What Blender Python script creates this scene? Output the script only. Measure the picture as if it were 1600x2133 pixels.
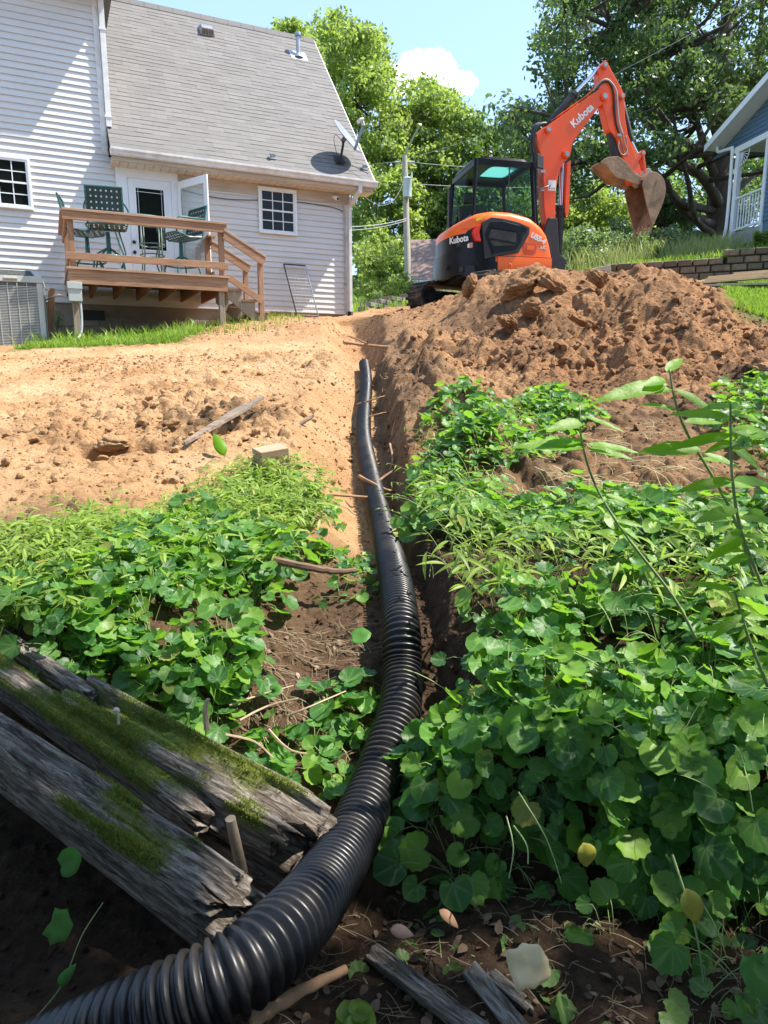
import bpy, math, random
import numpy as np
from mathutils import Vector, Matrix
for o in list(bpy.data.objects): bpy.data.objects.remove(o)
SC = bpy.context.scene
COL = SC.collection
R = math.radians
# ---------------- camera, sky, sun, exposure ----------------
PITCH = math.atan(276/1450)
cam = bpy.data.cameras.new('camera'); camo = bpy.data.objects.new('camera', cam); COL.objects.link(camo)
cam.sensor_fit = 'VERTICAL'; cam.sensor_height = 24; cam.sensor_width = 18
cam.lens = 24*1450/2133; cam.clip_start = 0.05; cam.clip_end = 2000
camo.rotation_euler = (math.pi/2-PITCH, 0, 0)
SC.camera = camo
SUN_DIR = Vector((1.505, 0.202, 2.4)).normalized()
ELEV = math.asin(SUN_DIR.z); AZ = math.atan2(SUN_DIR.x, SUN_DIR.y)
w = bpy.data.worlds.new('World'); SC.world = w; w.use_nodes = True
nt = w.node_tree; nt.nodes.clear()
def N(nt, t, **k):
    n = nt.nodes.new(t)
    for a, b in k.items():
        if a == 'inp':
            for i, v in b.items(): n.inputs[i].default_value = v
        else: setattr(n, a, b)
    return n
sky = N(nt, 'ShaderNodeTexSky', sky_type='NISHITA', sun_disc=False, sun_elevation=ELEV, sun_rotation=AZ, air_density=1.0, dust_density=0.8, ozone_density=1.2)
bg = N(nt, 'ShaderNodeBackground'); bg.inputs[1].default_value = 0.115
out = N(nt, 'ShaderNodeOutputWorld')
tc = N(nt, 'ShaderNodeTexCoord')
def ray(x, y):
    u = (x-800)/1450; v = (1066.5-y)/1450
    cp, sp = math.cos(PITCH), math.sin(PITCH)
    return Vector((u, cp+v*sp, v*cp-sp))
def P(x, y, d): return ray(x, y)*d
# a small cumulus in the sky, by direction
cloud = None
def cloud_mask(px, py, r, prev, seed, sx=1.0):
    c = ray(px, py).normalized()
    nz = N(nt, 'ShaderNodeTexNoise', inp={'Scale': 26.0, 'Detail': 7.0, 'Roughness': 0.62}); nt.links.new(tc.outputs['Generated'], nz.inputs['Vector'])
    sub = N(nt, 'ShaderNodeVectorMath', operation='SUBTRACT'); sub.inputs[1].default_value = c
    nt.links.new(tc.outputs['Generated'], sub.inputs[0])
    sc = N(nt, 'ShaderNodeVectorMath', operation='MULTIPLY'); sc.inputs[1].default_value = (1/sx, 1, 1.45)
    nt.links.new(sub.outputs[0], sc.inputs[0])
    ln = N(nt, 'ShaderNodeVectorMath', operation='LENGTH'); nt.links.new(sc.outputs[0], ln.inputs[0])
    ma = N(nt, 'ShaderNodeMath', operation='MULTIPLY_ADD'); nt.links.new(nz.outputs[0], ma.inputs[0]); ma.inputs[1].default_value = -r*2.2
    nt.links.new(ln.outputs['Value'], ma.inputs[2])
    mr = N(nt, 'ShaderNodeMapRange', inp={1: -r*0.25, 2: r*0.06, 3: 1.0, 4: 0.0}, interpolation_type='SMOOTHSTEP'); nt.links.new(ma.outputs[0], mr.inputs[0])
    if prev is None: return mr.outputs[0]
    mx = N(nt, 'ShaderNodeMath', operation='MAXIMUM'); nt.links.new(prev, mx.inputs[0]); nt.links.new(mr.outputs[0], mx.inputs[1]); return mx.outputs[0]
cm = cloud_mask(880, 152, 0.034, None, 0, 1.2)
cm = cloud_mask(945, 176, 0.020, cm, 1, 1.2)
mixc = N(nt, 'ShaderNodeMixRGB'); mixc.inputs[2].default_value = (11.5, 11.7, 12.2, 1)
whit = N(nt, 'ShaderNodeMixRGB'); whit.inputs[0].default_value = 0.30; whit.inputs[2].default_value = (4.8, 7.3, 11.0, 1)
nt.links.new(sky.outputs[0], whit.inputs[1])
nt.links.new(cm, mixc.inputs[0]); nt.links.new(whit.outputs[0], mixc.inputs[1])
nt.links.new(mixc.outputs[0], bg.inputs[0]); nt.links.new(bg.outputs[0], out.inputs[0])
sl = bpy.data.lights.new('sun', 'SUN'); sl.energy = 5.0; sl.angle = R(0.55); sl.color = (1.0, 0.94, 0.84)
so = bpy.data.objects.new('sun', sl); COL.objects.link(so); so.rotation_euler = SUN_DIR.to_track_quat('Z', 'Y').to_euler()
SC.view_settings.view_transform = 'Standard'; SC.view_settings.look = 'None'; SC.view_settings.gamma = 1
SC.view_settings.exposure = 1.08
SC.render.engine = 'CYCLES'
SC.cycles.max_bounces = 8; SC.cycles.transparent_max_bounces = 12
SC.render.resolution_x = 768; SC.render.resolution_y = 1024

# ---------------- helpers ----------------
def tag(o, label=None, cat=None, group=None, kind=None):
    if label: o['label'] = label
    if cat: o['category'] = cat
    if group: o['group'] = group
    if kind: o['kind'] = kind
    return o
def empty(name, loc=(0, 0, 0), rz=0, parent=None):
    o = bpy.data.objects.new(name, None); COL.objects.link(o); o.empty_display_size = 0.2
    o.location = loc; o.rotation_euler = (0, 0, rz)
    if parent: o.parent = parent
    return o
def link_mesh(name, me, mat, parent=None):
    o = bpy.data.objects.new(name, me); COL.objects.link(o)
    if mat: me.materials.append(mat)
    if parent: o.parent = parent
    return o
def children(o): return [c for c in bpy.data.objects if c.parent == o]
def copy_tree(o, parent=None):
    c = o.copy(); COL.objects.link(c)
    if parent: c.parent = parent
    for ch in children(o): copy_tree(ch, c)
    return c
def np_mesh(name, V, F, mat, parent=None, smooth=False, attrs=None, uv=None):
    """V (n,3), F (m,k) uniform k"""
    V = np.asarray(V, dtype=np.float32); F = np.asarray(F, dtype=np.int32); k = F.shape[1]
    me = bpy.data.meshes.new(name)
    me.vertices.add(len(V)); me.vertices.foreach_set('co', V.ravel())
    me.loops.add(F.size); me.loops.foreach_set('vertex_index', F.ravel())
    me.polygons.add(len(F)); me.polygons.foreach_set('loop_start', np.arange(0, F.size, k, dtype=np.int32))
    try: me.polygons.foreach_set('loop_total', np.full(len(F), k, dtype=np.int32))
    except Exception: pass
    me.update(calc_edges=True)
    me.polygons.foreach_set('use_smooth', np.full(len(F), smooth, dtype=bool))
    if attrs:
        for n, a in attrs.items():
            at = me.attributes.new(n, 'FLOAT', 'POINT'); at.data.foreach_set('value', np.asarray(a, dtype=np.float32).ravel())
    if uv is not None:
        ul = me.uv_layers.new(name='UVMap'); ul.data.foreach_set('uv', np.asarray(uv, dtype=np.float32)[F.ravel()].ravel())
    return link_mesh(name, me, mat, parent)
class MB:
    def __init__(s): s.v = []; s.f = []
    def add(s, vs, fs):
        b = len(s.v); s.v += [tuple(v) for v in vs]; s.f += [tuple(b+i for i in f) for f in fs]; return s
    def box(s, x0, x1, y0, y1, z0, z1):
        return s.add([(x0,y0,z0),(x1,y0,z0),(x1,y1,z0),(x0,y1,z0),(x0,y0,z1),(x1,y0,z1),(x1,y1,z1),(x0,y1,z1)],
            [(0,3,2,1),(4,5,6,7),(0,1,5,4),(1,2,6,5),(2,3,7,6),(3,0,4,7)])
    def bar(s, a, b, w, h, up=(0,0,1)):
        a = Vector(a); b = Vector(b); d = (b-a).normalized(); up = Vector(up)
        if abs(d.dot(up)) > .98: up = Vector((0, 1, 0))
        r = d.cross(up).normalized()*w/2; u = r.cross(d).normalized()*h/2
        return s.add([a-r-u, a+r-u, a+r+u, a-r+u, b-r-u, b+r-u, b+r+u, b-r+u], [(0,1,2,3),(7,6,5,4),(0,4,5,1),(1,5,6,2),(2,6,7,3),(3,7,4,0)])
    def tube(s, pts, r, seg=8, cap=True, closed=False):
        pts = [Vector(p) for p in pts]; n = len(pts)
        rs = r if isinstance(r, (list, tuple)) else [r]*n
        rings = []; prev = None
        for i in range(n):
            if closed: t = pts[(i+1) % n]-pts[i-1]
            else: t = pts[min(i+1, n-1)]-pts[max(i-1, 0)]
            t.normalize()
            if prev is None:
                a = Vector((0, 0, 1)) if abs(t.z) < .9 else Vector((1, 0, 0)); u = t.cross(a).normalized()
            else:
                u = prev-t*prev.dot(t)
                if u.length < 1e-6: u = t.orthogonal()
                u.normalize()
            prev = u; v = t.cross(u)
            rings.append([pts[i]+(u*math.cos(2*math.pi*k/seg)+v*math.sin(2*math.pi*k/seg))*rs[i] for k in range(seg)])
        b = len(s.v)
        for rg in rings: s.v += [tuple(p) for p in rg]
        m = n if closed else n-1
        for i in range(m):
            for k in range(seg):
                j = (i+1) % n
                s.f.append((b+i*seg+k, b+i*seg+(k+1) % seg, b+j*seg+(k+1) % seg, b+j*seg+k))
        if cap and not closed:
            s.f.append(tuple(b+k for k in reversed(range(seg)))); s.f.append(tuple(b+(n-1)*seg+k for k in range(seg)))
        return s
    def prism(s, pts, a, b, axis='y'):
        """polygon pts (p,q) extruded along axis from a to b"""
        n = len(pts)
        mk = {'y': lambda p, q, t: (p, t, q), 'x': lambda p, q, t: (t, p, q), 'z': lambda p, q, t: (p, q, t)}[axis]
        vs = [mk(p, q, a) for p, q in pts]+[mk(p, q, b) for p, q in pts]
        return s.add(vs, [tuple(range(n)), tuple(reversed(range(n, 2*n)))]+[(i, i+n, (i+1) % n+n, (i+1) % n) for i in range(n)])
    def build(s, name, mat, parent=None, smooth=False, bevel=0, seg=2, jit=0):
        me = bpy.data.meshes.new(name)
        me.from_pydata(s.v, [], s.f); me.update()
        import bmesh
        bm = bmesh.new(); bm.from_mesh(me); bmesh.ops.recalc_face_normals(bm, faces=bm.faces)
        if bevel: bmesh.ops.bevel(bm, geom=[e for e in bm.edges if len(e.link_faces) == 2 and e.calc_face_angle(0) > .5], offset=bevel, segments=seg, affect='EDGES', profile=.6, clamp_overlap=True)
        bm.to_mesh(me); bm.free()
        o = link_mesh(name, me, mat, parent)
        if smooth:
            me.polygons.foreach_set('use_smooth', [True]*len(me.polygons))
            if smooth == 'auto':
                try: me.set_sharp_from_angle(angle=R(35))
                except Exception: pass
        return o
def smooth_path(pts, n=8):
    pts = [Vector(p) for p in pts]; out_ = []
    for i in range(len(pts)-1):
        p0 = pts[max(i-1, 0)]; p1 = pts[i]; p2 = pts[i+1]; p3 = pts[min(i+2, len(pts)-1)]
        for k in range(n):
            t = k/n
            out_.append(0.5*((2*p1)+(p2-p0)*t+(2*p0-5*p1+4*p2-p3)*t*t+(3*p1-p0-3*p2+p3)*t*t*t))
    out_.append(pts[-1]); return out_
# vectorised noise
def _h(ix, iy, s):
    h = (ix.astype(np.int64)*374761393+iy.astype(np.int64)*668265263+s*1274126177) & 0xffffffff
    h = ((h ^ (h >> 13))*1274126177) & 0xffffffff; h = (h ^ (h >> 16)) & 0xffffffff
    return h/4294967296.0
def vnoise(x, y, s=0):
    ix = np.floor(x); iy = np.floor(y); fx = x-ix; fy = y-iy
    fx = fx*fx*fx*(fx*(fx*6-15)+10); fy = fy*fy*fy*(fy*(fy*6-15)+10)
    a = _h(ix, iy, s); b = _h(ix+1, iy, s); c = _h(ix, iy+1, s); d = _h(ix+1, iy+1, s)
    return (a+(b-a)*fx+(c-a)*fy+(a-b-c+d)*fx*fy)*2-1
def fbm(x, y, s=0, o=4, g=.5):
    r = 0; a = 1; t = 0
    for i in range(o):
        r = r+a*vnoise(x*2**i+7.3*i, y*2**i-3.1*i, s+i); t += a; a *= g
    return r/t
def domes(x, y, s=0, dens=1.0):
    """clod-like bumps 0..1: max over neighbouring cells"""
    ix = np.floor(x); iy = np.floor(y); best = np.zeros_like(x)
    for dx in (-1, 0, 1):
        for dy in (-1, 0, 1):
            cx = ix+dx; cy = iy+dy
            px = cx+_h(cx, cy, s); py = cy+_h(cx, cy, s+11); rr = (0.15+0.55*_h(cx, cy, s+23)**2)
            on = _h(cx, cy, s+37) < dens
            a = _h(cx, cy, s+51)*3.14; ex = (x-px)*np.cos(a)+(y-py)*np.sin(a); ey = -(x-px)*np.sin(a)+(y-py)*np.cos(a)
            q = 1-(ex*ex+ey*ey*1.8)/(rr*rr)
            best = np.maximum(best, np.where(on & (q > 0), np.sqrt(np.clip(q, 0, 1))*rr, 0))
    return best
def sstep(a, b, x):
    t = np.clip((x-a)/(b-a), 0, 1); return t*t*(3-2*t)

# ---------------- materials ----------------
def newmat(name):
    m = bpy.data.materials.new(name); m.use_nodes = True; t = m.node_tree
    b = t.nodes['Principled BSDF']; return m, t, b
def ramp(t, cols, src, pos=None):
    r = t.nodes.new('ShaderNodeValToRGB'); n = len(cols)
    el = r.color_ramp.elements
    while len(el) < n: el.new(0.5)
    for i, c in enumerate(cols):
        el[i].position = pos[i] if pos else i/(n-1); el[i].color = (*c, 1)
    t.links.new(src, r.inputs[0]); return r.outputs[0]
def noise(t, scale, detail=4, rough=.55, vec=None, dist=0):
    n = t.nodes.new('ShaderNodeTexNoise'); n.inputs['Scale'].default_value = scale; n.inputs['Detail'].default_value = detail
    n.inputs['Roughness'].default_value = rough; n.inputs['Distortion'].default_value = dist
    if vec is not None: t.links.new(vec, n.inputs['Vector'])
    return n.outputs[0]
def objco(t, scale=(1, 1, 1), kind='Object'):
    c = t.nodes.new('ShaderNodeTexCoord'); m = t.nodes.new('ShaderNodeMapping'); m.inputs['Scale'].default_value = scale
    t.links.new(c.outputs[kind], m.inputs[0]); return m.outputs[0]
def bump(t, b, h, strength=.3, dist=.01, prev=None):
    n = t.nodes.new('ShaderNodeBump'); n.inputs['Strength'].default_value = strength; n.inputs['Distance'].default_value = dist
    t.links.new(h, n.inputs['Height'])
    if prev is not None: t.links.new(prev, n.inputs['Normal'])
    t.links.new(n.outputs[0], b.inputs['Normal']); return n.outputs[0]
def mixc_(t, f, a, b, blend='MIX'):
    m = t.nodes.new('ShaderNodeMixRGB'); m.blend_type = blend
    for i, v in ((0, f), (1, a), (2, b)):
        if hasattr(v, 'is_linked') or hasattr(v, 'links'): t.links.new(v, m.inputs[i])
        elif i == 0: m.inputs[0].default_value = v
        else: m.inputs[i].default_value = (*v, 1)
    return m.outputs[0]
def attr(t, name):
    a = t.nodes.new('ShaderNodeAttribute'); a.attribute_name = name; return a.outputs['Fac']
def rampf(t, src, a, b, lo=0., hi=1.):
    m = t.nodes.new('ShaderNodeMapRange'); m.inputs[1].default_value = a; m.inputs[2].default_value = b; m.inputs[3].default_value = lo; m.inputs[4].default_value = hi
    t.links.new(src, m.inputs[0]); return m.outputs[0]
def simple(name, col, rough=.6, metal=0, vary=.15, scale=6, bstr=.1, bscale=60, bdist=.002, coat=0, dirt=None, dirt_amt=.5, dirt_scale=3, spec=.5, co=(1, 1, 1)):
    m, t, b = newmat(name)
    v = objco(t, co)
    n = noise(t, scale, 5, .6, v)
    lo = tuple(c*(1-vary) for c in col); hi = tuple(min(1, c*(1+vary)) for c in col)
    c = ramp(t, [lo, hi], n, [.3, .7])
    if dirt:
        dn = noise(t, dirt_scale, 8, .7, v); f = rampf(t, dn, .5, .72, 0, dirt_amt); c = mixc_(t, f, c, dirt)
    t.links.new(c, b.inputs['Base Color']); b.inputs['Roughness'].default_value = rough; b.inputs['Metallic'].default_value = metal
    b.inputs['Specular IOR Level'].default_value = spec
    if coat: b.inputs['Coat Weight'].default_value = coat; b.inputs['Coat Roughness'].default_value = .08
    if bstr: bump(t, b, noise(t, bscale, 4, .6, v), bstr, bdist)
    return m
def glass_dark(name, col=(.012, .016, .016), rough=.04):
    m, t, b = newmat(name); b.inputs['Base Color'].default_value = (*col, 1); b.inputs['Roughness'].default_value = rough
    b.inputs['Specular IOR Level'].default_value = .8
    bump(t, b, noise(t, 3, 2, .5, objco(t)), .04, .02); return m
def leafmat(name, cols, trans=.45, rough=.45, tcol=None, scale_noise=None, spec=.4):
    m, t, b = newmat(name)
    g = t.nodes.new('ShaderNodeNewGeometry')
    c = ramp(t, cols, g.outputs['Random Per Island'])
    if scale_noise:
        n = noise(t, scale_noise, 3, .6, objco(t)); c = mixc_(t, rampf(t, n, .35, .65, 0, .55), c, tuple(x*.5 for x in cols[0]))
    t.links.new(c, b.inputs['Base Color']); b.inputs['Roughness'].default_value = rough; b.inputs['Specular IOR Level'].default_value = spec
    tr = t.nodes.new('ShaderNodeBsdfTranslucent')
    tc_ = mixc_(t, .6, c, tcol or (.32, .5, .04)); t.links.new(tc_, tr.inputs[0])
    mx = t.nodes.new('ShaderNodeMixShader'); mx.inputs[0].default_value = trans
    t.links.new(b.outputs[0], mx.inputs[1]); t.links.new(tr.outputs[0], mx.inputs[2])
    t.links.new(mx.outputs[0], t.nodes['Material Output'].inputs[0]); return m
# ---------------- terrain ----------------
PIPE = [(-420,2330,1.15),(-200,2260,1.1),(20,2240,1.07),(205,2160,1.05),(368,2088,1.05),(508,2015,1.08),(612,1922,1.20),(672,1845,1.38),(726,1758,1.58),(775,1650,1.78),(811,1550,1.94),
        (833,1480,2.06),(838,1400,2.2),(835,1300,2.33),(822,1200,2.75),(798,1100,3.5),(774,1000,4.35),(757,900,5.7),(763,800,7.25),(759,757,8.0)]
PIPE_PTS = [P(*q) for q in PIPE]
_tp = sorted([(p.y, p.x, p.z-.075) for p in PIPE_PTS[6:]]+[(9.6, -.30, .08), (12.0, -.55, .62), (14.6, -.8, 1.12)])
TY = np.array([a[0] for a in _tp]); TX = np.array([a[1] for a in _tp]); TZ = np.array([a[2] for a in _tp])
CP = [P(*q) for q in [
 (-300,1100,3.0),(0,1080,3.1),(300,1060,3.3),(560,980,3.9),(0,950,4.2),(300,900,4.7),(590,885,4.7),(0,820,6.2),(300,800,6.5),(620,790,6.6),(0,742,9.2),(-300,760,8),
 (300,712,10.2),(600,690,11),(660,740,8.4),(170,715,10.7),(470,668,12.6),(250,700,12.3),(380,692,12.8),(300,705,11.3),(560,664,13.2),(650,664,14.4),(735,656,15.1),(110,700,12.2),(50,738,9.4),(-200,735,10),
 (-100,1350,2.1),(150,1350,1.95),(350,1500,1.75),(500,1420,2.1),(700,1400,2.3),(560,1560,1.85),(680,1560,1.95),(650,1300,2.6),(300,1200,2.5),(0,1200,2.4),(600,1120,3.2),
 (870,900,4.8),(900,815,6.2),(885,750,7.6),(865,695,9.6),(840,655,12.5),(775,648,15.2),
 (985,705,8.4),(1100,640,9.0),(1095,572,9.4),(960,628,9.9),(985,592,9.9),(1010,580,10.0),(1050,572,9.9),(1190,590,9.3),(1270,625,8.8),(1370,557,9.1),(1250,700,8),(1400,690,7.7),(1530,665,8.3),(1620,715,7.6),
 (1000,800,6.3),(1200,800,6.3),(1400,800,6.2),(1650,800,6.2),(950,930,4.4),(1100,900,4.9),(1300,900,4.8),(1550,900,4.7),(1000,1080,3.5),(1300,1080,3.3),(1600,1080,3.1),
 (900,1200,2.6),(1200,1280,2.3),(1500,1280,2.2),(1000,1500,1.85),(1300,1550,1.75),(1600,1550,1.7),
 (1600,660,9.7),(1500,615,11.5),(1600,590,13.5),(1450,592,13),(1750,640,10.5),(1800,580,13.8),
 ]]
CP += [Vector(q) for q in [(2.0,12.2,1.25),(2.0,14.2,1.35),(.6,12.6,1.2),(3.6,12.3,1.45),(.7,14.5,1.3),(4.2,10.3,1.1),(-1.2,17,1.5),(-5,16,1.2),(-9,13,.7),(-8,20,2),(0,22,2.2),
 (5,13.6,1.9),(0,32,3.7),(-14,30,3),(10,22,3.6),(12,17,3.2),(6,18,2.7),(12,30,5.8),(22,28,6),(3,28,3.7),(-6,9,.2),(-8,5,-.3),(-6,2.2,-.7),(-3.5,1.9,-.8),(4,2.2,-.75),(4,4.2,-.5),(7,6,.1),(8,10,1.1),(3,2,-.8),
 (-30,10,.6),(30,10,1.8),(-40,60,7),(40,60,9),(0,60,7),(0,120,13),(-70,-10,-1),(70,-10,-.5),(90,90,10),(-90,90,9),(-6,1,-.9),(6,1,-.9)]]
CPA = np.array([tuple(p) for p in CP])
def _tps():
    X = CPA[:, :2]; n = len(X)
    d2 = ((X[:, None]-X[None])**2).sum(-1); K = np.where(d2 > 0, .5*d2*np.log(np.maximum(d2, 1e-12)), 0)+np.eye(n)*.02
    Pm = np.c_[np.ones(n), X]; A = np.block([[K, Pm], [Pm.T, np.zeros((3, 3))]])
    return X, np.linalg.solve(A, np.r_[CPA[:, 2], np.zeros(3)])
_TX, _TW = _tps()
def base_h(x, y):
    s = x.shape; x = x.ravel(); y = y.ravel(); r = np.empty_like(x)
    for i in range(0, len(x), 60000):
        xx = x[i:i+60000]; yy = y[i:i+60000]
        d2 = (xx[:, None]-_TX[None, :, 0])**2+(yy[:, None]-_TX[None, :, 1])**2
        K = .5*d2*np.log(np.maximum(d2, 1e-12))
        r[i:i+60000] = K@_TW[:-3]+_TW[-3]+_TW[-2]*xx+_TW[-1]*yy
    return r.reshape(s)
def yedge(x): return np.interp(x, [-8, -2.2, -.834, -.15, .05, .25, .6, 1.2, 3, 9], [5.6, 2.60, 1.78, 1.36, 1.42, 1.5, 1.42, 1.4, 1.5, 1.6])
def terrain(x, y, detail=True):
    """height, soil darkness (painted floor shade included), turf amount"""
    h = base_h(x, y)
    far = sstep(16, 30, np.hypot(x, y)); 
    xc = np.interp(y, TY, TX); zb = np.interp(y, TY, TZ)
    wob = .05*fbm(y*1.7, x*.2, 5)+.015*fbm(y*9, x, 6)
    dx = x-xc+wob*sstep(2.2, 3, y)
    gate = sstep(.98, 1.08, y)*(1-sstep(13.6, 14.8, y))
    wl = np.where(dx < 0, np.maximum(0, -dx-.12)*np.interp(y, [1.2, 1.7, 2.6, 3.6, 8, 14], [1.2, .12, .5, .9, .9, .8]), np.maximum(0, dx-.12)*np.interp(y, [1.5, 2.2, 3, 8, 14], [.9, 1.5, 2.4, 1.8, .8]))
    tren = zb+wl
    k = .03
    cut = h-np.where(h > tren, h-tren, 0)*gate
    inside = sstep(-.02, .06, h-tren)*gate
    h = cut
    # excavated spoil and cut detail
    pile = np.exp(-(((x-2.6)/2.3)**2+((y-8.0)/1.9)**2))
    plate = sstep(-.3, -1, x)*sstep(3.2, 4, y)*(1-sstep(12, 14, y))
    det = np.zeros_like(h)
    if detail:
        rough = .35+.8*pile
        soil = 1-sstep(15.5, 18, y)
        hole = np.exp(-(((x+1.35)/.9)**2+((y-4.9)/.75)**2))
        rag = sstep(.0, .5, fbm(x*1.3, y*1.3, 40, 3)+.1)
        ruf = np.clip(.38+.9*pile+1.1*hole+.7*rag+.8*sstep(.35, .8, x)*sstep(3.0, 3.5, y)*(1-sstep(6, 7, y)), 0, 1.5)
        warpx = x+.05*fbm(x*6, y*6, 70, 3); warpy = y+.05*fbm(x*6+9, y*6, 71, 3)
        det += .07*fbm(x*1.1, y*1.1, 1, 4)*(.5+pile)+.26*pile*fbm(x*1.9+3, y*1.9, 3, 5, .6)
        berm = np.exp(-((dx-.62)/.30)**2)*sstep(3.0, 4.0, y)*(1-sstep(8.8, 10, y))
        det += berm*(.12+.16*fbm(x*3.1, y*2.2, 21, 4, .6)+.16*domes(x*4.2, y*3.4, 22, .7))
        det -= .10*pile*np.clip(np.abs(fbm(x*2.4+.4*y, y*1.6, 23, 4))*-6+1, 0, 1)
        ruf = np.clip(ruf+berm, 0, 1.6)
        det += (domes(warpx*2.6, warpy*2.6, 2, .55)*.20*(.28*rag+pile*.9+hole*.75)+domes(warpx*6, warpy*6, 3, .6)*.075*ruf+domes(warpx*14, warpy*14, 4, .6)*.032*ruf+domes(x*34, y*34, 5, .5)*.012*np.clip(ruf+.2, 0, 1))
        det += .012*fbm(x*9, y*9, 8, 4)*(.4+ruf)+.035*np.abs(fbm(x*4, y*4, 18, 4))*pile*2
        # hollows scraped by the machine
        for (hx, hy, rx, ry, dp) in [(-1.64,4.28,.34,.17,.24),(-1.75,5.35,.30,.16,.16),(-2.3,3.55,.25,.16,.10),(-.85,5.25,.16,.12,.09),(-1.2,4.6,.16,.12,.12),(-2.9,4.9,.4,.2,.08)]:
            q = ((x-hx+.1*fbm(x*5, y*5, 41, 3))/rx)**2+((y-hy+.12*fbm(x*6, y*6, 42, 3))/ry)**2; det -= dp*np.exp(-q*q)
        # crawler track prints beside the trench
        tp = np.exp(-((x-.95-.06*(y-6))/.42)**4)*sstep(5.0, 5.6, y)*(1-sstep(8.6, 9.4, y))
        tp2 = np.exp(-((x+.75-.05*(y-6))/.2)**4)*sstep(6.4, 6.8, y)*(1-sstep(8.6, 9.2, y))
        det += .022*np.sign(np.sin((y+.25*x)*2*math.pi/.16))*np.clip(tp+tp2*.8, 0, 1)*.7
        det = det*soil*(1-.55*inside)+(.05*fbm(x*.5, y*.5, 12, 3)+.1*far*fbm(x*.15, y*.15, 13, 3))*(1-soil)
        det += inside*.02*fbm(x*20, y*8, 14, 3)
        det = det*(.35+.65*sstep(2.5, 3.3, y))+ (1-sstep(2.5, 3.3, y))*(domes(x*16, y*16, 15, .7)*.03+.02*fbm(x*5, y*5, 16, 4)+domes(x*44, y*44, 17, .6)*.008)
        h = h+det
    # raised garden behind the block wall
    wy = np.interp(x, [2.4, 4.06, 7.7, 12, 20], [17.2, 16.25, 14.7, 13.0, 10]); wg = sstep(2.0, 3.2, x)*(1-sstep(16, 20, x))
    wb = np.interp(x, [2.4, 4.06, 7.7, 12], [1.9, 1.93, 1.90, 1.95]); wt = np.interp(x, [2.4, 4.06, 7.7, 12], [2.05, 2.25, 2.50, 2.8])
    wf = np.exp(-((np.minimum(y-wy, 0))/1.3)**2)*wg; wk = np.exp(-(np.maximum(y-wy-.3, 0)/2.0)**2)*wg
    hf = h*(1-wf)+wf*wb; hb = h*(1-wk)+wk*(wt+.04*np.maximum(y-wy, 0)); q_ = sstep(.04, .16, y-wy); h = hf*(1-q_)+hb*q_
    # lower level in front of the timbers
    low = -1.16+.03*fbm(x*3, y*3, 31, 4)+.006*fbm(x*40, y*40, 32, 3)+.05*sstep(.2, 1.2, x)
    e = yedge(x)
    up = sstep(-.03, .09, y-e+.03*fbm(x*8, y*3, 33, 3))
    # the drop ends where the trench runs out
    h = low*(1-up)+h*up
    h = np.minimum(h, np.where(gate > .5, np.maximum(tren, low)+.012*fbm(x*30, y*30, 34, 3), 99))
    turf = np.clip(sstep(9.9, 10.4, y+.25*fbm(x*1.2, y*1.2, 50, 3))*sstep(-2.6, -3.2, x)*sstep(-5.45, -5.25, x)*(1-sstep(11.5, 13, y))
                   +sstep(4.4, 5.0, x-.35*(y-9.5)+.3*fbm(x, y, 51, 3)+.0)*sstep(8.2, 8.9, y)
                   +sstep(15.5, 17, y+.4*fbm(x, y, 52, 3))+sstep(0, .1, y-wy)*sstep(2.2, 2.6, x), 0, 1)
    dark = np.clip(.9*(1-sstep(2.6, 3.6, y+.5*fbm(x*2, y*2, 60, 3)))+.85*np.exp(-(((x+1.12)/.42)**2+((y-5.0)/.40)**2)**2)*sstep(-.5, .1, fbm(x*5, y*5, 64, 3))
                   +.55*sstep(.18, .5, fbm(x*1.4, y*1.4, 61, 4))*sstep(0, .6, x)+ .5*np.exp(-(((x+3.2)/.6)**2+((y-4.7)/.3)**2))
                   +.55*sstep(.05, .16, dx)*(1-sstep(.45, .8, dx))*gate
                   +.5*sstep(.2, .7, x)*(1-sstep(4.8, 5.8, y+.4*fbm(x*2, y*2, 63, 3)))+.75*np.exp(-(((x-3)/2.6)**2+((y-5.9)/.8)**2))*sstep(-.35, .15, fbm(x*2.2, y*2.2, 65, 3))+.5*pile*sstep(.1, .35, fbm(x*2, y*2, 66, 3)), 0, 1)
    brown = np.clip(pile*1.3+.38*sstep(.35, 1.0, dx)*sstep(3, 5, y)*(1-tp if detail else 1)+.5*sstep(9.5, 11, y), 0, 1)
    dark = dark+(1-up)*(1-dark+1.0)  # dark humus floor, darkened further in colour to deepen its shade
    return h, dark, turf, brown
def hgt(x, y):
    h = terrain(np.array([float(x)]), np.array([float(y)]))[0]; return float(h[0])
_ys = [-6.0]
while _ys[-1] < 24:
    y_ = _ys[-1]; st = max(.0055, .0017*max(y_, 0)+.0042) if y_ > .7 else (.25 if y_ < -.3 else .05)
    if y_ > 16: st = .25
    _ys.append(y_+st)
_ys += [24.5+1.5*i for i in range(25)]+[63+8*i for i in range(60)]
_ys = np.array(_ys)
_sa = np.linspace(-.62, .62, 620); _sb = .62+np.cumsum(np.linspace(.006, .16, 70)); _s = np.r_[-_sb[::-1], _sa, _sb]
_X = _s[None, :]*(np.maximum(_ys, -.2)[:, None]+.75); _Y = np.repeat(_ys[:, None], len(_s), 1)
H_, D_, T_, B_ = terrain(_X, _Y)
nr, nc = _X.shape
ii = np.arange(nr*nc).reshape(nr, nc)
F_ = np.stack([ii[:-1, :-1], ii[:-1, 1:], ii[1:, 1:], ii[1:, :-1]], -1).reshape(-1, 4)
m, t, b = newmat('soil')
g = objco(t)
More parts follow.
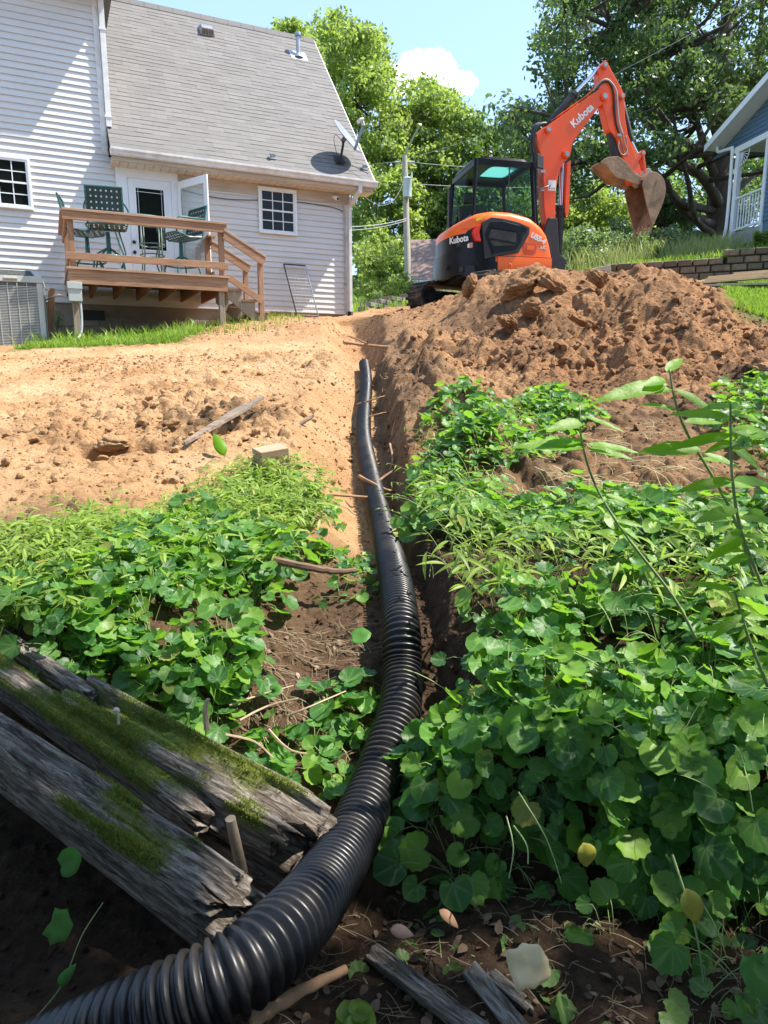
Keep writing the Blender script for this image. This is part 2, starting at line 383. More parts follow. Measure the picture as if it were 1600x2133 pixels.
n1 = noise(t, 1.3, 8, .65, g); n2 = noise(t, 14, 8, .7, g); n3 = noise(t, 90, 6, .7, g)
tan = ramp(t, [(.40, .215, .10), (.58, .36, .19), (.70, .48, .29)], n1, [.3, .52, .75])
tan = mixc_(t, rampf(t, n2, .45, .7, 0, .55), tan, (.42, .22, .09))
brn = ramp(t, [(.18, .085, .036), (.36, .19, .092), (.48, .27, .14)], n2, [.28, .5, .75])
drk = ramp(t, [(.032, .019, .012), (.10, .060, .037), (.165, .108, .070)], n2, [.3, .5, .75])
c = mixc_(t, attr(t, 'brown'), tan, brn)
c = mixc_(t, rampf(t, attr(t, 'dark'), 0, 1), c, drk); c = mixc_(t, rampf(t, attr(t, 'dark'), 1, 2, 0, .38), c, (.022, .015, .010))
trf = ramp(t, [(.07, .10, .025), (.13, .17, .05)], n2, [.35, .65])
c = mixc_(t, attr(t, 'turf'), c, trf)
c = mixc_(t, rampf(t, n3, .3, .75, 0, .35), c, tuple([.9, .9, .9]), 'MULTIPLY')
t.links.new(c, b.inputs['Base Color']); b.inputs['Roughness'].default_value = .95; b.inputs['Specular IOR Level'].default_value = .15
vo = t.nodes.new('ShaderNodeTexVoronoi'); vo.inputs['Scale'].default_value = 42; t.links.new(g, vo.inputs['Vector'])
q = bump(t, b, n2, .9, .055); q = bump(t, b, vo.outputs['Distance'], .55, .02, q); bump(t, b, n3, .9, .014, q)
M_SOIL = m
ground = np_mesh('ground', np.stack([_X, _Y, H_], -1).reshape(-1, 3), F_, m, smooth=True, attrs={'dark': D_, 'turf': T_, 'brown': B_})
tag(ground, kind='structure')
def hgts(x, y): return terrain(np.asarray(x, float), np.asarray(y, float))
# ---------------- the house ----------------
HO = P(730, 655, 15); HT = math.atan2(.427, .904)
house = empty('house', HO, HT)
tag(house, 'white sided house with grey shingle roof and small rear deck', 'house')
def h2w(x, y, z):
    c, s = math.cos(HT), math.sin(HT); return Vector((HO.x+c*x-s*y, HO.y+s*x+c*y, HO.z+z))
m, t, b = newmat('vinyl_siding')
g = objco(t); n = noise(t, 1.2, 6, .6, objco(t, (.6, 1, 3))); n2 = noise(t, 8, 6, .7, objco(t, (.25, 1, 1)))
c = ramp(t, [(.585, .57, .545), (.67, .655, .63)], n, [.3, .7]); c = mixc_(t, rampf(t, n2, .55, .8, 0, .3), c, (.52, .49, .43))
# browner towards the soffit, in uneven patches
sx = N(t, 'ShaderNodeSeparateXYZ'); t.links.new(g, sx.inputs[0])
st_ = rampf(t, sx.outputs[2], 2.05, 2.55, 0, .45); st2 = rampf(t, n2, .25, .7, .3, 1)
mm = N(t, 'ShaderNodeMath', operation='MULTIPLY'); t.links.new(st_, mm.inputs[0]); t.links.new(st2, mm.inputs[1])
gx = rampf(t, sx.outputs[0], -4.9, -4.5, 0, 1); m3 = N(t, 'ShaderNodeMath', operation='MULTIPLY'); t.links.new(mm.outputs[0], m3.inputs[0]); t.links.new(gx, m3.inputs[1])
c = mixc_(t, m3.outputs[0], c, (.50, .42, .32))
t.links.new(c, b.inputs['Base Color']); b.inputs['Roughness'].default_value = .5; bump(t, b, noise(t, 30, 3, .5, objco(t, (.15, 1, 3))), .06, .004)
M_SID = m
M_TRIM = simple('white_trim', (.70, .69, .66), .45, dirt=(.42, .33, .24), dirt_amt=.45, dirt_scale=2.5)
M_TRIMC = simple('clean_white', (.78, .79, .79), .4, vary=.04)
M_TAN = simple('stained_trim', (.46, .38, .29), .6, vary=.25, scale=3, co=(.4, 1, 3))
M_FOUND = simple('foundation_block', (.25, .21, .165), .9, vary=.25, scale=3, bstr=.5, bscale=30, bdist=.01, dirt=(.16, .13, .09), dirt_amt=.7)
M_GLASS = glass_dark('window_glass', (.01, .013, .012), .03); M_GLASS.node_tree.nodes['Principled BSDF'].inputs['Specular IOR Level'].default_value = .22
M_BLACK = simple('black_plastic', (.012, .012, .013), .5)
M_METAL = simple('galvanised_metal', (.42, .43, .44), .38, .8, vary=.2)
def siding(name, x0, x1, z0, z1, y=0, parent=house, course=.108):
    V = []; F = []; z = z0; k = 0
    while z < z1-1e-6:
        zt = min(z+course, z1); b_ = len(V)
        V += [(x0, y-.002, z), (x1, y-.002, z), (x1, y-.024, z-.002), (x0, y-.024, z-.002), (x1, y-.003, zt), (x0, y-.003, zt)]
        F += [(b_, b_+1, b_+2, b_+3), (b_+3, b_+2, b_+4, b_+5)]
        # butt joints between panels
        random.seed(int(k*7+abs(x0)*10)); xj = x0+(x1-x0)*random.uniform(.15, .85)
        b_ = len(V); V += [(xj, y-.0255, z+.001), (xj+.6, y-.0255, z+.001), (xj+.6, y-.0045, zt-.002), (xj, y-.0045, zt-.002)]; F.append((b_, b_+1, b_+2, b_+3))
        z = zt; k += 1
    return np_mesh(name, V, F, M_SID, parent)
siding('siding', -4.69, 0, 0, 2.56)
siding('siding', -10.0, -4.69, 0.0, 5.2)
mb = MB(); mb.box(-4.69, 0, 0, 6.4, -.01, 2.56); mb.box(-10, -4.69, 0, 6.4, -.01, 5.2)
# gable end
mb.add([(0, .001, 2.56), (0, 6.399, 2.56), (0, 3.2, 6.2), (-.2, .001, 2.56), (-.2, 6.399, 2.56), (-.2, 3.2, 6.2)], [(0, 1, 2), (5, 4, 3), (0, 2, 5, 3), (1, 4, 5, 2)])
mb.build('wall', M_SID, house)
mb = MB(); mb.box(-10, -.02, .03, 6.37, -1.8, -.012); mb.build('foundation', M_FOUND, house)
mb = MB()
for i in range(28):
    for j in range(5):
        x = -9.9+i*.405+(.2 if j % 2 else 0); z = -.22-.2*(j+1)
        if x+.395 < -.03: mb.box(x, x+.395, .012, .0295, z+.006, z+.194)
mb.build('block_face', M_FOUND, house, bevel=.004, seg=1)
# roof: stepped shingle courses
m, t, b = newmat('asphalt_shingle')
uvn = N(t, 'ShaderNodeTexCoord')
br = N(t, 'ShaderNodeTexBrick', offset=.37, offset_frequency=2, squash=1.0)
br.inputs['Scale'].default_value = 1; br.inputs['Brick Width'].default_value = .31; br.inputs['Row Height'].default_value = .135; br.inputs['Mortar Size'].default_value = .004; br.inputs['Mortar Smooth'].default_value = .3
br.inputs['Color1'].default_value = (.120, .112, .107, 1); br.inputs['Color2'].default_value = (.165, .154, .147, 1); br.inputs['Mortar'].default_value = (.09, .083, .08, 1)
t.links.new(uvn.outputs['UV'], br.inputs['Vector'])
c = mixc_(t, rampf(t, noise(t, 160, 3, .8, uvn.outputs['UV']), .35, .65, 0, .5), br.outputs[0], (.23, .215, .20))
c = mixc_(t, rampf(t, noise(t, 1.6, 5, .6, uvn.outputs['UV']), .45, .75, 0, .35), c, (.12, .11, .10))
t.links.new(c, b.inputs['Base Color']); b.inputs['Roughness'].default_value = .85; bump(t, b, noise(t, 220, 3, .8, uvn.outputs['UV']), .6, .004)
M_ROOF = m
def shingles(name, p0, ux, us, width, slope_len, mat, parent, n_, row=.135, lift=.007, ends=None):
    """courses on a slope: p0 origin, ux along, us upslope, n_ normal"""
    ux = np.array(ux, float); us = np.array(us, float); n_ = np.array(n_, float); p0 = np.array(p0, float)
    V = []; F = []; U = []; s = 0; r = random.Random(3)
    while s < slope_len-1e-6:
        s2 = min(s+row, slope_len); x = 0
        b_ = len(V)
        # tabs in runs with slightly different thickness
        while x < width-1e-6:
            w_ = min(width-x, r.choice([.155, .31, .31, .465])); l = lift*(1 if r.random() < .5 else .45); drop = .0 if r.random() < .8 else .012
            b_ = len(V)
            pts = [p0+ux*x+us*(s-drop)+n_*(-.002), p0+ux*(x+w_)+us*(s-drop)+n_*(-.002), p0+ux*(x+w_)+us*(s-drop)+n_*l, p0+ux*x+us*(s-drop)+n_*l, p0+ux*(x+w_)+us*s2+n_*.0005, p0+ux*x+us*s2+n_*.0005]
            V += pts; U += [(x, s), (x+w_, s), (x+w_, s), (x, s), (x+w_, s2), (x, s2)]
            F += [(b_, b_+1, b_+2, b_+3), (b_+3, b_+2, b_+4, b_+5)]; x += w_
        s = s2
    return np_mesh(name, V, F, mat, parent, uv=U)
RX0, RX1 = -4.69, .39
EY, EZ, RY, RZ = -.42, 2.62, 3.1, 6.62
L_ = math.hypot(RY-EY, RZ-EZ); us = (0, (RY-EY)/L_, (RZ-EZ)/L_); rn = (0, -us[2], us[1])
roof = MB().add([(RX0, EY, EZ), (RX1, EY, EZ), (RX1, RY, RZ), (RX0, RY, RZ), (RX1, 2*RY-EY, EZ), (RX0, 2*RY-EY, EZ)]+[(RX0, EY, EZ-.06), (RX1, EY, EZ-.06), (RX1, RY, RZ-.06), (RX0, RY, RZ-.06), (RX1, 2*RY-EY, EZ-.06), (RX0, 2*RY-EY, EZ-.06)],
    [(0, 1, 2, 3), (3, 2, 4, 5), (6, 9, 8, 7), (9, 11, 10, 8), (1, 7, 8, 2), (2, 8, 10, 4), (0, 3, 9, 6), (3, 5, 11, 9)]).build('roof', M_ROOF, house)
shingles('shingles', (RX0, EY, EZ+.004), (1, 0, 0), us, RX1-RX0, L_, M_ROOF, roof, rn)
rc = MB()
for i in range(17):
    x = RX0+.3*i; rc.prism([(x, RY-.13, RZ-.135+.008)[1:], (RY, RZ+.03), (RY+.13, RZ-.127)], x, min(x+.31, RX1), 'x')
rc.build('ridge_cap', M_ROOF, roof)
mb = MB()   # rake boards
for s_ in (0, 1):
    y0, y1 = (EY, RY) if s_ == 0 else (2*RY-EY, RY)
    mb.add([(RX1+.003, y0, EZ-.17), (RX1+.003, y0, EZ-.004), (RX1+.003, y1, RZ-.004), (RX1+.003, y1, RZ-.19), (RX1+.025, y0, EZ-.17), (RX1+.025, y0, EZ-.004), (RX1+.025, y1, RZ-.004), (RX1+.025, y1, RZ-.19)],
        [(0, 1, 2, 3), (7, 6, 5, 4), (0, 4, 5, 1), (1, 5, 6, 2), (3, 2, 6, 7), (0, 3, 7, 4)])
mb.build('rake_board', M_TRIM, house)
MB().box(-4.68, .37, -.40, -.375, 2.42, 2.56).build('fascia', M_TAN, house)
m_s = simple('soffit_vinyl', (.62, .55, .45), .55, vary=.15, dirt=(.33, .24, .16), dirt_amt=.6)
mb = MB()
x = -4.68
while x < .34: mb.box(x, x+.135, -.374, -.022, 2.405, 2.42); x += .145
mb.box(-4.68, .37, -.374, -.021, 2.421, 2.44); mb.build('soffit', m_s, house)
MB().box(-4.6, -.02, -.034, -.0195, 2.20, 2.402).build('frieze_board', M_TAN, house)
# gutter
prof = [(-.405, 2.60), (-.405, 2.49), (-.44, 2.485), (-.475, 2.50), (-.485, 2.54), (-.515, 2.575), (-.515, 2.61), (-.50, 2.61), (-.50, 2.585), (-.47, 2.55), (-.455, 2.50), (-.42, 2.50), (-.42, 2.60)]
gt = MB().prism(prof, -4.70, .43, 'x').build('gutter', M_TRIM, house)
# corner trim, downspout with elbow
mb = MB(); mb.box(-.13, .012, -.032, -.0195, -.02, 2.36); mb.box(.001, .03, -.032, .1, -.02, 2.36); mb.build('corner_trim', M_TRIM, house, bevel=.004, seg=1)
mb = MB(); mb.bar((.05, -.46, 2.50), (.05, -.44, 2.36), .07, .07, (1, 0, 0)); mb.bar((.05, -.455, 2.40), (-.03, -.075, 2.16), .075, .065, (0, 0, 1)); mb.bar((-.03, -.075, 2.20), (-.03, -.075, .02), .085, .065, (1, 0, 0))
ds = mb.build('downspout', M_TRIM, house, bevel=.006)
mb = MB(); mb.tube([(-.03, -.08, .05+k*.01) for k in range(-26, 1)], [(.062 if k % 2 else .054) for k in range(27)], 14); mb.build('drain_adapter', M_BLACK, ds)
MB().tube(smooth_path([(-.17, -.05, 2.30), (-.15, -.05, 2.16), (-.13, -.05, 2.0), (-.125, -.05, 1.0), (-.12, -.05, -.15)], 5), .013, 8).build('conduit_pipe', M_TAN, house)
for z in (1.55, .6): MB().box(-.15, -.10, -.066, -.034, z, z+.02).build('conduit_strap', M_METAL, house)
MB().tube(smooth_path([(-3.5, -.035, 2.14), (-2.6, -.037, 2.06), (-1.4, -.036, 2.15), (-.5, -.037, 2.13), (-.28, -.036, 2.10), (-.16, -.04, 2.06)], 6), .007, 6).build('cable', M_BLACK, house)
mb = MB(); mb.tube([(-.38, -.12, 2.30), (-.34, -.2, 2.26)], [.035, .04], 14); mb.tube([(-.38, -.03, 2.33), (-.38, -.1, 2.31)], .03, 10)
camr = mb.build('security_camera', M_TRIMC, house, smooth='auto'); MB().tube([(-.341, -.199, 2.2605), (-.338, -.205, 2.257)], .03, 14).build('lens', M_BLACK, camr)
# left wing eave far up, its downspout on the roof
mb = MB(); mb.box(-10, -4.55, -.45, -.02, 5.17, 5.2); mb.build('soffit', m_s, house)
MB().box(-10, -4.50, -.47, -.45, 5.13, 5.30).build('fascia', M_TAN, house)
wing = MB().add([(-10, -.5, 5.28), (-4.45, -.5, 5.28), (-4.45, 3.2, 8.6), (-10, 3.2, 8.6), (-4.45, 6.9, 5.28), (-10, 6.9, 5.28), (-10, -.5, 5.22), (-4.45, -.5, 5.22), (-4.45, 6.9, 5.22), (-10, 6.9, 5.22)], [(0, 1, 2, 3), (3, 2, 4, 5), (6, 9, 8, 7), (0, 6, 7, 1), (1, 7, 8, 4, 2), (4, 8, 9, 5)]).build('roof', M_ROOF, house)
mb = MB(); mb.box(-4.70, -4.69+.08, -.09, -.02, 3.05, 5.16); mb.box(-4.80, -4.71, -.024, -.0195, 2.62, 5.16); d2 = mb.build('downspout', M_TRIM, house, bevel=.006)
for z in (3.2, 4.6): MB().box(-4.715, -4.595, -.1, -.018, z, z+.035).build('strap', M_TRIM, d2)
# windows
def window(x0, x1, z0, z1, cols=3, y=-.02, blind=False):
    mb = MB(); f = .045
    mb.box(x0-f, x0, y-.05, y, z0-f, z1+f); mb.box(x1, x1+f, y-.05, y, z0-f, z1+f); mb.box(x0, x1, y-.05, y, z1, z1+f); mb.box(x0, x1, y-.06, y, z0-f, z0)
    fr = mb.build('window', M_TRIMC, house, bevel=.004, seg=1)
    zm = (z0+z1)/2; s = .03
    for (a, c_, dy) in ((zm-.01, z1, -.018), (z0, zm+.02, -.008)):
        mb = MB(); mb.box(x0+.001, x0+s, y+dy-.018, y+dy, a, c_); mb.box(x1-s, x1-.001, y+dy-.018, y+dy, a, c_); mb.box(x0+s, x1-s, y+dy-.018, y+dy, c_-s, c_-.001); mb.box(x0+s, x1-s, y+dy-.018, y+dy, a+.001, a+s)
        mb.build('sash', M_TRIMC, fr)
        mb = MB(); ww = x1-x0-2*s; hh = c_-a-2*s
        for i in range(1, cols): xx = x0+s+ww*i/cols; mb.box(xx-.008, xx+.008, y+dy-.013, y+dy-.004, a+s, c_-s)
        zz = a+s+hh/2; mb.box(x0+s, x1-s, y+dy-.0115, y+dy-.0045, zz-.008, zz+.008); mb.build('muntins', M_TRIMC, fr)
        MB().box(x0+s-.002, x1-s+.002, y+dy-.003, y+dy, a+s-.002, c_-s+.002).build('pane', M_GLASS, fr)
    MB().box(x0+.2, x0+.23, y-.03, y-.019, z0+.0305, z0+.045).build('latch', M_BLACK, fr)
    return fr
window(-1.92, -1.22, 1.54, 2.32)
window(-6.95, -6.03, 1.57, 2.33, cols=4)
# vents in the foundation
for (x0, x1, z0, z1) in ((-5.35, -4.95, -.30, -.12), (-2.1, -1.55, -.28, -.08)):
    f = MB().box(x0, x1, -.0005, .011, z0, z1).build('foundation_vent', M_BLACK, house)
    mb = MB()
    for k in range(5): zz = z0+.015+k*(z1-z0-.03)/5; mb.box(x0+.01, x1-.01, -.012, -.001, zz, zz+.008)
    mb.build('slats', M_BLACK, f)
# door
mb = MB(); mb.box(-4.60, -4.40, -.045, -.0195, .28, 2.30); mb.box(-3.63, -3.50, -.045, -.0195, .28, 2.30); mb.box(-4.60, -3.50, -.047, -.0195, 2.25, 2.46)
df = mb.build('door_frame', M_TRIMC, house, bevel=.005, seg=1)
mb = MB(); x0, x1, z0, z1 = -4.395, -3.635, .33, 2.245
gx0, gx1, gz0, gz1 = -4.30, -3.74, .98, 2.12
mb.box(x0, gx0, -.038, -.02, z0, z1); mb.box(gx1, x1, -.038, -.02, z0, z1); mb.box(gx0, gx1, -.038, -.02, z0, gz0); mb.box(gx0, gx1, -.038, -.02, gz1, z1)
door = mb.build('door', M_TRIMC, house)
mb = MB(); f = .035
mb.box(gx0, gx0+f, -.05, -.0385, gz0, gz1); mb.box(gx1-f, gx1, -.05, -.0385, gz0, gz1); mb.box(gx0+f, gx1-f, -.05, -.0385, gz0, gz0+f); mb.box(gx0+f, gx1-f, -.05, -.0385, gz1-f, gz1); mb.build('glass_frame', M_TRIMC, door, bevel=.006)
MB().box(gx0+f-.003, gx1-f+.003, -.036, -.03, gz0+f-.003, gz1-f+.003).build('pane', M_GLASS, door)
mb = MB(); mb.box(gx0+.05, gx1-.05, -.0395, -.0365, 2.02, 2.028); mb.box(gx0+.07, gx0+.076, -.0395, -.0365, 1.02+.05, 2.08); mb.box(gx1-.076, gx1-.07, -.0395, -.0365, 1.07, 2.08); mb.build('muntins', M_TRIMC, door)
for z in (1.13, .95): MB().tube([(-4.35, -.039, z), (-4.35, -.055, z), (-4.35, -.0555, z), (-4.35, -.075, z)], [.032, .032, .018, .026], 14).build('handle' if z < 1 else 'deadbolt', M_BLACK, door)
MB().box(-4.15, -3.90, -.0395, -.0385, .40, .55).build('pet_flap', simple('grey_flap', (.36, .33, .33), .5), door)
# storm door standing open
sd = empty('storm_door', (-3.50, -.06, 0), R(-62), house)
mb = MB(); W = .84; mb.box(0, .1, -.02, .012, .36, 2.26); mb.box(W-.1, W, -.02, .012, .36, 2.26); mb.box(.1, W-.1, -.02, .012, 2.13, 2.26); mb.box(.1, W-.1, -.02, .012, .36, .78); mb.build('frame', M_TRIMC, sd, bevel=.004, seg=1)
m, t, b = newmat('clear_glass'); b.inputs['Base Color'].default_value = (.9, .95, .95, 1); b.inputs['Roughness'].default_value = .02
tr = N(t, 'ShaderNodeBsdfTransparent'); tr.inputs[0].default_value = (.82, .86, .86, 1); mx = N(t, 'ShaderNodeMixShader'); mx.inputs[0].default_value = .84
t.links.new(b.outputs[0], mx.inputs[1]); t.links.new(tr.outputs[0], mx.inputs[2]); t.links.new(mx.outputs[0], t.nodes['Material Output'].inputs[0]); M_CLEAR = m
MB().box(.1, W-.1, -.006, -.002, .78, 2.13).build('pane', M_CLEAR, sd)
MB().box(.10, .125, -.03, -.02, .80, 2.11).build('screen_track', M_METAL, sd)
# things on the roof, part of the house
def roof_pt(x, s, h=0): return Vector((x, EY+us[1]*s+rn[1]*h, EZ+us[2]*s+rn[2]*h))
def roof_at(px, py):
    # point of the roof slope under a photo position, computed once for the drawing of the roof
    a = ray(px, py); c, s = math.cos(HT), math.sin(HT)
    dl = Vector((c*a.x+s*a.y, -s*a.x+c*a.y, a.z)); ol = Vector((-(c*HO.x+s*HO.y), -(-s*HO.x+c*HO.y), -HO.z))
    nn = Vector(rn); p0 = Vector((0, EY, EZ)); tt = (p0-ol).dot(nn)/dl.dot(nn); p = ol+dl*tt
    return p.x, (p-p0).dot(Vector(us))
x, s = roof_at(430, 68)
b0 = roof_pt(x, s, .02); f = MB()
c0 = [roof_pt(x+dx, s+ds_, h) for dx, ds_, h in ((-.16, -.14, .015), (.16, -.14, .015), (.16, .16, .015), (-.16, .16, .015), (-.12, -.10, .14), (.12, -.10, .14), (.12, .12, .10), (-.12, .12, .10))]
rv = f.add(c0, [(0, 3, 2, 1), (4, 5, 6, 7), (0, 1, 5, 4), (1, 2, 6, 5), (2, 3, 7, 6), (3, 0, 4, 7)]).build('roof_vent', M_METAL, house)
mb = MB()
for k in range(7):
    dx = -.11+k*.034; mb.add([roof_pt(x+dx, s-.135, .03), roof_pt(x+dx+.016, s-.135, .03), roof_pt(x+dx+.016, s-.108, .12), roof_pt(x+dx, s-.108, .12)], [(0, 1, 2, 3)])
for v in range(len(mb.v)): p = Vector(mb.v[v]); mb.v[v] = tuple(p-Vector(us)*.006)
mb.build('louvers', M_BLACK, rv)
x, s = roof_at(622, 118); a = roof_pt(x, s, 0)
mb = MB(); mb.tube([a-Vector((0, 0, .05)), a+Vector((0, 0, .42))], .05, 14); mb.tube([a+Vector((0, 0, .42)), a+Vector((0, 0, .43))], .085, 14); mb.tube([a+Vector((0, 0, .45)), a+Vector((0, 0, .5))], .07, 14); mb.tube([a-Vector((0, 0, .02)), a+Vector((0, 0, .06))], [.11, .055], 14)
fl = mb.build('vent_pipe', M_METAL, house, smooth='auto')
c0 = [roof_pt(x-.2, s-.16, .014), roof_pt(x+.2, s-.16, .014), roof_pt(x+.2, s+.2, .014), roof_pt(x-.2, s+.2, .014)]
MB().add(c0+[q-Vector(rn)*.012 for q in c0], [(0, 1, 2, 3), (0, 4, 5, 1), (1, 5, 6, 2), (2, 6, 7, 3), (3, 7, 4, 0)]).build('flashing', M_METAL, fl)
# satellite dish
M_DISH = simple('dish_grey', (.22, .24, .27), .4, vary=.1)
x, s = roof_at(708, 343); bp = roof_pt(x, s, .01); bw = h2w(*bp)
dish = empty('satellite_dish', bw, HT); tag(dish, 'grey satellite dish with feed arm on bent mast near roof eave', 'satellite dish')
MB().add([(-.1, -.05, .0), (.1, -.05, 0), (.1, .11, .18), (-.1, .11, .18), (-.1, -.06, .012), (.1, -.06, .012), (.1, .10, .192), (-.1, .10, .192)], [(0, 3, 2, 1), (4, 5, 6, 7), (0, 1, 5, 4), (1, 2, 6, 5), (2, 3, 7, 6), (3, 0, 4, 7)]).build('foot_plate', M_BLACK, dish)
MB().tube(smooth_path([(0, 0, .03), (.03, -.05, .25), (.05, -.06, .38), (.04, -.05, .44)], 5), .024, 10).build('mast', M_BLACK, dish)
cen = Vector((.12, -.08, .52)); axis = Vector((.559, -.596, .6)).normalized(); uu = axis.cross(Vector((0, 1, 0))).normalized(); vv = axis.cross(uu)
V = []; F = []; RN, SG = 8, 40
for i in range(RN+1):
    r_ = .36*i/RN
    for k in range(SG):
        a_ = 2*math.pi*k/SG; V.append(cen+uu*math.cos(a_)*r_*1.05+vv*math.sin(a_)*r_*.97+axis*(r_*r_*.36-.04))
for i in range(RN):
    for k in range(SG): F.append((i*SG+k, i*SG+(k+1) % SG, (i+1)*SG+(k+1) % SG, (i+1)*SG+k))
o = np_mesh('reflector', [tuple(v) for v in V], F, M_DISH, dish, smooth=True); sm = o.modifiers.new('s', 'SOLIDIFY'); sm.thickness = .012
dn_ = (Vector((0, 0, -1))+axis*axis.z).normalized(); low_ = cen+dn_*.33
tipf = cen+axis*.46-Vector((0, 0, .10))
mb = MB(); mb.bar(low_-axis*.03, tipf, .035, .05); mb.bar(cen-axis*.05, Vector((.04, -.05, .42)), .07, .09); arm = mb.build('feed_arm', M_DISH, dish, bevel=.006)
mb = MB(); mb.tube([tipf+Vector((0, 0, -.02)), tipf+Vector((-.03, -.0, .09))], [.035, .03], 10)
for k in (-1, 0, 1): mb.tube([tipf+Vector((-.02, .07*k, .08)), tipf+Vector((-.1, .06*k, .05))], [.03, .038], 10)
mb.build('receiver', simple('pale_grey', (.5, .5, .5), .5), dish, smooth='auto')
MB().tube(smooth_path([(.04, -.05, .42), (-.08, .02, .55), (-.12, 0, .4), (0, .02, .1), (.2, -.12, -.02), (.5, -.3, -.2)], 7), .006, 5).build('cable', M_BLACK, dish)
# small flood lights clipped to the roof edge
for (px, py) in ((568, 332), (760, 354)):
    x, s = roof_at(px, py); bw = h2w(*roof_pt(x, s, .0))
    q = empty('roof_clip_light', bw, HT); 
    tag(q, 'small clear glass light clipped to roof edge '+('above the right window' if px < 700 else 'at the far right corner'), 'light', 'small lights on the roof edge')
    MB().box(-.06, .06, -.03, .03, .0, .03).build('bracket', M_METAL, q)
    mb = MB(); mb.tube([(-.015, 0, .03), (-.02, -.03, .10)], [.03, .05], 10); mb.tube([(.02, 0, .03), (.04, -.01, .08)], [.02, .03], 10); mb.build('lamp_head', M_METAL, q, smooth='auto')

# ---------------- deck ----------------
def woodmat(name, lo, mid, hi, ax='x', rough=.75, bstr=.4):
    m, t, b = newmat(name)
    sc = {'x': (.6, 9, 9), 'z': (9, 9, .6), 'y': (9, .6, 9)}[ax]
    g = objco(t, sc); n = noise(t, 4, 8, .65, g, .8); n2 = noise(t, 1.4, 4, .6, objco(t))
    c = ramp(t, [lo, mid, hi], n, [.3, .5, .72]); c = mixc_(t, rampf(t, n2, .4, .7, 0, .4), c, tuple(x*.62 for x in mid))
    t.links.new(c, b.inputs['Base Color']); b.inputs['Roughness'].default_value = rough; b.inputs['Specular IOR Level'].default_value = .3
    bump(t, b, noise(t, 10, 6, .6, g, .5), bstr, .004); return m
M_DK = woodmat('deck_wood', (.20, .105, .058), (.36, .20, .115), (.47, .285, .175))
M_DKZ = woodmat('deck_post_wood', (.19, .10, .056), (.35, .20, .115), (.46, .28, .175), 'z')
M_DKC = woodmat('deck_cap_wood', (.30, .19, .12), (.42, .28, .19), (.50, .36, .26))
M_DKG = woodmat('weathered_grey_post', (.17, .14, .10), (.32, .26, .19), (.42, .35, .26), 'z')
deck = empty('deck', h2w(0, 0, 0), HT); tag(deck, 'small raised wooden deck with rails and steps at the back door', 'deck')
DX0, DX1, DY = -5.58, -3.14, -2.2
mb = MB(); y = -.05
mb = MB()
yy = DY-.03
while yy < -.06: mb.box(DX0-.02, DX1+.03, yy, min(yy+.135, -.05), .29, .325); yy += .14
mb.build('floor_boards', M_DKC, deck)
mb = MB(); mb.box(DX0, DX1, DY, DY+.038, .075, .289); mb.build('fascia_board', M_DK, deck, bevel=.004, seg=1)
mb = MB(); mb.box(DX0, DX0+.038, DY+.039, -.05, .075, .289); mb.box(DX1-.038, DX1, DY+.039, -.05, .075, .289)
for k in range(1, 6): xx = DX0+k*(DX1-DX0)/6; mb.box(xx-.019, xx+.019, DY+.039, -.05, .085, .288)
mb.build('joists', M_DK, deck)
for (x, y, zb) in ((DX0+.02, DY+.05, -.95), (DX1-.14, DY+.05, -.55)): MB().box(x, x+.09, y, y+.09, zb, .288).build('leg', M_DKG, deck, bevel=.004, seg=1)
for (x, y) in ((DX0+.035, DY-.0), (DX1-.11, DY-.0), (DX0+.03, -.35), (DX1-.10, -1.05), (DX1-.10, -.20)): MB().box(x, x+.085, y+.04, y+.125, .326, 1.115).build('post', M_DKZ, deck, bevel=.004, seg=1)
rails = [((DX0-.03, DY-.0, 0), (DX1+.02, DY-.0, 0)), ((DX0+.02, DY+.1, 0), (DX0+.02, -.1, 0)), ((DX1+.0, -1.15, 0), (DX1+.0, -.1, 0))]
for i, (a, b_) in enumerate(rails):
    a = Vector(a); b_ = Vector(b_)
    mb = MB(); mb.bar(a+Vector((0, 0, 1.07)), b_+Vector((0, 0, 1.07)), .035, .125); mb.build('top_rail', M_DK, deck, bevel=.003, seg=1)
    mb = MB(); mb.bar(a+Vector((0, .04 if i == 0 else 0, 1.151)), b_+Vector((0, .04 if i == 0 else 0, 1.151)), .15, .036); mb.build('rail_cap', M_DKC, deck, bevel=.003, seg=1)
    mb = MB(); mb.bar(a+Vector((0, 0, .485)), b_+Vector((0, 0, .485)), .035, .105); mb.build('middle_rail', M_DK, deck, bevel=.003, seg=1)
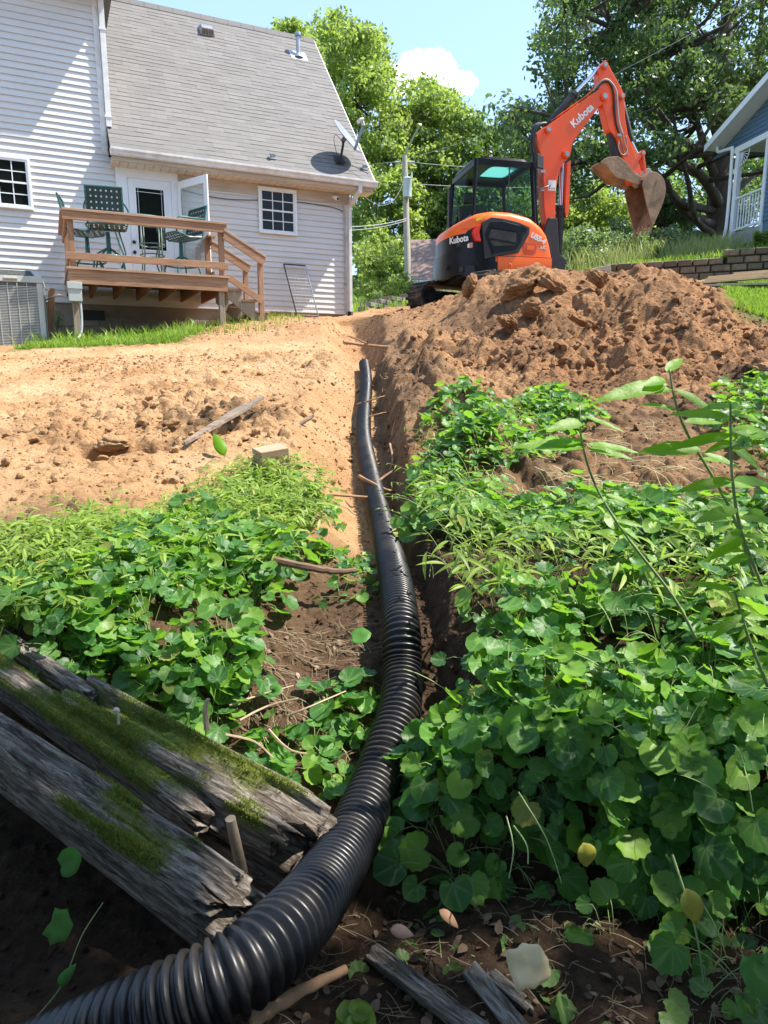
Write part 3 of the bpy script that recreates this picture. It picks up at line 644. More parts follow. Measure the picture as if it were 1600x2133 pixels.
# steps down to the right
st = empty('steps', (0, 0, 0), 0, deck)
mb = MB()
for yy in (-2.14, -1.24):
    mb.prism([(DX1+.002, .28), (DX1+.002, -.02), (DX1+.72, -.62), (DX1+.92, -.62), (DX1+.92, -.42), (DX1+.70, -.42), (DX1+.70, -.25), (DX1+.47, -.25), (DX1+.47, -.08), (DX1+.24, -.08), (DX1+.24, .10), (DX1+.002, .10)], yy, yy+.038, 'y')
mb.build('stringer', M_DKG, st)
for k in range(4): MB().box(DX1+.01+.23*k, DX1+.27+.23*k, -2.17, -1.18, .102-.172*k, .138-.172*k).build('tread', M_DKC, st, bevel=.003, seg=1)
for yy, s_ in ((-2.2, 0), (-1.2, 1)):
    MB().box(-2.60, -2.515, yy+.02, yy+.105, -.5, .58).build('post', M_DKZ, st, bevel=.004, seg=1)
    mb = MB(); mb.bar((DX1-.03, yy, .97), (-2.50, yy, .59), .035, .12); mb.bar((DX1, yy, .32), (-2.55, yy, -.06), .035, .1); mb.build('hand_rail', M_DK, st, bevel=.003, seg=1)
    mb = MB(); mb.bar((DX1-.03, yy+.045, 1.055), (-2.47, yy+.045, .675), .14, .035); mb.build('hand_rail_cap', M_DKC, st, bevel=.003, seg=1)
# disconnect box on the left leg with conduit
bx = empty('electrical_box', h2w(DX0+.06, DY-.02, 0), HT); tag(bx, 'pale grey electrical disconnect box fixed to left deck leg', 'electrical box')
M_BOX = simple('pale_box', (.42, .46, .44), .45, vary=.06)
MB().box(-.09, .10, -.11, .06, -.20, .07).build('body', M_BOX, bx, bevel=.008); MB().box(-.10, .11, -.125, .065, -.02, .085).build('lid', M_BOX, bx, bevel=.008)
MB().tube(smooth_path([(.07, -.04, -.2), (.07, -.05, -.45), (.03, -.10, -.70), (-.15, -.2, -.84), (-.42, -.15, -.84)], 6), .018, 8).build('conduit', simple('grey_conduit', (.42, .43, .43), .4), bx, smooth=True)
MB().tube(smooth_path([(-.09, .03, -.14), (-.25, .1, -.10), (-.5, 1.2, -.14), (-.6, 2.0, -.16)], 5), .012, 6).build('supply_cable', M_TAN, bx)
# ---------------- patio furniture ----------------
M_GRN = simple('green_metal', (.012, .10, .085), .4, 0, vary=.15, coat=.3)
M_STRAP = simple('dark_strap', (.018, .045, .042), .5, vary=.3)
def swivel_chair(name, label, x, y, rz, group='swivel chairs on the deck'):
    r_ = empty(name, h2w(x, y, .326), HT+R(rz)); r_.scale = (1.13, 1.13, 1.16); tag(r_, label, 'chair', group)
    # ring base with four feet
    mb = MB(); mb.tube([(.25*math.cos(a), .25*math.sin(a), .22) for a in [2*math.pi*k/20 for k in range(20)]], .014, 6, closed=True)
    mb.tube([(.29*math.cos(a), .29*math.sin(a), .03) for a in [2*math.pi*k/20 for k in range(20)]], .014, 6, closed=True); mb.build('ring', M_GRN, r_, smooth=True)
    for k in range(4):
        a = math.pi/4+k*math.pi/2; c_, s_ = math.cos(a), math.sin(a)
        MB().tube(smooth_path([(.03*c_, .03*s_, .34), (.16*c_, .16*s_, .27), (.25*c_, .25*s_, .2), (.30*c_, .30*s_, .01)], 4), .013, 6).build('leg', M_GRN, r_, smooth=True)
    MB().tube([(0, 0, .26), (0, 0, .56)], [.035, .028], 12).build('pedestal', M_GRN, r_, smooth='auto')
    w_, d_ = .24, .23; sz = .62
    mb = MB(); mb.tube(smooth_path([(-w_, -d_, sz+.02), (-w_, 0, sz-.02), (-w_, d_, sz+.0), (w_, d_, sz+.0), (w_, 0, sz-.02), (w_, -d_, sz+.02), (-w_, -d_, sz+.02)], 4), .014, 6)
    mb.bar((-w_, -.05, sz-.03), (w_, -.05, sz-.03), .04, .02); mb.build('seat_frame', M_GRN, r_, smooth='auto')
    mb = MB()
    for k in range(7):
        q = -w_+.04+k*(2*w_-.08)/6; mb.add([(q-.023, -d_, sz+.025), (q+.023, -d_, sz+.025), (q+.023, 0, sz-.04), (q-.023, 0, sz-.04), (q+.023, d_, sz+.005), (q-.023, d_, sz+.005)], [(0, 1, 2, 3), (3, 2, 4, 5)])
    for k in range(6):
        q = -d_+.045+k*(2*d_-.09)/5; zz = sz-.03+.05*abs(q)/d_; mb.add([(-w_, q-.023, zz), (w_, q-.023, zz), (w_, q+.023, zz), (-w_, q+.023, zz)], [(0, 1, 2, 3)])
    mb.build('seat', M_STRAP, r_)
    mb = MB(); bh = .46
    mb.tube([(-w_, d_, sz), (-w_, d_+.10, sz+bh), (w_, d_+.10, sz+bh), (w_, d_, sz)], .014, 6); mb.build('back_frame', M_GRN, r_, smooth='auto')
    mb = MB()
    for k in range(7): q = -w_+.035+k*(2*w_-.07)/6; mb.add([(q-.024, d_+.01, sz+.05), (q+.024, d_+.01, sz+.05), (q+.024, d_+.102, sz+bh), (q-.024, d_+.102, sz+bh)], [(0, 1, 2, 3)])
    for k in range(6): q = .06+k*(bh-.1)/5; yy = d_+.10*q/bh+.004; mb.add([(-w_, yy, sz+q), (w_, yy, sz+q), (w_, yy+.01, sz+q+.05), (-w_, yy+.01, sz+q+.05)], [(0, 1, 2, 3)])
    mb.build('backrest', M_STRAP, r_)
    for s_ in (-1, 1): MB().tube(smooth_path([(s_*(w_+.01), d_+.05, sz+.27), (s_*(w_+.05), .05, sz+.24), (s_*(w_+.05), -.2, sz+.22), (s_*(w_+.03), -.23, sz+.1), (s_*w_, -.2, sz)], 4), .013, 6).build('arm', M_GRN, r_, smooth=True)
    return r_
swivel_chair('swivel_chair', 'dark strap swivel chair with its back turned, front left of the deck', -4.93, -1.62, 172)
swivel_chair('swivel_chair', 'green swivel chair at far left of deck, half behind the front left chair', -5.22, -1.05, 80)
swivel_chair('swivel_chair', 'green swivel chair with tilted back beside the open storm door', -3.72, -1.30, -68)
tb = empty('patio_table', h2w(-4.4, -1.35, .326), HT); tag(tb, 'tall oval green metal table in the middle of the deck', 'table')
el = lambda rx, ry, z, n=28: [(rx*math.cos(2*math.pi*k/n), ry*math.sin(2*math.pi*k/n), z) for k in range(n)]
MB().tube(el(.52, .34, .95), .018, 6, closed=True).build('rim', M_GRN, tb, smooth=True)
MB().prism([(p[0], p[1]) for p in el(.51, .33, 0)], .945, .952, 'z').build('glass_top', M_CLEAR, tb)
for (x, y) in ((-.33, -.2), (.33, -.2), (.33, .2), (-.33, .2)): MB().tube(smooth_path([(x*1.25, y*1.3, .94), (x, y, .6), (x*.8, y*.8, .3), (x*1.2, y*1.3, 0)], 4), .013, 6).build('leg', M_GRN, tb, smooth=True)
cf = empty('bar_stool_frame', h2w(-4.28, -1.85, .326), HT); tag(cf, 'bare stool frame of bent rods without a seat, facing the door', 'stool')
M_OLD = simple('rusty_rod', (.11, .15, .12), .5, vary=.4, scale=9, dirt=(.22, .15, .08))
for z, r_ in ((.30, .19), (.46, .2), (.78, .2)): MB().tube([(r_*math.cos(2*math.pi*k/20), r_*math.sin(2*math.pi*k/20), z) for k in range(20)], .011, 6, closed=True).build('ring', M_OLD, cf, smooth=True)
for k in range(4):
    a = math.pi/4+k*math.pi/2; MB().tube([(.2*math.cos(a), .2*math.sin(a), .80), (.19*math.cos(a), .19*math.sin(a), .30), (.23*math.cos(a), .23*math.sin(a), 0)], .011, 6).build('leg', M_OLD, cf, smooth=True)
# ---------------- air conditioner ----------------
ac = empty('air_conditioner', h2w(-6.36, -1.55, -1.10), HT-R(2)); tag(ac, 'grey outdoor air conditioning unit with louvered sides', 'air conditioner')
M_AC = simple('ac_grey', (.42, .43, .40), .5, vary=.08); M_ACD = simple('ac_coil', (.10, .10, .10), .6, vary=.4, scale=5)
W = .42; H = 1.34
MB().box(-W-.05, W+.05, -W-.05, W+.05, -.1, .04).build('base_pad', simple('grey_pad', (.25, .23, .2), .9), ac)
MB().box(-W+.02, W-.02, -W+.02, W-.02, .05, H-.16).build('coil', M_ACD, ac)
for sx_ in (-1, 1):
    for sy_ in (-1, 1): MB().box(min(sx_*W, sx_*(W-.09)), max(sx_*W, sx_*(W-.09)), min(sy_*W, sy_*(W-.09)), max(sy_*W, sy_*(W-.09)), .041, H-.161).build('corner_post', M_AC, ac, bevel=.02)
mb = MB(); n_ = 46
for k in range(n_):
    z = .07+k*(H-.27)/n_
    for (a, b_) in (((-W+.09, -W+.006), (W-.09, -W+.006)), ((W-.006, -W+.09), (W-.006, W-.09))): mb.bar((*a, z), (*b_, z), .012, .012)
for k in range(1, 5):
    x = -W+.09+k*(2*W-.18)/5; mb.box(x-.006, x+.006, -W-.006, -W+.0, .05, H-.17); mb.box(W, W+.006, x-.006, x+.006, .05, H-.17)
mb.build('louvers', M_AC, ac)
mb = MB(); mb.add([(-W-.01, -W-.01, H-.16), (W+.01, -W-.01, H-.16), (W+.01, W+.01, H-.16), (-W-.01, W+.01, H-.16), (-W+.0, -W+.0, H-.06), (W-.0, -W+.0, H-.06), (W-.0, W-.0, H-.06), (-W+.0, W-.0, H-.06), (-W+.09, -W+.09, H+.03), (W-.09, -W+.09, H+.03), (W-.09, W-.09, H+.03), (-W+.09, W-.09, H+.03)],
    [(0, 3, 2, 1), (0, 1, 5, 4), (1, 2, 6, 5), (2, 3, 7, 6), (3, 0, 4, 7), (4, 5, 9, 8), (5, 6, 10, 9), (6, 7, 11, 10), (7, 4, 8, 11), (8, 9, 10, 11)]); mb.build('top', M_AC, ac, bevel=.01)
mb = MB()
for k in range(6):
    f = (k+.6)/6.6; z = H-.06+.09*f-.004; y = -W+.09*f-.004; mb.bar((-W+.1+.06*f, y, z), (W-.1-.06*f, y, z), .012, .008, (0, 1, 0)); mb.bar((W-.09*f+.004, -W+.1+.06*f, z), (W-.09*f+.004, W-.16, z), .012, .008, (1, 0, 0))
mb.build('vent_slots', M_BLACK, ac)
MB().tube([(-.1, -W-.011, H-.11), (.08, -W-.011, H-.11)], .022, 8).build('badge', simple('badge_tan', (.36, .33, .27), .4), ac)
pst = MB().box(-.05, .05, -.03, .03, -.9, .35).build('wooden_stake', M_DKZ); pst.location = h2w(-5.86, -1.2, -.25); pst.rotation_euler = (0, R(6), HT); tag(pst, 'thin brown wooden stake beside the air conditioner', 'stake')
# wire panel leaning on the wall
wp = empty('wire_panel', h2w(-1.05, -.42, -.25), HT); tag(wp, 'dark wire trellis panel leaning on the white wall', 'trellis')
def wl(u, v): return Vector((-.42+u*.48-v*.05, -.12*(0)+v*.36-.05, -.05+v*1.2))
def wl(u, v): return Vector((-.25+u*.46-v*.20, v*.33-.02, -.05+v*1.22))
MB().tube([wl(0, 0), wl(0, 1)], .013, 6).build('side_rod', M_BLACK, wp); MB().tube([wl(1, 0), wl(1, 1)], .013, 6).build('side_rod', M_METAL, wp); MB().tube([wl(0, 1), wl(1, 1)], .015, 6).build('top_rod', M_BLACK, wp)
mb = MB()
for k in range(1, 7): mb.tube([wl(k/7, .12), wl(k/7, .97)], .0025, 4)
for k in range(16): mb.tube([wl(0, .12+k*.055), wl(1, .12+k*.055)], .0025, 4)
mb.build('wire_mesh', M_METAL, wp)
# ---------------- the excavator ----------------
EX = P(1035, 600, 12.6); EX.z = 1.25; EH = R(12)
ex = empty('excavator', EX, EH); tag(ex, 'orange and black compact tracked excavator behind the dirt pile', 'excavator')
def orange(name, col, dirt=.25):
    return simple(name, col, .32, vary=.05, scale=2, bstr=.02, coat=.1, spec=.35, dirt=(.45, .16, .06), dirt_amt=dirt*1.3, dirt_scale=2.2)
M_OR = orange('orange_paint', (.90, .135, .006)); M_ORD = orange('boom_red_orange', (.82, .085, .008), .35)
M_EBLK = simple('glossy_black_shell', (.006, .0065, .008), .3, vary=.3, bstr=.02, coat=.0, spec=.2, dirt=(.03, .024, .018), dirt_amt=.4, dirt_scale=2)
M_EMAT = simple('matt_black', (.018, .018, .019), .6, vary=.3)
M_RUB = simple('muddy_rubber', (.028, .024, .021), .8, vary=.4, scale=8, bstr=.3, bscale=20, bdist=.01, dirt=(.24, .14, .075), dirt_amt=.8, dirt_scale=4)
M_CHR = simple('chrome_rod', (.62, .63, .66), .12, 1, vary=.03)
M_MUD = simple('muddy_steel', (.24, .15, .085), .75, vary=.35, scale=6, bstr=.5, bscale=22, bdist=.01, dirt=(.40, .25, .14), dirt_amt=.9, dirt_scale=5)
M_STL = simple('worn_steel', (.27, .245, .21), .5, .4, vary=.25, scale=10, dirt=(.33, .22, .13), dirt_amt=.8, dirt_scale=5)
m, t, b = newmat('cab_glass'); b.inputs['Base Color'].default_value = (.02, .05, .045, 1); b.inputs['Roughness'].default_value = .03; b.inputs['Specular IOR Level'].default_value = 1
tr = N(t, 'ShaderNodeBsdfTransparent'); tr.inputs[0].default_value = (.78, .92, .87, 1); mx = N(t, 'ShaderNodeMixShader'); mx.inputs[0].default_value = .89
t.links.new(b.outputs[0], mx.inputs[1]); t.links.new(tr.outputs[0], mx.inputs[2]); t.links.new(mx.outputs[0], t.nodes['Material Output'].inputs[0]); M_CG = m
# outline of the swinging body: from front right round the tail to front left
def outline(k):
    """k 0..1"""
    Ls = 1.05; A = 2.55; tot = 2*Ls+A; u = k*tot
    if u < Ls: return Vector((.60-u, -.95, 0)), Vector((0, -1, 0))
    if u > Ls+A: return Vector((-.45+(u-Ls-A), .95, 0)), Vector((0, 1, 0))
    a = -math.pi/2-(u-Ls)/A*math.pi; c, s = math.cos(a), math.sin(a); e = .80
    f = lambda q: math.copysign(abs(q)**e, q)
    return Vector((-.45+.62*f(c), .95*f(s), 0)), Vector((c/.62, s/.95, 0)).normalized()
def ztop(x): return float(np.interp(x, [-1.1, -.95, -.77, -.43, -.12, .2, .4, .52, .585, .62], [1.32, 1.38, 1.44, 1.48, 1.475, 1.41, 1.28, 1.13, .92, .70]))
NB = 96; V = []; F = []
rings = []
for (dz, ins) in ((None, 0.0), (-.16, 0), (-.09, .012), (-.035, .05), (-.008, .11), (0, .2)):
    rg = []
    for i in range(NB+1):
        p, n = outline(i/NB); z = .60 if dz is None else ztop(p.x)+dz
        z = max(z, .60)
        rg.append((p.x-n.x*ins, p.y-n.y*ins, z))
    rings.append(rg)
rings.append([(p[0], p[1]*.25, p[2]) for p in rings[-1]])
for rg in rings: V += rg
n1_ = NB+1
for r_ in range(len(rings)-1):
    for i in range(NB): F.append((r_*n1_+i, r_*n1_+i+1, (r_+1)*n1_+i+1, (r_+1)*n1_+i))
mb = MB(); mb.v = V; mb.f = F+[tuple(r_*n1_ for r_ in range(len(rings)))+tuple(r_*n1_+NB for r_ in reversed(range(len(rings)))), tuple(range(n1_))]
body = mb.build('body', M_OR, ex, smooth='auto')
def strip(name, k0, k1, lo, hi, off, mat, parent, n=40, th=.012, rows=1, bulge=0):
    """a shell that follows the body's outline; lo/hi functions of x"""
    V = []; F = []
    for i in range(n+1):
        k = k0+(k1-k0)*i/n; p, nn = outline(k); a, c_ = lo(p), hi(p)
        for j in range(rows+1):
            f = j/rows; z = a+(c_-a)*f; o_ = off+bulge*math.sin(math.pi*min(1, .12+f*.76)); V.append((p.x+nn.x*o_, p.y+nn.y*o_, z))
        V.append((p.x-nn.x*.0+nn.x*(off-th), p.y+nn.y*(off-th), c_)); V.append((p.x+nn.x*(off-th), p.y+nn.y*(off-th), a))
    m_ = rows+3
    for i in range(n):
        for j in range(m_): F.append((i*m_+j, i*m_+(j+1) % m_, (i+1)*m_+(j+1) % m_, (i+1)*m_+j))
    F += [tuple(range(m_)), tuple(n*m_+j for j in reversed(range(m_)))]
    mb = MB(); mb.v = V; mb.f = F; return mb.build(name, mat, parent, smooth='auto')
KX = lambda x: (.60-x)/(2*1.05+2.55)          # k of a point on the flat right side
IP = lambda xs, zs: (lambda p: float(np.interp(p.x, xs, zs)))
# black rear panel and side surround
strip('rear_panel', KX(-.40), .80, lambda p: .60, IP([-1.1, -.9, -.64, -.4], [1.15, 1.15, 1.25, 1.25]) if False else (lambda p: 1.125 if (p.y > -.80) else float(np.interp(p.x, [-.93, -.64, -.40], [1.13, 1.25, 1.25]))), .006, M_EBLK, ex, 60, .02)
cwt = strip('counterweight', KX(-.62), .80, lambda p: .47, lambda p: .87 if p.x < -.72 else float(np.interp(p.x, [-.72, -.62], [.86, .66])), .028, M_EBLK, ex, 60, .10, 8, .02)
strip('counterweight_foot', KX(-.37), KX(-.63), lambda p: .47, lambda p: .665, .024, M_EBLK, cwt, 6, .09, 4, .01)
strip('lower_skirt', KX(.595), KX(-.365), lambda p: .53+.0*p.x, lambda p: .755, .012, M_OR, ex, 20, .06, 3, .012)
strip('seam', KX(.59), KX(-.40), lambda p: .757, lambda p: .766, .002, M_EMAT, ex, 10, .01)
MB().box(-.9, .55, -.93, .93, .44, .60).build('under_plate', M_EMAT, ex)
MB().tube([(0, 0, .28), (0, 0, .45)], .42, 32).build('slew_ring', M_EMAT, ex)
# hexagonal grille
hexp = [(-.665, 1.27), (-.50, 1.355), (-.30, 1.345), (-.02, 1.295), (.175, 1.225), (.165, 1.11), (-.01, .82), (-.47, .735), (-.60, .70)]
hx = MB().prism(hexp, -.985, -.945, 'y').build('vent_panel', M_EMAT, ex, bevel=.008)
sc_ = lambda p, f: (-.24+(p[0]+.24)*f, 1.05+(p[1]-1.05)*f)
inner = [(-.60, 1.10), (-.53, 1.28), (-.30, 1.30), (-.03, 1.25), (.06, 1.18), (.02, .97), (-.06, .87), (-.45, .79)]
MB().prism(inner, -.992, -.984, 'y').build('grille', M_EBLK, hx, bevel=.004, seg=1)
mesh_m = simple('grille_mesh', (.035, .033, .03), .7, vary=.5, scale=40, dirt=(.16, .12, .09), dirt_amt=.7, dirt_scale=3)
MB().prism([(-.55, 1.05), (-.50, 1.17), (-.07, 1.13), (-.06, 1.0), (-.09, .93), (-.46, .91)], -.996, -.991, 'y').build('grille_mesh', mesh_m, hx)
mb = MB()
for (a, b_) in (((-.52, 1.205), (-.08, 1.155)), ((-.53, 1.02), (-.08, .965))): mb.bar((a[0], -1.0, a[1]), (b_[0], -1.0, b_[1]), .016, .02)
mb.bar((-.60, -.99, 1.10), (-.46, -.99, .77), .012, .014); mb.build('slats', M_EBLK, hx)
MB().prism([(.02, 1.25), (.13, 1.20), (.10, 1.12)], -.993, -.984, 'y').build('louver', M_EBLK, hx)
red = orange('red_reflector', (.75, .03, .008), .05)
MB().prism([(-.665, 1.25), (-.80, 1.16), (-.81, 1.09), (-.755, .98), (-.665, .975), (-.70, 1.12)], -.975, -.90, 'y').build('red_chevron', red, ex, bevel=.008)
# latch recess, tie ring, stickers
lt = MB().prism([(.07, .96), (.10, 1.0), (.29, .98), (.325, .94), (.31, .84), (.27, .80), (.12, .805), (.075, .85)], -.957, -.948, 'y').build('latch_recess', orange('recess_orange', (.6, .07, .01)), ex, bevel=.004)
MB().box(.14, .27, -.966, -.957, .87, .94).build('latch', M_OR, lt, bevel=.006)
MB().tube([(-.15+.025*math.cos(a), -.975, .60+.04*math.sin(a)) for a in [2*math.pi*k/14 for k in range(14)]], .008, 6, closed=True).build('tie_ring', M_OR, ex, smooth=True)
yel = simple('yellow_label', (.75, .55, .02), .5, vary=.1); M_WHT = simple('white_label', (.78, .76, .72), .5, vary=.05); M_PINK = simple('red_label', (.55, .25, .22), .5)
def on_body(k, z, w_, h_, name, mat, parent=ex, off=.012):
    p, n = outline(k); t_ = Vector((-n.y, n.x, 0))
    c_ = p+n*off+Vector((0, 0, z)); q = [c_-t_*w_/2-Vector((0, 0, h_/2)), c_+t_*w_/2-Vector((0, 0, h_/2)), c_+t_*w_/2+Vector((0, 0, h_/2)), c_-t_*w_/2+Vector((0, 0, h_/2))]
    mb = MB().add(q+[v-n*.006 for v in q], [(0, 1, 2, 3), (0, 4, 5, 1), (1, 5, 6, 2), (2, 6, 7, 3), (3, 7, 4, 0)]); return mb.build(name, mat, parent)
def text(name, s, size, mat, parent, mtx, shear=0, off=.0, extr=.002, space=1.0, sx=1.0):
    cu = bpy.data.curves.new('t', 'FONT'); cu.body = s; cu.size = size; cu.extrude = extr; cu.shear = shear; cu.offset = off; cu.align_x = 'CENTER'; cu.align_y = 'CENTER'; cu.space_character = space
    o = bpy.data.objects.new('t', cu); COL.objects.link(o); bpy.context.view_layer.update()
    me = bpy.data.meshes.new_from_object(o.evaluated_get(bpy.context.evaluated_depsgraph_get())); bpy.data.objects.remove(o)
    me.transform(mtx @ Matrix.Diagonal((sx, 1, 1, 1))); me.materials.clear(); return link_mesh(name, me, mat, parent)
def frame(o_, xd, up):
    xd = Vector(xd).normalized(); up = Vector(up); n = xd.cross(up).normalized(); up = n.cross(xd).normalized(); M = Matrix((xd, up, n)).transposed().to_4x4(); M.translation = Vector(o_); return M
pk, nk = outline(.375)
text('lettering', 'Kubota', .145, M_WHT, ex, frame(pk+nk*.014+Vector((0, 0, 1.045)), (-nk.y, nk.x, 0), (0, 0, 1)), off=.004)
on_body(.375, .97, .10, .07, 'rear_handle', M_EMAT); on_body(.315, .93, .07, .08, 'sticker', M_PINK); on_body(.325, .925, .035, .06, 'sticker', M_WHT, off=.014)
text('lettering', 'U55-4', .115, M_WHT, ex, frame((.335, -.956, 1.065), (1, 0, -.42), (0, 0, 1)), shear=.2, off=.006, space=.95)
text('lettering', 'A/C', .07, M_WHT, ex, frame((.44, -.953, .92), (1, 0, 0), (0, 0, 1)), off=.002)
MB().prism([(-.74, 1.335), (-.60, 1.395), (-.60, 1.35), (-.74, 1.29)], -.915, -.92, 'y').build('sticker', yel, ex)
mb = MB()
for (k_, z_) in ((.43, .62), (.345, .55)):
    p, n = outline(k_); p = p+n*.05; mb = MB(); mb.tube([p+n*.03+Vector((0, 0, z_)), p+n*.045+Vector((0, 0, z_))], .045, 16); mb.build('round_port', M_EMAT, cwt)
# raised scoop on the orange rear hood
pk2, nk2 = outline(.33); 
MB().add([pk2+nk2*(-.03)+Vector((0, 0, 1.20))+Vector((-nk2.y, nk2.x, 0))*a+Vector((0, 0, h_))+nk2*o_ for a, h_, o_ in ((-.12, .0, .045), (.12, .0, .045), (.02, .11, -.0), (-.12, .0, .0), (.12, .0, .0), (.02, .11, -.03))], [(0, 1, 2), (3, 5, 4), (0, 3, 4, 1), (1, 4, 5, 2), (2, 5, 3, 0)]).build('hood_scoop', M_OR, ex)
# ---- cab ----
cab = empty('cab', (0, 0, 0), 0, ex)
cy0, cy1 = -.42, .93
def cpt(x, y, z):   # cab leans in slightly with height
    f = (z-1.35)/1.08
    return Vector((x+(.05*f if x < 0 else -.09*f), y+(.03*f if y < 0 else -.03*f), z))
X0, X1 = -.63, .50
mb = MB()
for (x, y) in ((X0, cy0), (X1, cy0), (X0, cy1), (X1, cy1)):
    mb2 = MB(); mb2.tube([cpt(x, y, z) for z in np.linspace(1.30, 2.40, 6)], .036, 8); mb2.build('pillar', M_EBLK, cab, smooth='auto')
roofp = []
for z_, ins in ((2.37, .0), (2.40, -.035), (2.44, -.02), (2.465, .06)):
    rg = []
    for k in range(32):
        a = 2*math.pi*k/32; e = .35; fx = math.copysign(abs(math.cos(a))**e, math.cos(a)); fy = math.copysign(abs(math.sin(a))**e, math.sin(a))
        rg.append(((X0+X1-.04)/2+fx*((X1-X0-.14)/2-ins), (cy0+cy1)/2+fy*((cy1-cy0-.06)/2-ins), z_))
    roofp.append(rg)
mb = MB(); 
for rg in roofp: mb.v += rg
for r_ in range(3):
    for k in range(32): mb.f.append((r_*32+k, r_*32+(k+1) % 32, (r_+1)*32+(k+1) % 32, (r_+1)*32+k))
# inner lip leaving the skylight open
inn = [((p[0]-.0)*.0+(-.10)+(.26 if k in range(0, 9) or k > 23 else -.26)*1.0, 0, 0) for k, p in enumerate(roofp[0])]
b_ = len(mb.v); r0 = roofp[0]
sk = []
for k in range(32):
    a = 2*math.pi*k/32; e = .3; sk.append((.05+math.copysign(abs(math.cos(a))**e, math.cos(a))*.27, .22+math.copysign(abs(math.sin(a))**e, math.sin(a))*.36, 2.372))
mb.v += sk
for k in range(32): mb.f.append((k, b_+k, b_+(k+1) % 32, (k+1) % 32))
b2 = len(mb.v); mb.v += [(p[0], p[1], 2.466) for p in sk]
for k in range(32): mb.f.append((3*32+k, 3*32+(k+1) % 32, b2+(k+1) % 32, b2+k)); mb.f.append((b_+k, b2+k, b2+(k+1) % 32, b_+(k+1) % 32))
mb.build('roof', M_EBLK, cab, smooth='auto')
m, t, b = newmat('skylight'); b.inputs['Base Color'].default_value = (.15, .55, .5, 1); b.inputs['Roughness'].default_value = .2
tl = N(t, 'ShaderNodeBsdfTranslucent'); tl.inputs[0].default_value = (.35, .62, .60, 1); mx = N(t, 'ShaderNodeMixShader'); mx.inputs[0].default_value = .85
t.links.new(b.outputs[0], mx.inputs[1]); t.links.new(tl.outputs[0], mx.inputs[2]); t.links.new(mx.outputs[0], t.nodes['Material Output'].inputs[0])
MB().prism([(p[0], p[1]) for p in sk], 2.40, 2.408, 'z').build('skylight', m, cab)
mb = MB()   # frame rails
for (a, c_) in (((X0, cy0), (X1, cy0)), ((X0, cy1), (X1, cy1)), ((X0, cy0), (X0, cy1)), ((X1, cy0), (X1, cy1))):
    mb = MB(); mb.bar(cpt(*a, 2.35), cpt(*c_, 2.35), .05, .08); mb.build('roof_rail', M_EBLK, cab); mb = MB(); mb.bar(cpt(*a, 1.44), cpt(*c_, 1.44), .05, .16); mb.build('sill', M_EBLK, cab)
def gl(a, c_, z0, z1, o=(0, 0, 0), name='glass'):
    o = Vector(o); q = [cpt(*a, z0)+o, cpt(*c_, z0)+o, cpt(*c_, z1)+o, cpt(*a, z1)+o]; MB().add(q, [(0, 1, 2, 3)]).build(name, M_CG, cab)
gl((X0+.03, cy0), (X1-.03, cy0), 1.51, 2.32); gl((X0, cy0+.03), (X0, cy1-.03), 1.45, 2.30, name='rear_glass'); gl((X1, cy0+.03), (X1, cy1-.03), 1.0, 2.32, name='windscreen'); gl((X0+.03, cy1), (X1-.03, cy1), 1.2, 2.32)
MB().bar(cpt(-.03, cy0-.01, 1.5), cpt(-.03, cy0-.01, 2.34), .016, .02).build('window_divider', M_EMAT, cab)
for x in (-.38, .22): MB().box(x-.012, x+.012, cy0-.03, cy0-.008, 1.52, 1.62).build('window_latch', M_EMAT, cab)
st_ = MB(); st_.box(-.42, .06, .03, .52, 1.12, 1.24); st_.bar((-.38, .275, 1.2), (-.46, .275, 1.82), .44, .10, (0, 1, 0)); st_.bar((-.46, .275, 1.84), (-.47, .275, 2.03), .26, .08, (0, 1, 0)); st_.build('seat', M_EMAT, cab, bevel=.03)
mb = MB(); mb.tube([(.12, .58, 1.25), (.16, .58, 1.62)], .02, 8); mb.tube([(.16, -.1, 1.25), (.18, -.1, 1.6)], .02, 8); MB().box(-.55, .42, cy0+.05, cy1-.05, .95, 1.0).build('floor', M_EMAT, cab); mb.build('levers', M_EMAT, cab)
MB().box(X0+.0, X1-.02, cy1-.05, cy1-.01, .62, 1.40).build('door_panel', M_EBLK, cab)
mi = MB(); mi.tube([cpt(X1, cy0, 2.33), cpt(X1+.10, cy0-.05, 2.42)], .012, 6); mi.build('mirror_arm', M_EMAT, cab); MB().add([(.48, -.50, 2.30), (.62, -.44, 2.30), (.62, -.44, 2.50), (.46, -.52, 2.52), (.47, -.46, 2.30), (.61, -.40, 2.30), (.61, -.40, 2.50), (.45, -.48, 2.52)], [(0, 1, 2, 3), (7, 6, 5, 4), (0, 4, 5, 1), (1, 5, 6, 2), (2, 6, 7, 3), (3, 7, 4, 0)]).build('mirror', M_EMAT, cab, bevel=.01)
wk = MB(); wk.box(X0-.10, X0-.04, cy1-.30, cy1-.18, 1.35, 2.20); wk.build('rear_post', M_EMAT, cab)
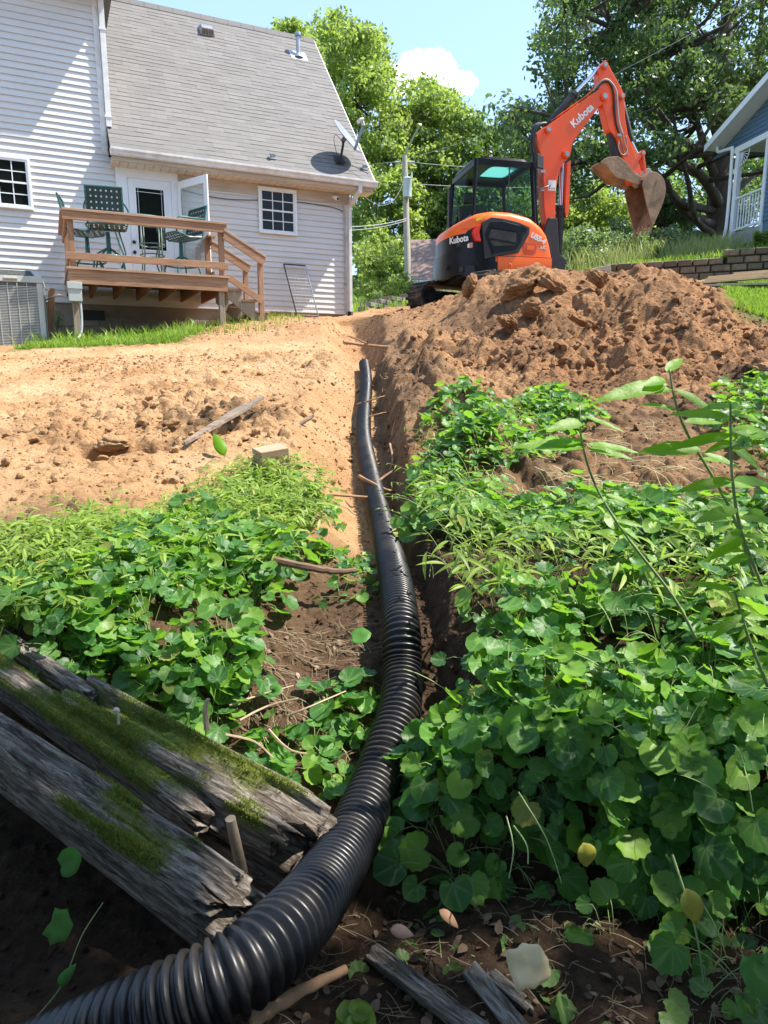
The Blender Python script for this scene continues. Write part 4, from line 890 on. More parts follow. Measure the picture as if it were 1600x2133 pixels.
# ---- boom, arm, bucket ----
bp_ = [(.85, 1.30), (.76, 1.73), (.70, 2.45), (.58, 2.82), (.56, 2.93), (.66, 3.02), (.76, 3.07), (1.61, 3.66), (1.74, 3.74), (1.86, 3.70), (1.88, 3.56), (1.73, 3.45), (1.46, 3.11), (1.25, 2.82), (1.22, 2.64), (1.10, 2.48), (1.02, 2.36), (.97, 2.05), (.98, 1.34)]
boom = MB().prism(bp_, -.21, .01, 'y').build('boom', M_ORD, ex, bevel=.012)
arm_p = [(1.80, 4.20), (1.92, 4.05), (2.11, 3.81), (2.20, 3.66), (2.21, 3.54), (2.24, 3.30), (2.31, 3.04), (2.45, 2.78), (2.63, 2.42), (2.60, 2.24), (2.42, 2.24), (2.30, 2.52), (2.10, 2.95), (1.93, 3.10), (1.80, 3.45), (1.70, 3.66), (1.68, 4.06)]
arm_ = MB().prism(arm_p, -.19, -.01, 'y').build('dipper_arm', M_ORD, ex, bevel=.012)
M_PIN = simple('pin_steel', (.35, .33, .3), .4, .7, vary=.3)
def pin(x, z, r=.045, y0=-.25, y1=.05, par=boom, col=None):
    MB().tube([(x, y0, z), (x, y1, z)], r, 16).build('pin', col or M_ORD, par, smooth='auto'); o = MB().tube([(x, y0-.012, z), (x, y0+.002, z)], r*.62, 14).build('pin_cap', M_PIN, par, smooth='auto')
pin(.77, 3.0, .06); pin(1.80, 3.60, .07); pin(1.12, 2.62, .065, -.27, .07); pin(.90, 1.45, .08)
pin(1.78, 4.10, .06, -.23, .03, arm_); pin(2.14, 3.64, .055, -.23, .03, arm_); pin(2.50, 2.36, .055, -.25, .05, arm_)
def cyl(a, mid, c_, rb, rr, y=-.10, name='cylinder', bm_=None):
    a = Vector((a[0], y, a[1])); mid = Vector((mid[0], y, mid[1])); c_ = Vector((c_[0], y, c_[1]))
    d_ = (mid-a).normalized(); o = MB().tube([a, a+d_*.03, mid-d_*.06, mid-d_*.06, mid], [rb*.8, rb, rb, rb*1.18, rb*1.18], 18).build(name, bm_ or M_EMAT, ex, smooth='auto')
    MB().tube([mid, c_], rr, 14).build('rod', M_CHR, o, smooth='auto'); return o
mb = MB()
cyl((.77, 3.05), (1.30, 3.66), (1.74, 4.10), .062, .034, -.10, 'arm_cylinder'); 
cyl((2.20, 3.60), (2.44, 2.95), (2.60, 2.72), .05, .028, -.10, 'bucket_cylinder'); cyl((2.13, 3.3), (2.36, 2.86), (2.42, 2.74), .04, .02, -.02, 'thumb_cylinder')
c1 = cyl((1.10, .80), (1.13, 1.80), (1.12, 2.60), .075, .04, -.10, 'boom_cylinder')
MB().prism([(1.17, 2.50), (1.24, 2.55), (1.25, 1.68), (1.20, 1.60), (1.17, 1.70)], -.19, -.01, 'y').build('rod_guard', M_ORD, c1, bevel=.006)
mb = MB(); mb.prism([(.55, .55), (1.15, .60), (1.20, .85), (1.05, .95), (.98, 1.55), (.82, 1.55), (.70, 1.2), (.55, 1.1)], -.30, -.23, 'y'); mb.build('swing_bracket', M_EMAT, ex, bevel=.01)
mb = MB(); mb.prism([(.55, .55), (1.15, .60), (1.20, .85), (1.05, .95), (.98, 1.55), (.82, 1.55), (.70, 1.2), (.55, 1.1)], .03, .10, 'y'); mb.build('swing_bracket', M_EMAT, ex, bevel=.01)
# hoses
M_HOSE = simple('black_hose', (.014, .014, .014), .45)
for i, y in enumerate((-.19, -.15, -.05, .0)):
    o_ = .02*i; MB().tube(smooth_path([(.70+o_*.4, y, 1.25), (.62+o_*.3, y, 1.8), (.585+o_*.5, y, 2.5), (.53+o_*.3, y, 2.85), (.60, y, 3.06+o_), (.76, y+.02, 3.12+o_)], 6), .018, 8).build('hose', M_HOSE, boom, smooth=True)
for i in range(3):
    y = -.15+.05*i; MB().tube(smooth_path([(.85, y, 3.17), (1.2, y, 3.41), (1.5, y, 3.62), (1.66, y, 3.76+.01*i)], 4), .013, 6).build('steel_line', M_ORD, boom, smooth=True)
for i in range(2):
    dy = -.215-.02*i; o_ = .05*i
    MB().tube(smooth_path([(1.60, -.17, 3.64+o_), (1.72, dy, 3.80+o_*.7), (1.86, dy, 3.84+o_*.3), (1.96+o_, dy, 3.70), (2.0+o_, dy, 3.45), (2.05+o_, dy, 3.2), (2.13+o_, dy, 3.02)], 6), .017, 8).build('hose', simple('grey_hose', (.30, .28, .26), .5) if i else M_HOSE, arm_, smooth=True)
    MB().tube([(2.13+o_, dy, 3.02), (2.27+o_, dy+.02, 2.68)], .012, 6).build('steel_line', M_STL, arm_)
MB().tube(smooth_path([(2.14, -.22, 2.93), (2.10, -.26, 2.80), (2.16, -.27, 2.68), (2.26, -.25, 2.70), (2.30, -.22, 2.86), (2.26, -.21, 3.0)], 6), .008, 6).build('hose', M_STL, arm_, smooth=True)
MB().prism([(1.97, 3.06), (2.06, 2.98), (2.30, 2.42), (2.18, 2.50), (2.02, 2.86)], -.16, -.04, 'y').build('thumb_mount', M_EMAT, arm_, bevel=.006)
for (x, z) in ((.80, 2.0), (.80, 2.3), (2.22, 2.98)): MB().box(x-.14, x-.06, -.235, -.212, z, z+.045).build('hose_clamp', M_PIN, boom if x < 1 else arm_)
MB().tube(smooth_path([(.66, -.24, 2.02), (.75, -.27, 2.06), (.86, -.225, 2.10)], 4), .012, 6).build('hose', M_STL, boom, smooth=True)
text('lettering', 'Kubota', .17, M_WHT, boom, frame((1.40, -.2145, 3.27), (1, 0, .93), (-.93, 0, 1)), off=.005)
MB().box(.82, .965, -.2165, -.2095, 2.02, 2.19).build('warning_label', M_WHT, boom)
mb = MB()
for k in range(3): mb.box(.835+.042*k, .862+.042*k, -.2185, -.2166, 2.04, 2.07)
mb.build('warning_print', simple('label_print', (.4, .2, .15), .6), boom); MB().box(.90, .935, -.2165, -.2095, 1.50, 1.57).build('sticker', M_WHT, boom)
# linkage
mb = MB(); mb.bar((2.40, -.16, 2.46), (2.62, -.16, 2.74), .05, .07, (0, 1, 0)); mb.build('link', M_ORD, ex, bevel=.01); mb = MB(); mb.bar((2.40, -.04, 2.46), (2.62, -.04, 2.74), .05, .07, (0, 1, 0)); mb.build('link', M_ORD, ex, bevel=.01)
mb = MB(); mb.bar((2.63, -.16, 2.76), (2.72, -.14, 2.42), .05, .07, (0, 1, 0)); mb.build('link', M_ORD, ex, bevel=.01); mb = MB(); mb.bar((2.63, -.05, 2.76), (2.72, -.06, 2.42), .05, .07, (0, 1, 0)); mb.build('link', M_ORD, ex, bevel=.01)
pin(2.63, 2.75, .05, -.2, .0, arm_)
MB().prism([(2.46, 2.30), (2.60, 2.44), (2.78, 2.52), (2.90, 2.42), (2.84, 2.28), (2.60, 2.18)], -.17, -.03, 'y').build('bucket_coupler', M_STL, ex, bevel=.01)
bk = empty('bucket', (0, 0, 0), 0, ex)
bo = smooth_path([(2.53, 0, 2.25), (2.64, 0, 2.36), (2.80, 0, 2.37), (2.94, 0, 2.26), (2.99, 0, 2.08), (2.95, 0, 1.86), (2.87, 0, 1.66), (2.79, 0, 1.48)], 5)
y0, y1 = -.42, .18; V = []; F = []
n_ = len(bo); ctr = Vector((2.70, 0, 1.95))
for th_ in (0, .022):
    for y in (y0, y1):
        for p in bo: q = p+(ctr-p).normalized()*th_; V.append((q.x, y, q.z))
for i in range(n_-1):
    F += [(i, i+1, n_+i+1, n_+i), (2*n_+i, 3*n_+i, 3*n_+i+1, 2*n_+i+1)]
F += [(0, n_, 3*n_, 2*n_), (n_-1, 2*n_+n_-1, 3*n_+n_-1, n_+n_-1)]
mb = MB(); mb.v = V; mb.f = F; mb.build('shell', M_MUD, bk, smooth='auto')
sp = [(p.x, p.z) for p in bo]+[(2.735, 1.56), (2.60, 1.92), (2.52, 2.16)]
for y in (y0, y1-.02): MB().prism(sp, y-.004, y+.022, 'y').build('side_plate', M_MUD, bk, bevel=.004, seg=1)
MB().prism([(2.80, 2.26), (2.93, 2.20), (2.95, 1.98), (2.72, 1.86)], y0-.01, y0-.0045, 'y').build('wear_plate', M_MUD, bk)
for k in range(5):
    y = y0+.03+k*(y1-y0-.06)/4; MB().add([(2.80, y-.035, 1.52), (2.80, y+.035, 1.52), (2.755, y+.03, 1.53), (2.755, y-.03, 1.53), (2.765, y-.01, 1.36), (2.765, y+.01, 1.36), (2.75, y+.01, 1.365), (2.75, y-.01, 1.365)], [(0, 1, 2, 3), (4, 7, 6, 5), (0, 4, 5, 1), (1, 5, 6, 2), (2, 6, 7, 3), (3, 7, 4, 0)]).build('tooth', M_MUD, bk)
tp_ = [(1.74, 2.50), (1.80, 2.56), (1.88, 2.60), (2.07, 2.62), (2.16, 2.585), (2.27, 2.50), (2.42, 2.36), (2.56, 2.30), (2.60, 2.22), (2.50, 2.17), (2.36, 2.20), (2.24, 2.24), (2.06, 2.27), (1.96, 2.36), (1.84, 2.46)]
th_o = MB(); th_o.prism([(1.80, 2.54), (1.88, 2.58), (2.07, 2.60), (2.2, 2.53), (2.2, 2.27), (2.06, 2.29), (1.96, 2.38), (1.86, 2.47)], -.30, .06, 'y'); tho = th_o.build('thumb', M_MUD, ex, bevel=.012)
for y in (-.33, .06): MB().prism(tp_, y, y+.03, 'y').build('thumb_plate', M_MUD, tho, bevel=.005, seg=1)
# ---- tracks ----
def track(yc, name):
    tr_ = empty('crawler_track', (-math.sin(R(23))*yc, math.cos(R(23))*yc, -.06), R(23), ex); hw = .20
    path = []
    for k in range(13): a = math.pi/2+math.pi*k/12; path.append((-1.02+.26*math.cos(a), .27+.26*math.sin(a)))
    for k in range(13): a = -math.pi/2+math.pi*k/12; path.append((1.02+.24*math.cos(a), .26+.24*math.sin(a)))
    n = len(path); V = []; F = []
    for (x, z) in path: V.append((x, -hw, z)); V.append((x, hw, z))
    for (x, z) in path: V.append((x*.965, -hw, .265+(z-.265)*.86)); V.append((x*.965, hw, .265+(z-.265)*.86))
    for i in range(n):
        j = (i+1) % n; F += [(2*i, 2*i+1, 2*j+1, 2*j), (2*n+2*i, 2*n+2*j, 2*n+2*j+1, 2*n+2*i+1), (2*i, 2*j, 2*n+2*j, 2*n+2*i), (2*i+1, 2*n+2*i+1, 2*n+2*j+1, 2*j+1)]
    # lugs walked along the path
    P_ = [Vector((x, 0, z)) for x, z in path]+[Vector((path[0][0], 0, path[0][1]))]; acc = 0; step = .105
    for i in range(n):
        a, c_ = P_[i], P_[i+1]; l = (c_-a).length; d_ = (c_-a)/l; nrm = Vector((d_.z, 0, -d_.x))
        if nrm.dot((a+c_)/2-Vector((0, 0, .265))) < 0 : nrm = -nrm
        while acc < l:
            q = a+d_*acc; b_ = len(V)
            for (u_, h_) in ((-.028, 0), (.028, 0), (.02, .03), (-.02, .03)):
                pt = q+d_*u_+nrm*h_
                V.append((pt.x+.02, -hw-.004, pt.z)); V.append((pt.x-.02, hw+.004, pt.z))
            F += [(b_, b_+2, b_+4, b_+6), (b_+1, b_+7, b_+5, b_+3), (b_, b_+1, b_+3, b_+2), (b_+2, b_+3, b_+5, b_+4), (b_+4, b_+5, b_+7, b_+6), (b_+6, b_+7, b_+1, b_)]
            acc += step
        acc -= l
    mb = MB(); mb.v = V; mb.f = F; mb.build('track_belt', M_RUB, tr_)
    for x in (-1.02, 1.02):
        w_ = MB().tube([(x, -.12, .265), (x, .12, .265)], .20, 24).build('idler_wheel', M_RUB, tr_, smooth='auto'); MB().tube([(x, -.15, .265), (x, .15, .265)], .07, 14).build('hub', M_RUB, w_, smooth='auto')
    for k in range(5): x = -.66+.33*k; MB().tube([(x, -.11, .14), (x, .11, .14)], .075, 14).build('roller', M_RUB, tr_, smooth='auto')
    MB().box(-.82, .82, -.13, .13, .18, .40).build('track_frame', M_RUB, tr_, bevel=.02)
track(-.78, 'near'); track(.78, 'far')
MB().box(-.5, .5, -.6, .6, .2, .36).build('car_body', M_EMAT, ex, bevel=.03)
bl = MB().prism([(1.62, .05), (1.66, .02), (1.70, .12), (1.68, .28), (1.71, .42), (1.67, .42), (1.63, .28)], -.98, .98, 'y').build('dozer_blade', M_ORD, ex); MB().bar((.5, -.3, .2), (1.64, -.3, .2), .09, .09).bar((.5, .3, .2), (1.64, .3, .2), .09, .09).build('blade_arms', M_ORD, bl)
# ---------------- block walls, lumber, pole, neighbouring houses ----------------
def block_mat(name, a, b_, c_):
    m, t, b = newmat(name); g = objco(t); geo = N(t, 'ShaderNodeNewGeometry')
    c = ramp(t, [a, b_, c_], geo.outputs['Random Per Island']); n = noise(t, 18, 6, .7, g)
    c = mixc_(t, rampf(t, n, .4, .7, 0, .6), c, tuple(x*.55 for x in a)); t.links.new(c, b.inputs['Base Color']); b.inputs['Roughness'].default_value = .95; bump(t, b, n, .7, .02); return m
M_BLK = block_mat('wall_block', (.11, .085, .06), (.18, .14, .095), (.25, .195, .135)); M_BLKG = block_mat('grey_block', (.16, .145, .125), (.25, .23, .20), (.33, .30, .26))
def block_wall(name, label, path, topf, hgt_, mat, bl=.30, bh=.145, thick=.25):
    """stacked split-face blocks on a path of plan points"""
    root = empty(name, (path[0][0], path[0][1], 0)); tag(root, label, 'retaining wall')
    pts = [Vector((p[0]-path[0][0], p[1]-path[0][1], 0)) for p in path]; rnd = random.Random(5)
    seglen = [(pts[i+1]-pts[i]).length for i in range(len(pts)-1)]; tot = sum(seglen)
    def at_(s):
        for i, l in enumerate(seglen):
            if s <= l or i == len(seglen)-1: d = (pts[i+1]-pts[i])/l; return pts[i]+d*s, d
            s -= l
    body = MB(); cap = MB(); rows = int(hgt_/bh)+1
    for r_ in range(rows):
        s = -(bl/2 if r_ % 2 else 0)
        while s < tot:
            L1 = bl*rnd.uniform(.92, 1.08); a, d = at_(min(max(s+L1/2, 0), tot)); zt = topf((s+L1/2)/tot); zt = math.floor(zt/bh)*bh
            nrm = Vector((d.y, -d.x, 0)); z1 = zt-r_*bh; o = rnd.uniform(-.012, .012)+.02*r_*0
            q = []; hl = L1/2-.006
            for (u_, v_, z) in ((-hl, 0, z1-bh+.005), (hl, 0, z1-bh+.005), (hl, 0, z1-.004), (-hl, 0, z1-.004)):
                p = a+d*u_+nrm*(o-.02); q.append(Vector((p.x, p.y, z)))
            f_ = []
            for (u_, z) in ((-hl*.86, z1-bh+.022), (hl*.86, z1-bh+.022), (hl*.86, z1-.02), (-hl*.86, z1-.02)):
                p = a+d*(u_+rnd.uniform(-.01, .01))+nrm*(o+.025+rnd.uniform(-.012, .012)); f_.append(Vector((p.x, p.y, z)))
            bk_ = [v-nrm*thick for v in q]
            body.add(q+f_+bk_, [(4, 5, 6, 7), (0, 1, 5, 4), (1, 2, 6, 5), (2, 3, 7, 6), (3, 0, 4, 7), (3, 2, 10, 11), (0, 3, 11, 8), (1, 9, 10, 2)])
            s += L1
    body.build('blocks', mat, root); return root
tagw = block_wall('block_retaining_wall', 'brown split block retaining wall below the blue house garden', [(2.9, 17.0), (4.06, 16.2), (5.9, 15.45), (7.7, 14.65), (10, 13.75), (13, 12.5)],
    lambda f: float(np.interp(f, [0, .125, .48, 1], [2.2, 2.42, 2.66, 3.05])), 1.0, M_BLK)
block_wall('low_block_wall', 'low curved grey block wall beyond the left end of the excavator track', [(-.35, 17.0), (.25, 18.0), (1.0, 19.0), (2.2, 19.8), (3.5, 20)], lambda f: 1.85+.6*min(1, f*1.6), .75, M_BLKG, .24, .12)
# lumber
M_LUM = woodmat('fresh_lumber', (.40, .28, .15), (.56, .42, .26), (.64, .52, .36)); M_LUM2 = woodmat('grey_lumber', (.30, .25, .19), (.42, .36, .28), (.5, .45, .37))
lum = [((1425, 597, 12.7), (1640, 590, 12.0), .14, 'lowest greyish board lying on the grass under the lumber pile', M_LUM2), ((1450, 590, 12.75), (1640, 574, 12.1), .14, 'pale board second from the bottom of the lumber pile', M_LUM),
       ((1470, 584, 12.85), (1650, 570, 12.2), .18, 'short pale board in the middle of the lumber pile', M_LUM), ((1475, 579, 12.95), (1650, 564, 12.3), .14, 'pale board resting slightly askew near the top of the lumber pile', M_LUM), ((1530, 571, 12.9), (1660, 561, 12.3), .16, 'topmost board of the lumber pile against the block wall', M_LUM)]
for a, b_, w_, lab, mt in lum:
    a = P(*a); b_ = P(*b_); o = MB().bar((0, 0, 0), b_-a, w_, .038).build('board', mt, bevel=.002, seg=1); o.location = a; tag(o, lab, 'board', 'boards stacked by the block wall')
a, b_ = P(1168, 588, 10.4), P(1272, 566, 10.5)
o = MB().bar((0, 0, 0), b_-a, .05, .20).build('plank', M_LUM2, bevel=.004, seg=1); o.location = a; tag(o, 'thick weathered plank standing on edge behind the dirt pile', 'plank')
# utility pole
pb = P(852, 622, 38); ptop = P(843, 325, 38)
up = empty('utility_pole', pb-Vector((0, 0, .8))); tag(up, 'grey wooden utility pole with white transformer beyond the yard', 'utility pole')
M_POLE = woodmat('pole_wood', (.26, .22, .18), (.40, .35, .29), (.5, .44, .37), 'z')
dlt = ptop-pb; MB().tube([(0, 0, 0), dlt+Vector((0, 0, .8))], [.21, .145], 14).build('pole', M_POLE, up, smooth='auto')
tz = P(848, 395, 38)-pb+Vector((0, 0, .8)); M_TR = simple('transformer_grey', (.55, .58, .58), .4, vary=.05)
tr_ = MB().tube([tz+Vector((.0, -.38, -.48)), tz+Vector((0, -.38, .42)), tz+Vector((0, -.38, .46)), tz+Vector((0, -.38, .52))], [.24, .24, .26, .18], 18).build('transformer', M_TR, up, smooth='auto')
for dx in (-.12, .14): MB().tube([tz+Vector((dx+.1, -.38, .5)), tz+Vector((dx+.1, -.38, .8))], [.05, .03], 8).build('bushing', M_TR, tr_)
i1 = ptop-pb+Vector((0, 0, .8-.3))
mb = MB(); mb.tube([i1+Vector((-.5, 0, 0)), i1+Vector((.55, 0, 0))], .05, 8); mb.build('insulator_arm', M_TR, up)
MB().tube([i1+Vector((0, 0, .35)), i1+Vector((.35, -.5, .9)), i1+Vector((.8, -1.2, 1.5))], .06, 8).build('lamp_bracket', M_METAL, up)
M_WIRE = simple('wire', (.35, .36, .37), .5)
def wire(a, b_, sag, lab, r_=.014, n=16):
    a = Vector(a); b_ = Vector(b_); pts = [(b_-a)*(i/n)-Vector((0, 0, sag*4*(i/n)*(1-i/n))) for i in range(n+1)]
    o = MB().tube(pts, r_, 5).build('power_line', M_WIRE, smooth=True); o.location = a; tag(o, lab, 'power line', 'power lines'); return o
wire(P(838, 336, 38), P(300, 345, 40), .3, 'highest power line running left from the pole behind the house roof')
wire(P(850, 337, 38), P(1300, 334, 44), .4, 'highest power line running right from the pole behind the cab')
wire(P(838, 382, 38), P(500, 383, 39), .1, 'power line meeting the pole level with the transformer, left side')
wire(P(850, 382, 38), P(1250, 384, 44), .2, 'power line leaving the pole level with the transformer, right side')
wire(P(840, 380, 38), P(745, 396, 17), .7, 'sagging service wire from the transformer to the house corner', .007)
wire(P(848, 455, 38), P(600, 461, 26), .3, 'thick lower cable left of the pole, upper of a pair', .022)
wire(P(848, 459, 38), P(600, 472, 26), .3, 'thick lower cable left of the pole, lower of a pair', .018)
wire(P(845, 330, 38), P(1630, -35, 15.5), .5, 'overhead line crossing in front of the big oak up to the right corner', .009, 30)
yp = MB().tube([(0, 0, 0), (0, 0, 1.2)], .05, 8).build('marker_post', simple('yellow_post', (.65, .45, .03), .5)); yp.location = P(841, 628, 33); tag(yp, 'short yellow marker post at the foot of the utility pole', 'post')
# neighbouring house beyond
nb = empty('far_house', P(918, 605, 29), R(-8)); tag(nb, 'low house with pink brown shingle roof and white porch post, partly hidden by the excavator', 'house')
M_ROOF2 = simple('brown_shingle', (.24, .16, .135), .9, vary=.15, scale=20, co=(.4, 1, 3)); M_YEL = simple('cream_wall', (.42, .36, .24), .8)
MB().add([(-1.2, -.6, .35), (5, -.6, .35), (5, 2.2, 2.45), (-1.5, 2.2, 2.45), (5, 5, .3), (-1.2, 5, .3), (-1.2, -.6, .27), (5, -.6, .27), (5, 5, .22), (-1.2, 5, .22)], [(0, 1, 2, 3), (3, 2, 4, 5), (6, 9, 8, 7), (0, 6, 7, 1), (0, 3, 5, 9, 6), (1, 7, 8, 4, 2)]).build('roof', M_ROOF2, nb)
MB().box(-.9, 4.8, 0.0, 4.6, -1.5, .26).build('wall', M_YEL, nb); MB().add([(.3, -1.1, .32), (2.1, -1.1, .32), (1.2, -1.1, .95), (.3, 1.4, .32), (2.1, 1.4, .32), (1.2, 1.4, .95)], [(0, 1, 2), (3, 5, 4), (0, 2, 5, 3), (1, 4, 5, 2)]).build('porch_gable', M_TRIMC, nb)
MB().box(-1.2, 5, -.63, -.6, .2, .34).build('fascia', M_TRIMC, nb); MB().box(.42, .56, -1.0, -.86, -1.5, .30).build('porch_post', M_TRIMC, nb)
# blue house on the right
bh_ = empty('blue_house', P(1515, 490, 20), R(-82.2)); tag(bh_, 'blue sided house with white porch posts and railing at the right edge', 'house')
m, t, b = newmat('blue_siding'); b.inputs['Base Color'].default_value = (.085, .15, .225, 1); b.inputs['Roughness'].default_value = .5; n = noise(t, 4, 3, .5, objco(t)); t.links.new(ramp(t, [(.075, .135, .205), (.10, .17, .25)], n), b.inputs['Base Color']); M_BLUE = m
def lap(name, poly_x0, x1f, z0, z1, y, mat, parent, course=.115, x0f=None):
    V = []; F = []; z = z0
    while z < z1-1e-6:
        zt = min(z+course, z1); a = x0f(z) if x0f else poly_x0; a2 = x0f(zt) if x0f else poly_x0; b_ = len(V)
        V += [(a, y, z), (x1f, y, z), (x1f, y-.018, z+.001), (a, y-.018, z+.001), (x1f, y-.002, zt), (a2, y-.002, zt)]; F += [(b_, b_+1, b_+2, b_+3), (b_+3, b_+2, b_+4, b_+5)]; z = zt
    return np_mesh(name, V, F, mat, parent)
sl_ = .36; rk = lambda x: 2.62+sl_*(x+.9)
lap('gable_siding', 0, 4.0, 2.36, 4.0, .15, M_BLUE, bh_, x0f=lambda z: (z+.12-2.62)/sl_-.9)
lap('siding', 1.30, 6, .1, 2.22, .15, M_BLUE, bh_)
MB().box(1.30, 6, .16, 6, -.6, 2.3).build('wall', M_BLUE, bh_); MB().add([(-.5, .152, 2.33), (6, .152, 2.33), (6, .152, 4.5), (-.5, 6, 2.33), (6, 6, 2.33), (6, 6, 4.5)], [(0, 1, 2), (3, 5, 4), (0, 2, 5, 3), (1, 4, 5, 2)]).build('gable_wall', M_BLUE, bh_)
MB().box(1.20, 1.31, .10, .28, -.2, 2.22).build('corner_trim', M_TRIMC, bh_)
MB().box(-.3, 6, .08, .24, 2.2, 2.36).build('beam', M_TRIMC, bh_)
V = [(-.95, -.32, rk(-.95)), (5, -.32, rk(5)), (5, 5, rk(5)), (-.95, 5, rk(-.95))]
mb = MB(); mb.add(V+[(x, y, z-.09) for x, y, z in V], [(0, 3, 2, 1), (4, 5, 6, 7), (0, 1, 5, 4), (1, 2, 6, 5), (2, 3, 7, 6), (3, 0, 4, 7)]); mb.build('roof_soffit', M_TRIMC, bh_)
mb = MB(); mb.add([(-.97, -.35, rk(-.95)-.12), (5, -.35, rk(5)-.12), (5, -.35, rk(5)+.06), (-.97, -.35, rk(-.95)+.06), (-.97, -.322, rk(-.95)-.12), (5, -.322, rk(5)-.12), (5, -.322, rk(5)+.06), (-.97, -.322, rk(-.95)+.06)], [(0, 1, 2, 3), (7, 6, 5, 4), (0, 4, 5, 1), (3, 2, 6, 7), (0, 3, 7, 4), (1, 5, 6, 2)]); mb.build('rake_board', M_TRIMC, bh_)
mb = MB(); mb.add([(x, y, z+.01) for x, y, z in V]+[(x, y, z+.05) for x, y, z in V], [(0, 3, 2, 1), (4, 5, 6, 7), (0, 1, 5, 4), (1, 2, 6, 5), (2, 3, 7, 6), (3, 0, 4, 7)]); mb.build('roof', M_ROOF2, bh_)
MB().box(-.06, .08, .08, .22, -.3, 2.2).build('porch_post', M_TRIMC, bh_, bevel=.01)
MB().tube(smooth_path([(-.78, -.05, 2.58), (-.70, -.05, 2.42), (-.22, .0, 2.36), (-.15, .03, 2.2), (-.14, .03, .2), (-.30, -.05, -.08)], 5), .045, 10).build('downspout', M_TRIMC, bh_, smooth=True)
br_ = MB(); br_.tube([(.10+.36*math.cos(a), .15, 2.19-.36*math.sin(a)*1.0) for a in np.linspace(0, math.pi/2, 10)], .014, 6)
for a in np.linspace(.15, 1.4, 6): br_.tube([(.10, .15, 2.18), (.10+.36*math.cos(a), .15, 2.18-.36*math.sin(a))], .009, 5)
br_.build('porch_bracket', M_TRIMC, bh_)
MB().bar((.08, .15, .97), (1.25, .15, .97), .07, .05).build('top_rail', M_TRIMC, bh_); MB().bar((.08, .15, .12), (1.25, .15, .12), .05, .05).build('bottom_rail', M_TRIMC, bh_)
for k in range(9): x = .2+k*.12; MB().tube([(x, .15, .12), (x, .15, .3), (x, .15, .5), (x, .15, .75), (x, .15, .95)], [.018, .026, .018, .026, .018], 6).build('baluster', M_TRIMC, bh_)
MB().box(-.1, 1.3, .1, 4, -.35, .02).build('porch_floor', simple('porch_floor_grey', (.3, .3, .3), .7), bh_); MB().box(-.9, 5, 3.9, 4.0, 0, 2.4).build('far_wall', M_TRIMC, bh_); MB().box(0, 1.29, .25, 3.8, 2.24, 2.3).build('porch_ceiling', M_TRIMC, bh_)

# ---------------- trees ----------------
def inpoly(px, py, poly):
    n = len(poly); c = False; j = n-1
    for i in range(n):
        xi, yi = poly[i]; xj, yj = poly[j]
        if ((yi > py) != (yj > py)) and (px < (xj-xi)*(py-yi)/(yj-yi)+xi): c = not c
        j = i
    return c
def leaves_np(rng, cen, rad, n, size, squash=.75, droop=0.):
    k = rng.integers(0, len(cen), n); u = rng.normal(size=(n, 3)); u /= np.linalg.norm(u, axis=1)[:, None]
    r = rng.random(n)**.45; p = cen[k]+u*(r*rad[k])[:, None]*np.array([1, 1, squash])
    nn = rng.normal(size=(n, 3))+u*.7+np.array([0, 0, .45]); nn /= np.linalg.norm(nn, axis=1)[:, None]
    a = np.cross(nn, rng.normal(size=(n, 3))); a /= np.linalg.norm(a, axis=1)[:, None]; a[:, 2] -= droop; b = np.cross(nn, a)
    s = size*rng.uniform(.6, 1.3, n)[:, None]
    V = np.stack([p-a*s*.6, p+b*s*.34-nn*s*.05, p+a*s*.6-nn*s*.12, p-b*s*.34-nn*s*.05], 1).reshape(-1, 3)
    i = np.arange(n)*4; F = np.stack([i, i+1, i+2, i+3], 1); return V, F
M_BARK = simple('bark', (.075, .058, .043), .95, vary=.45, scale=6, bstr=.8, bscale=14, bdist=.03, co=(1, 1, .3))
LM_MAPLE = leafmat('maple_leaf', [(.13, .19, .05), (.26, .34, .10), (.42, .48, .20)], .55, tcol=(.42, .58, .06)); LM_OAK = leafmat('oak_leaf', [(.035, .075, .032), (.07, .125, .05), (.16, .22, .09)], .38, tcol=(.22, .36, .05)); LM_PINE = leafmat('pine_needle', [(.04, .09, .03), (.08, .15, .045), (.13, .21, .06)], .3)
LM_BUSH = leafmat('bush_leaf', [(.06, .11, .035), (.12, .20, .06), (.19, .27, .10)], .45); LM_SAGE = leafmat('sage_leaf', [(.10, .15, .08), (.17, .23, .13), (.26, .32, .19)], .4)
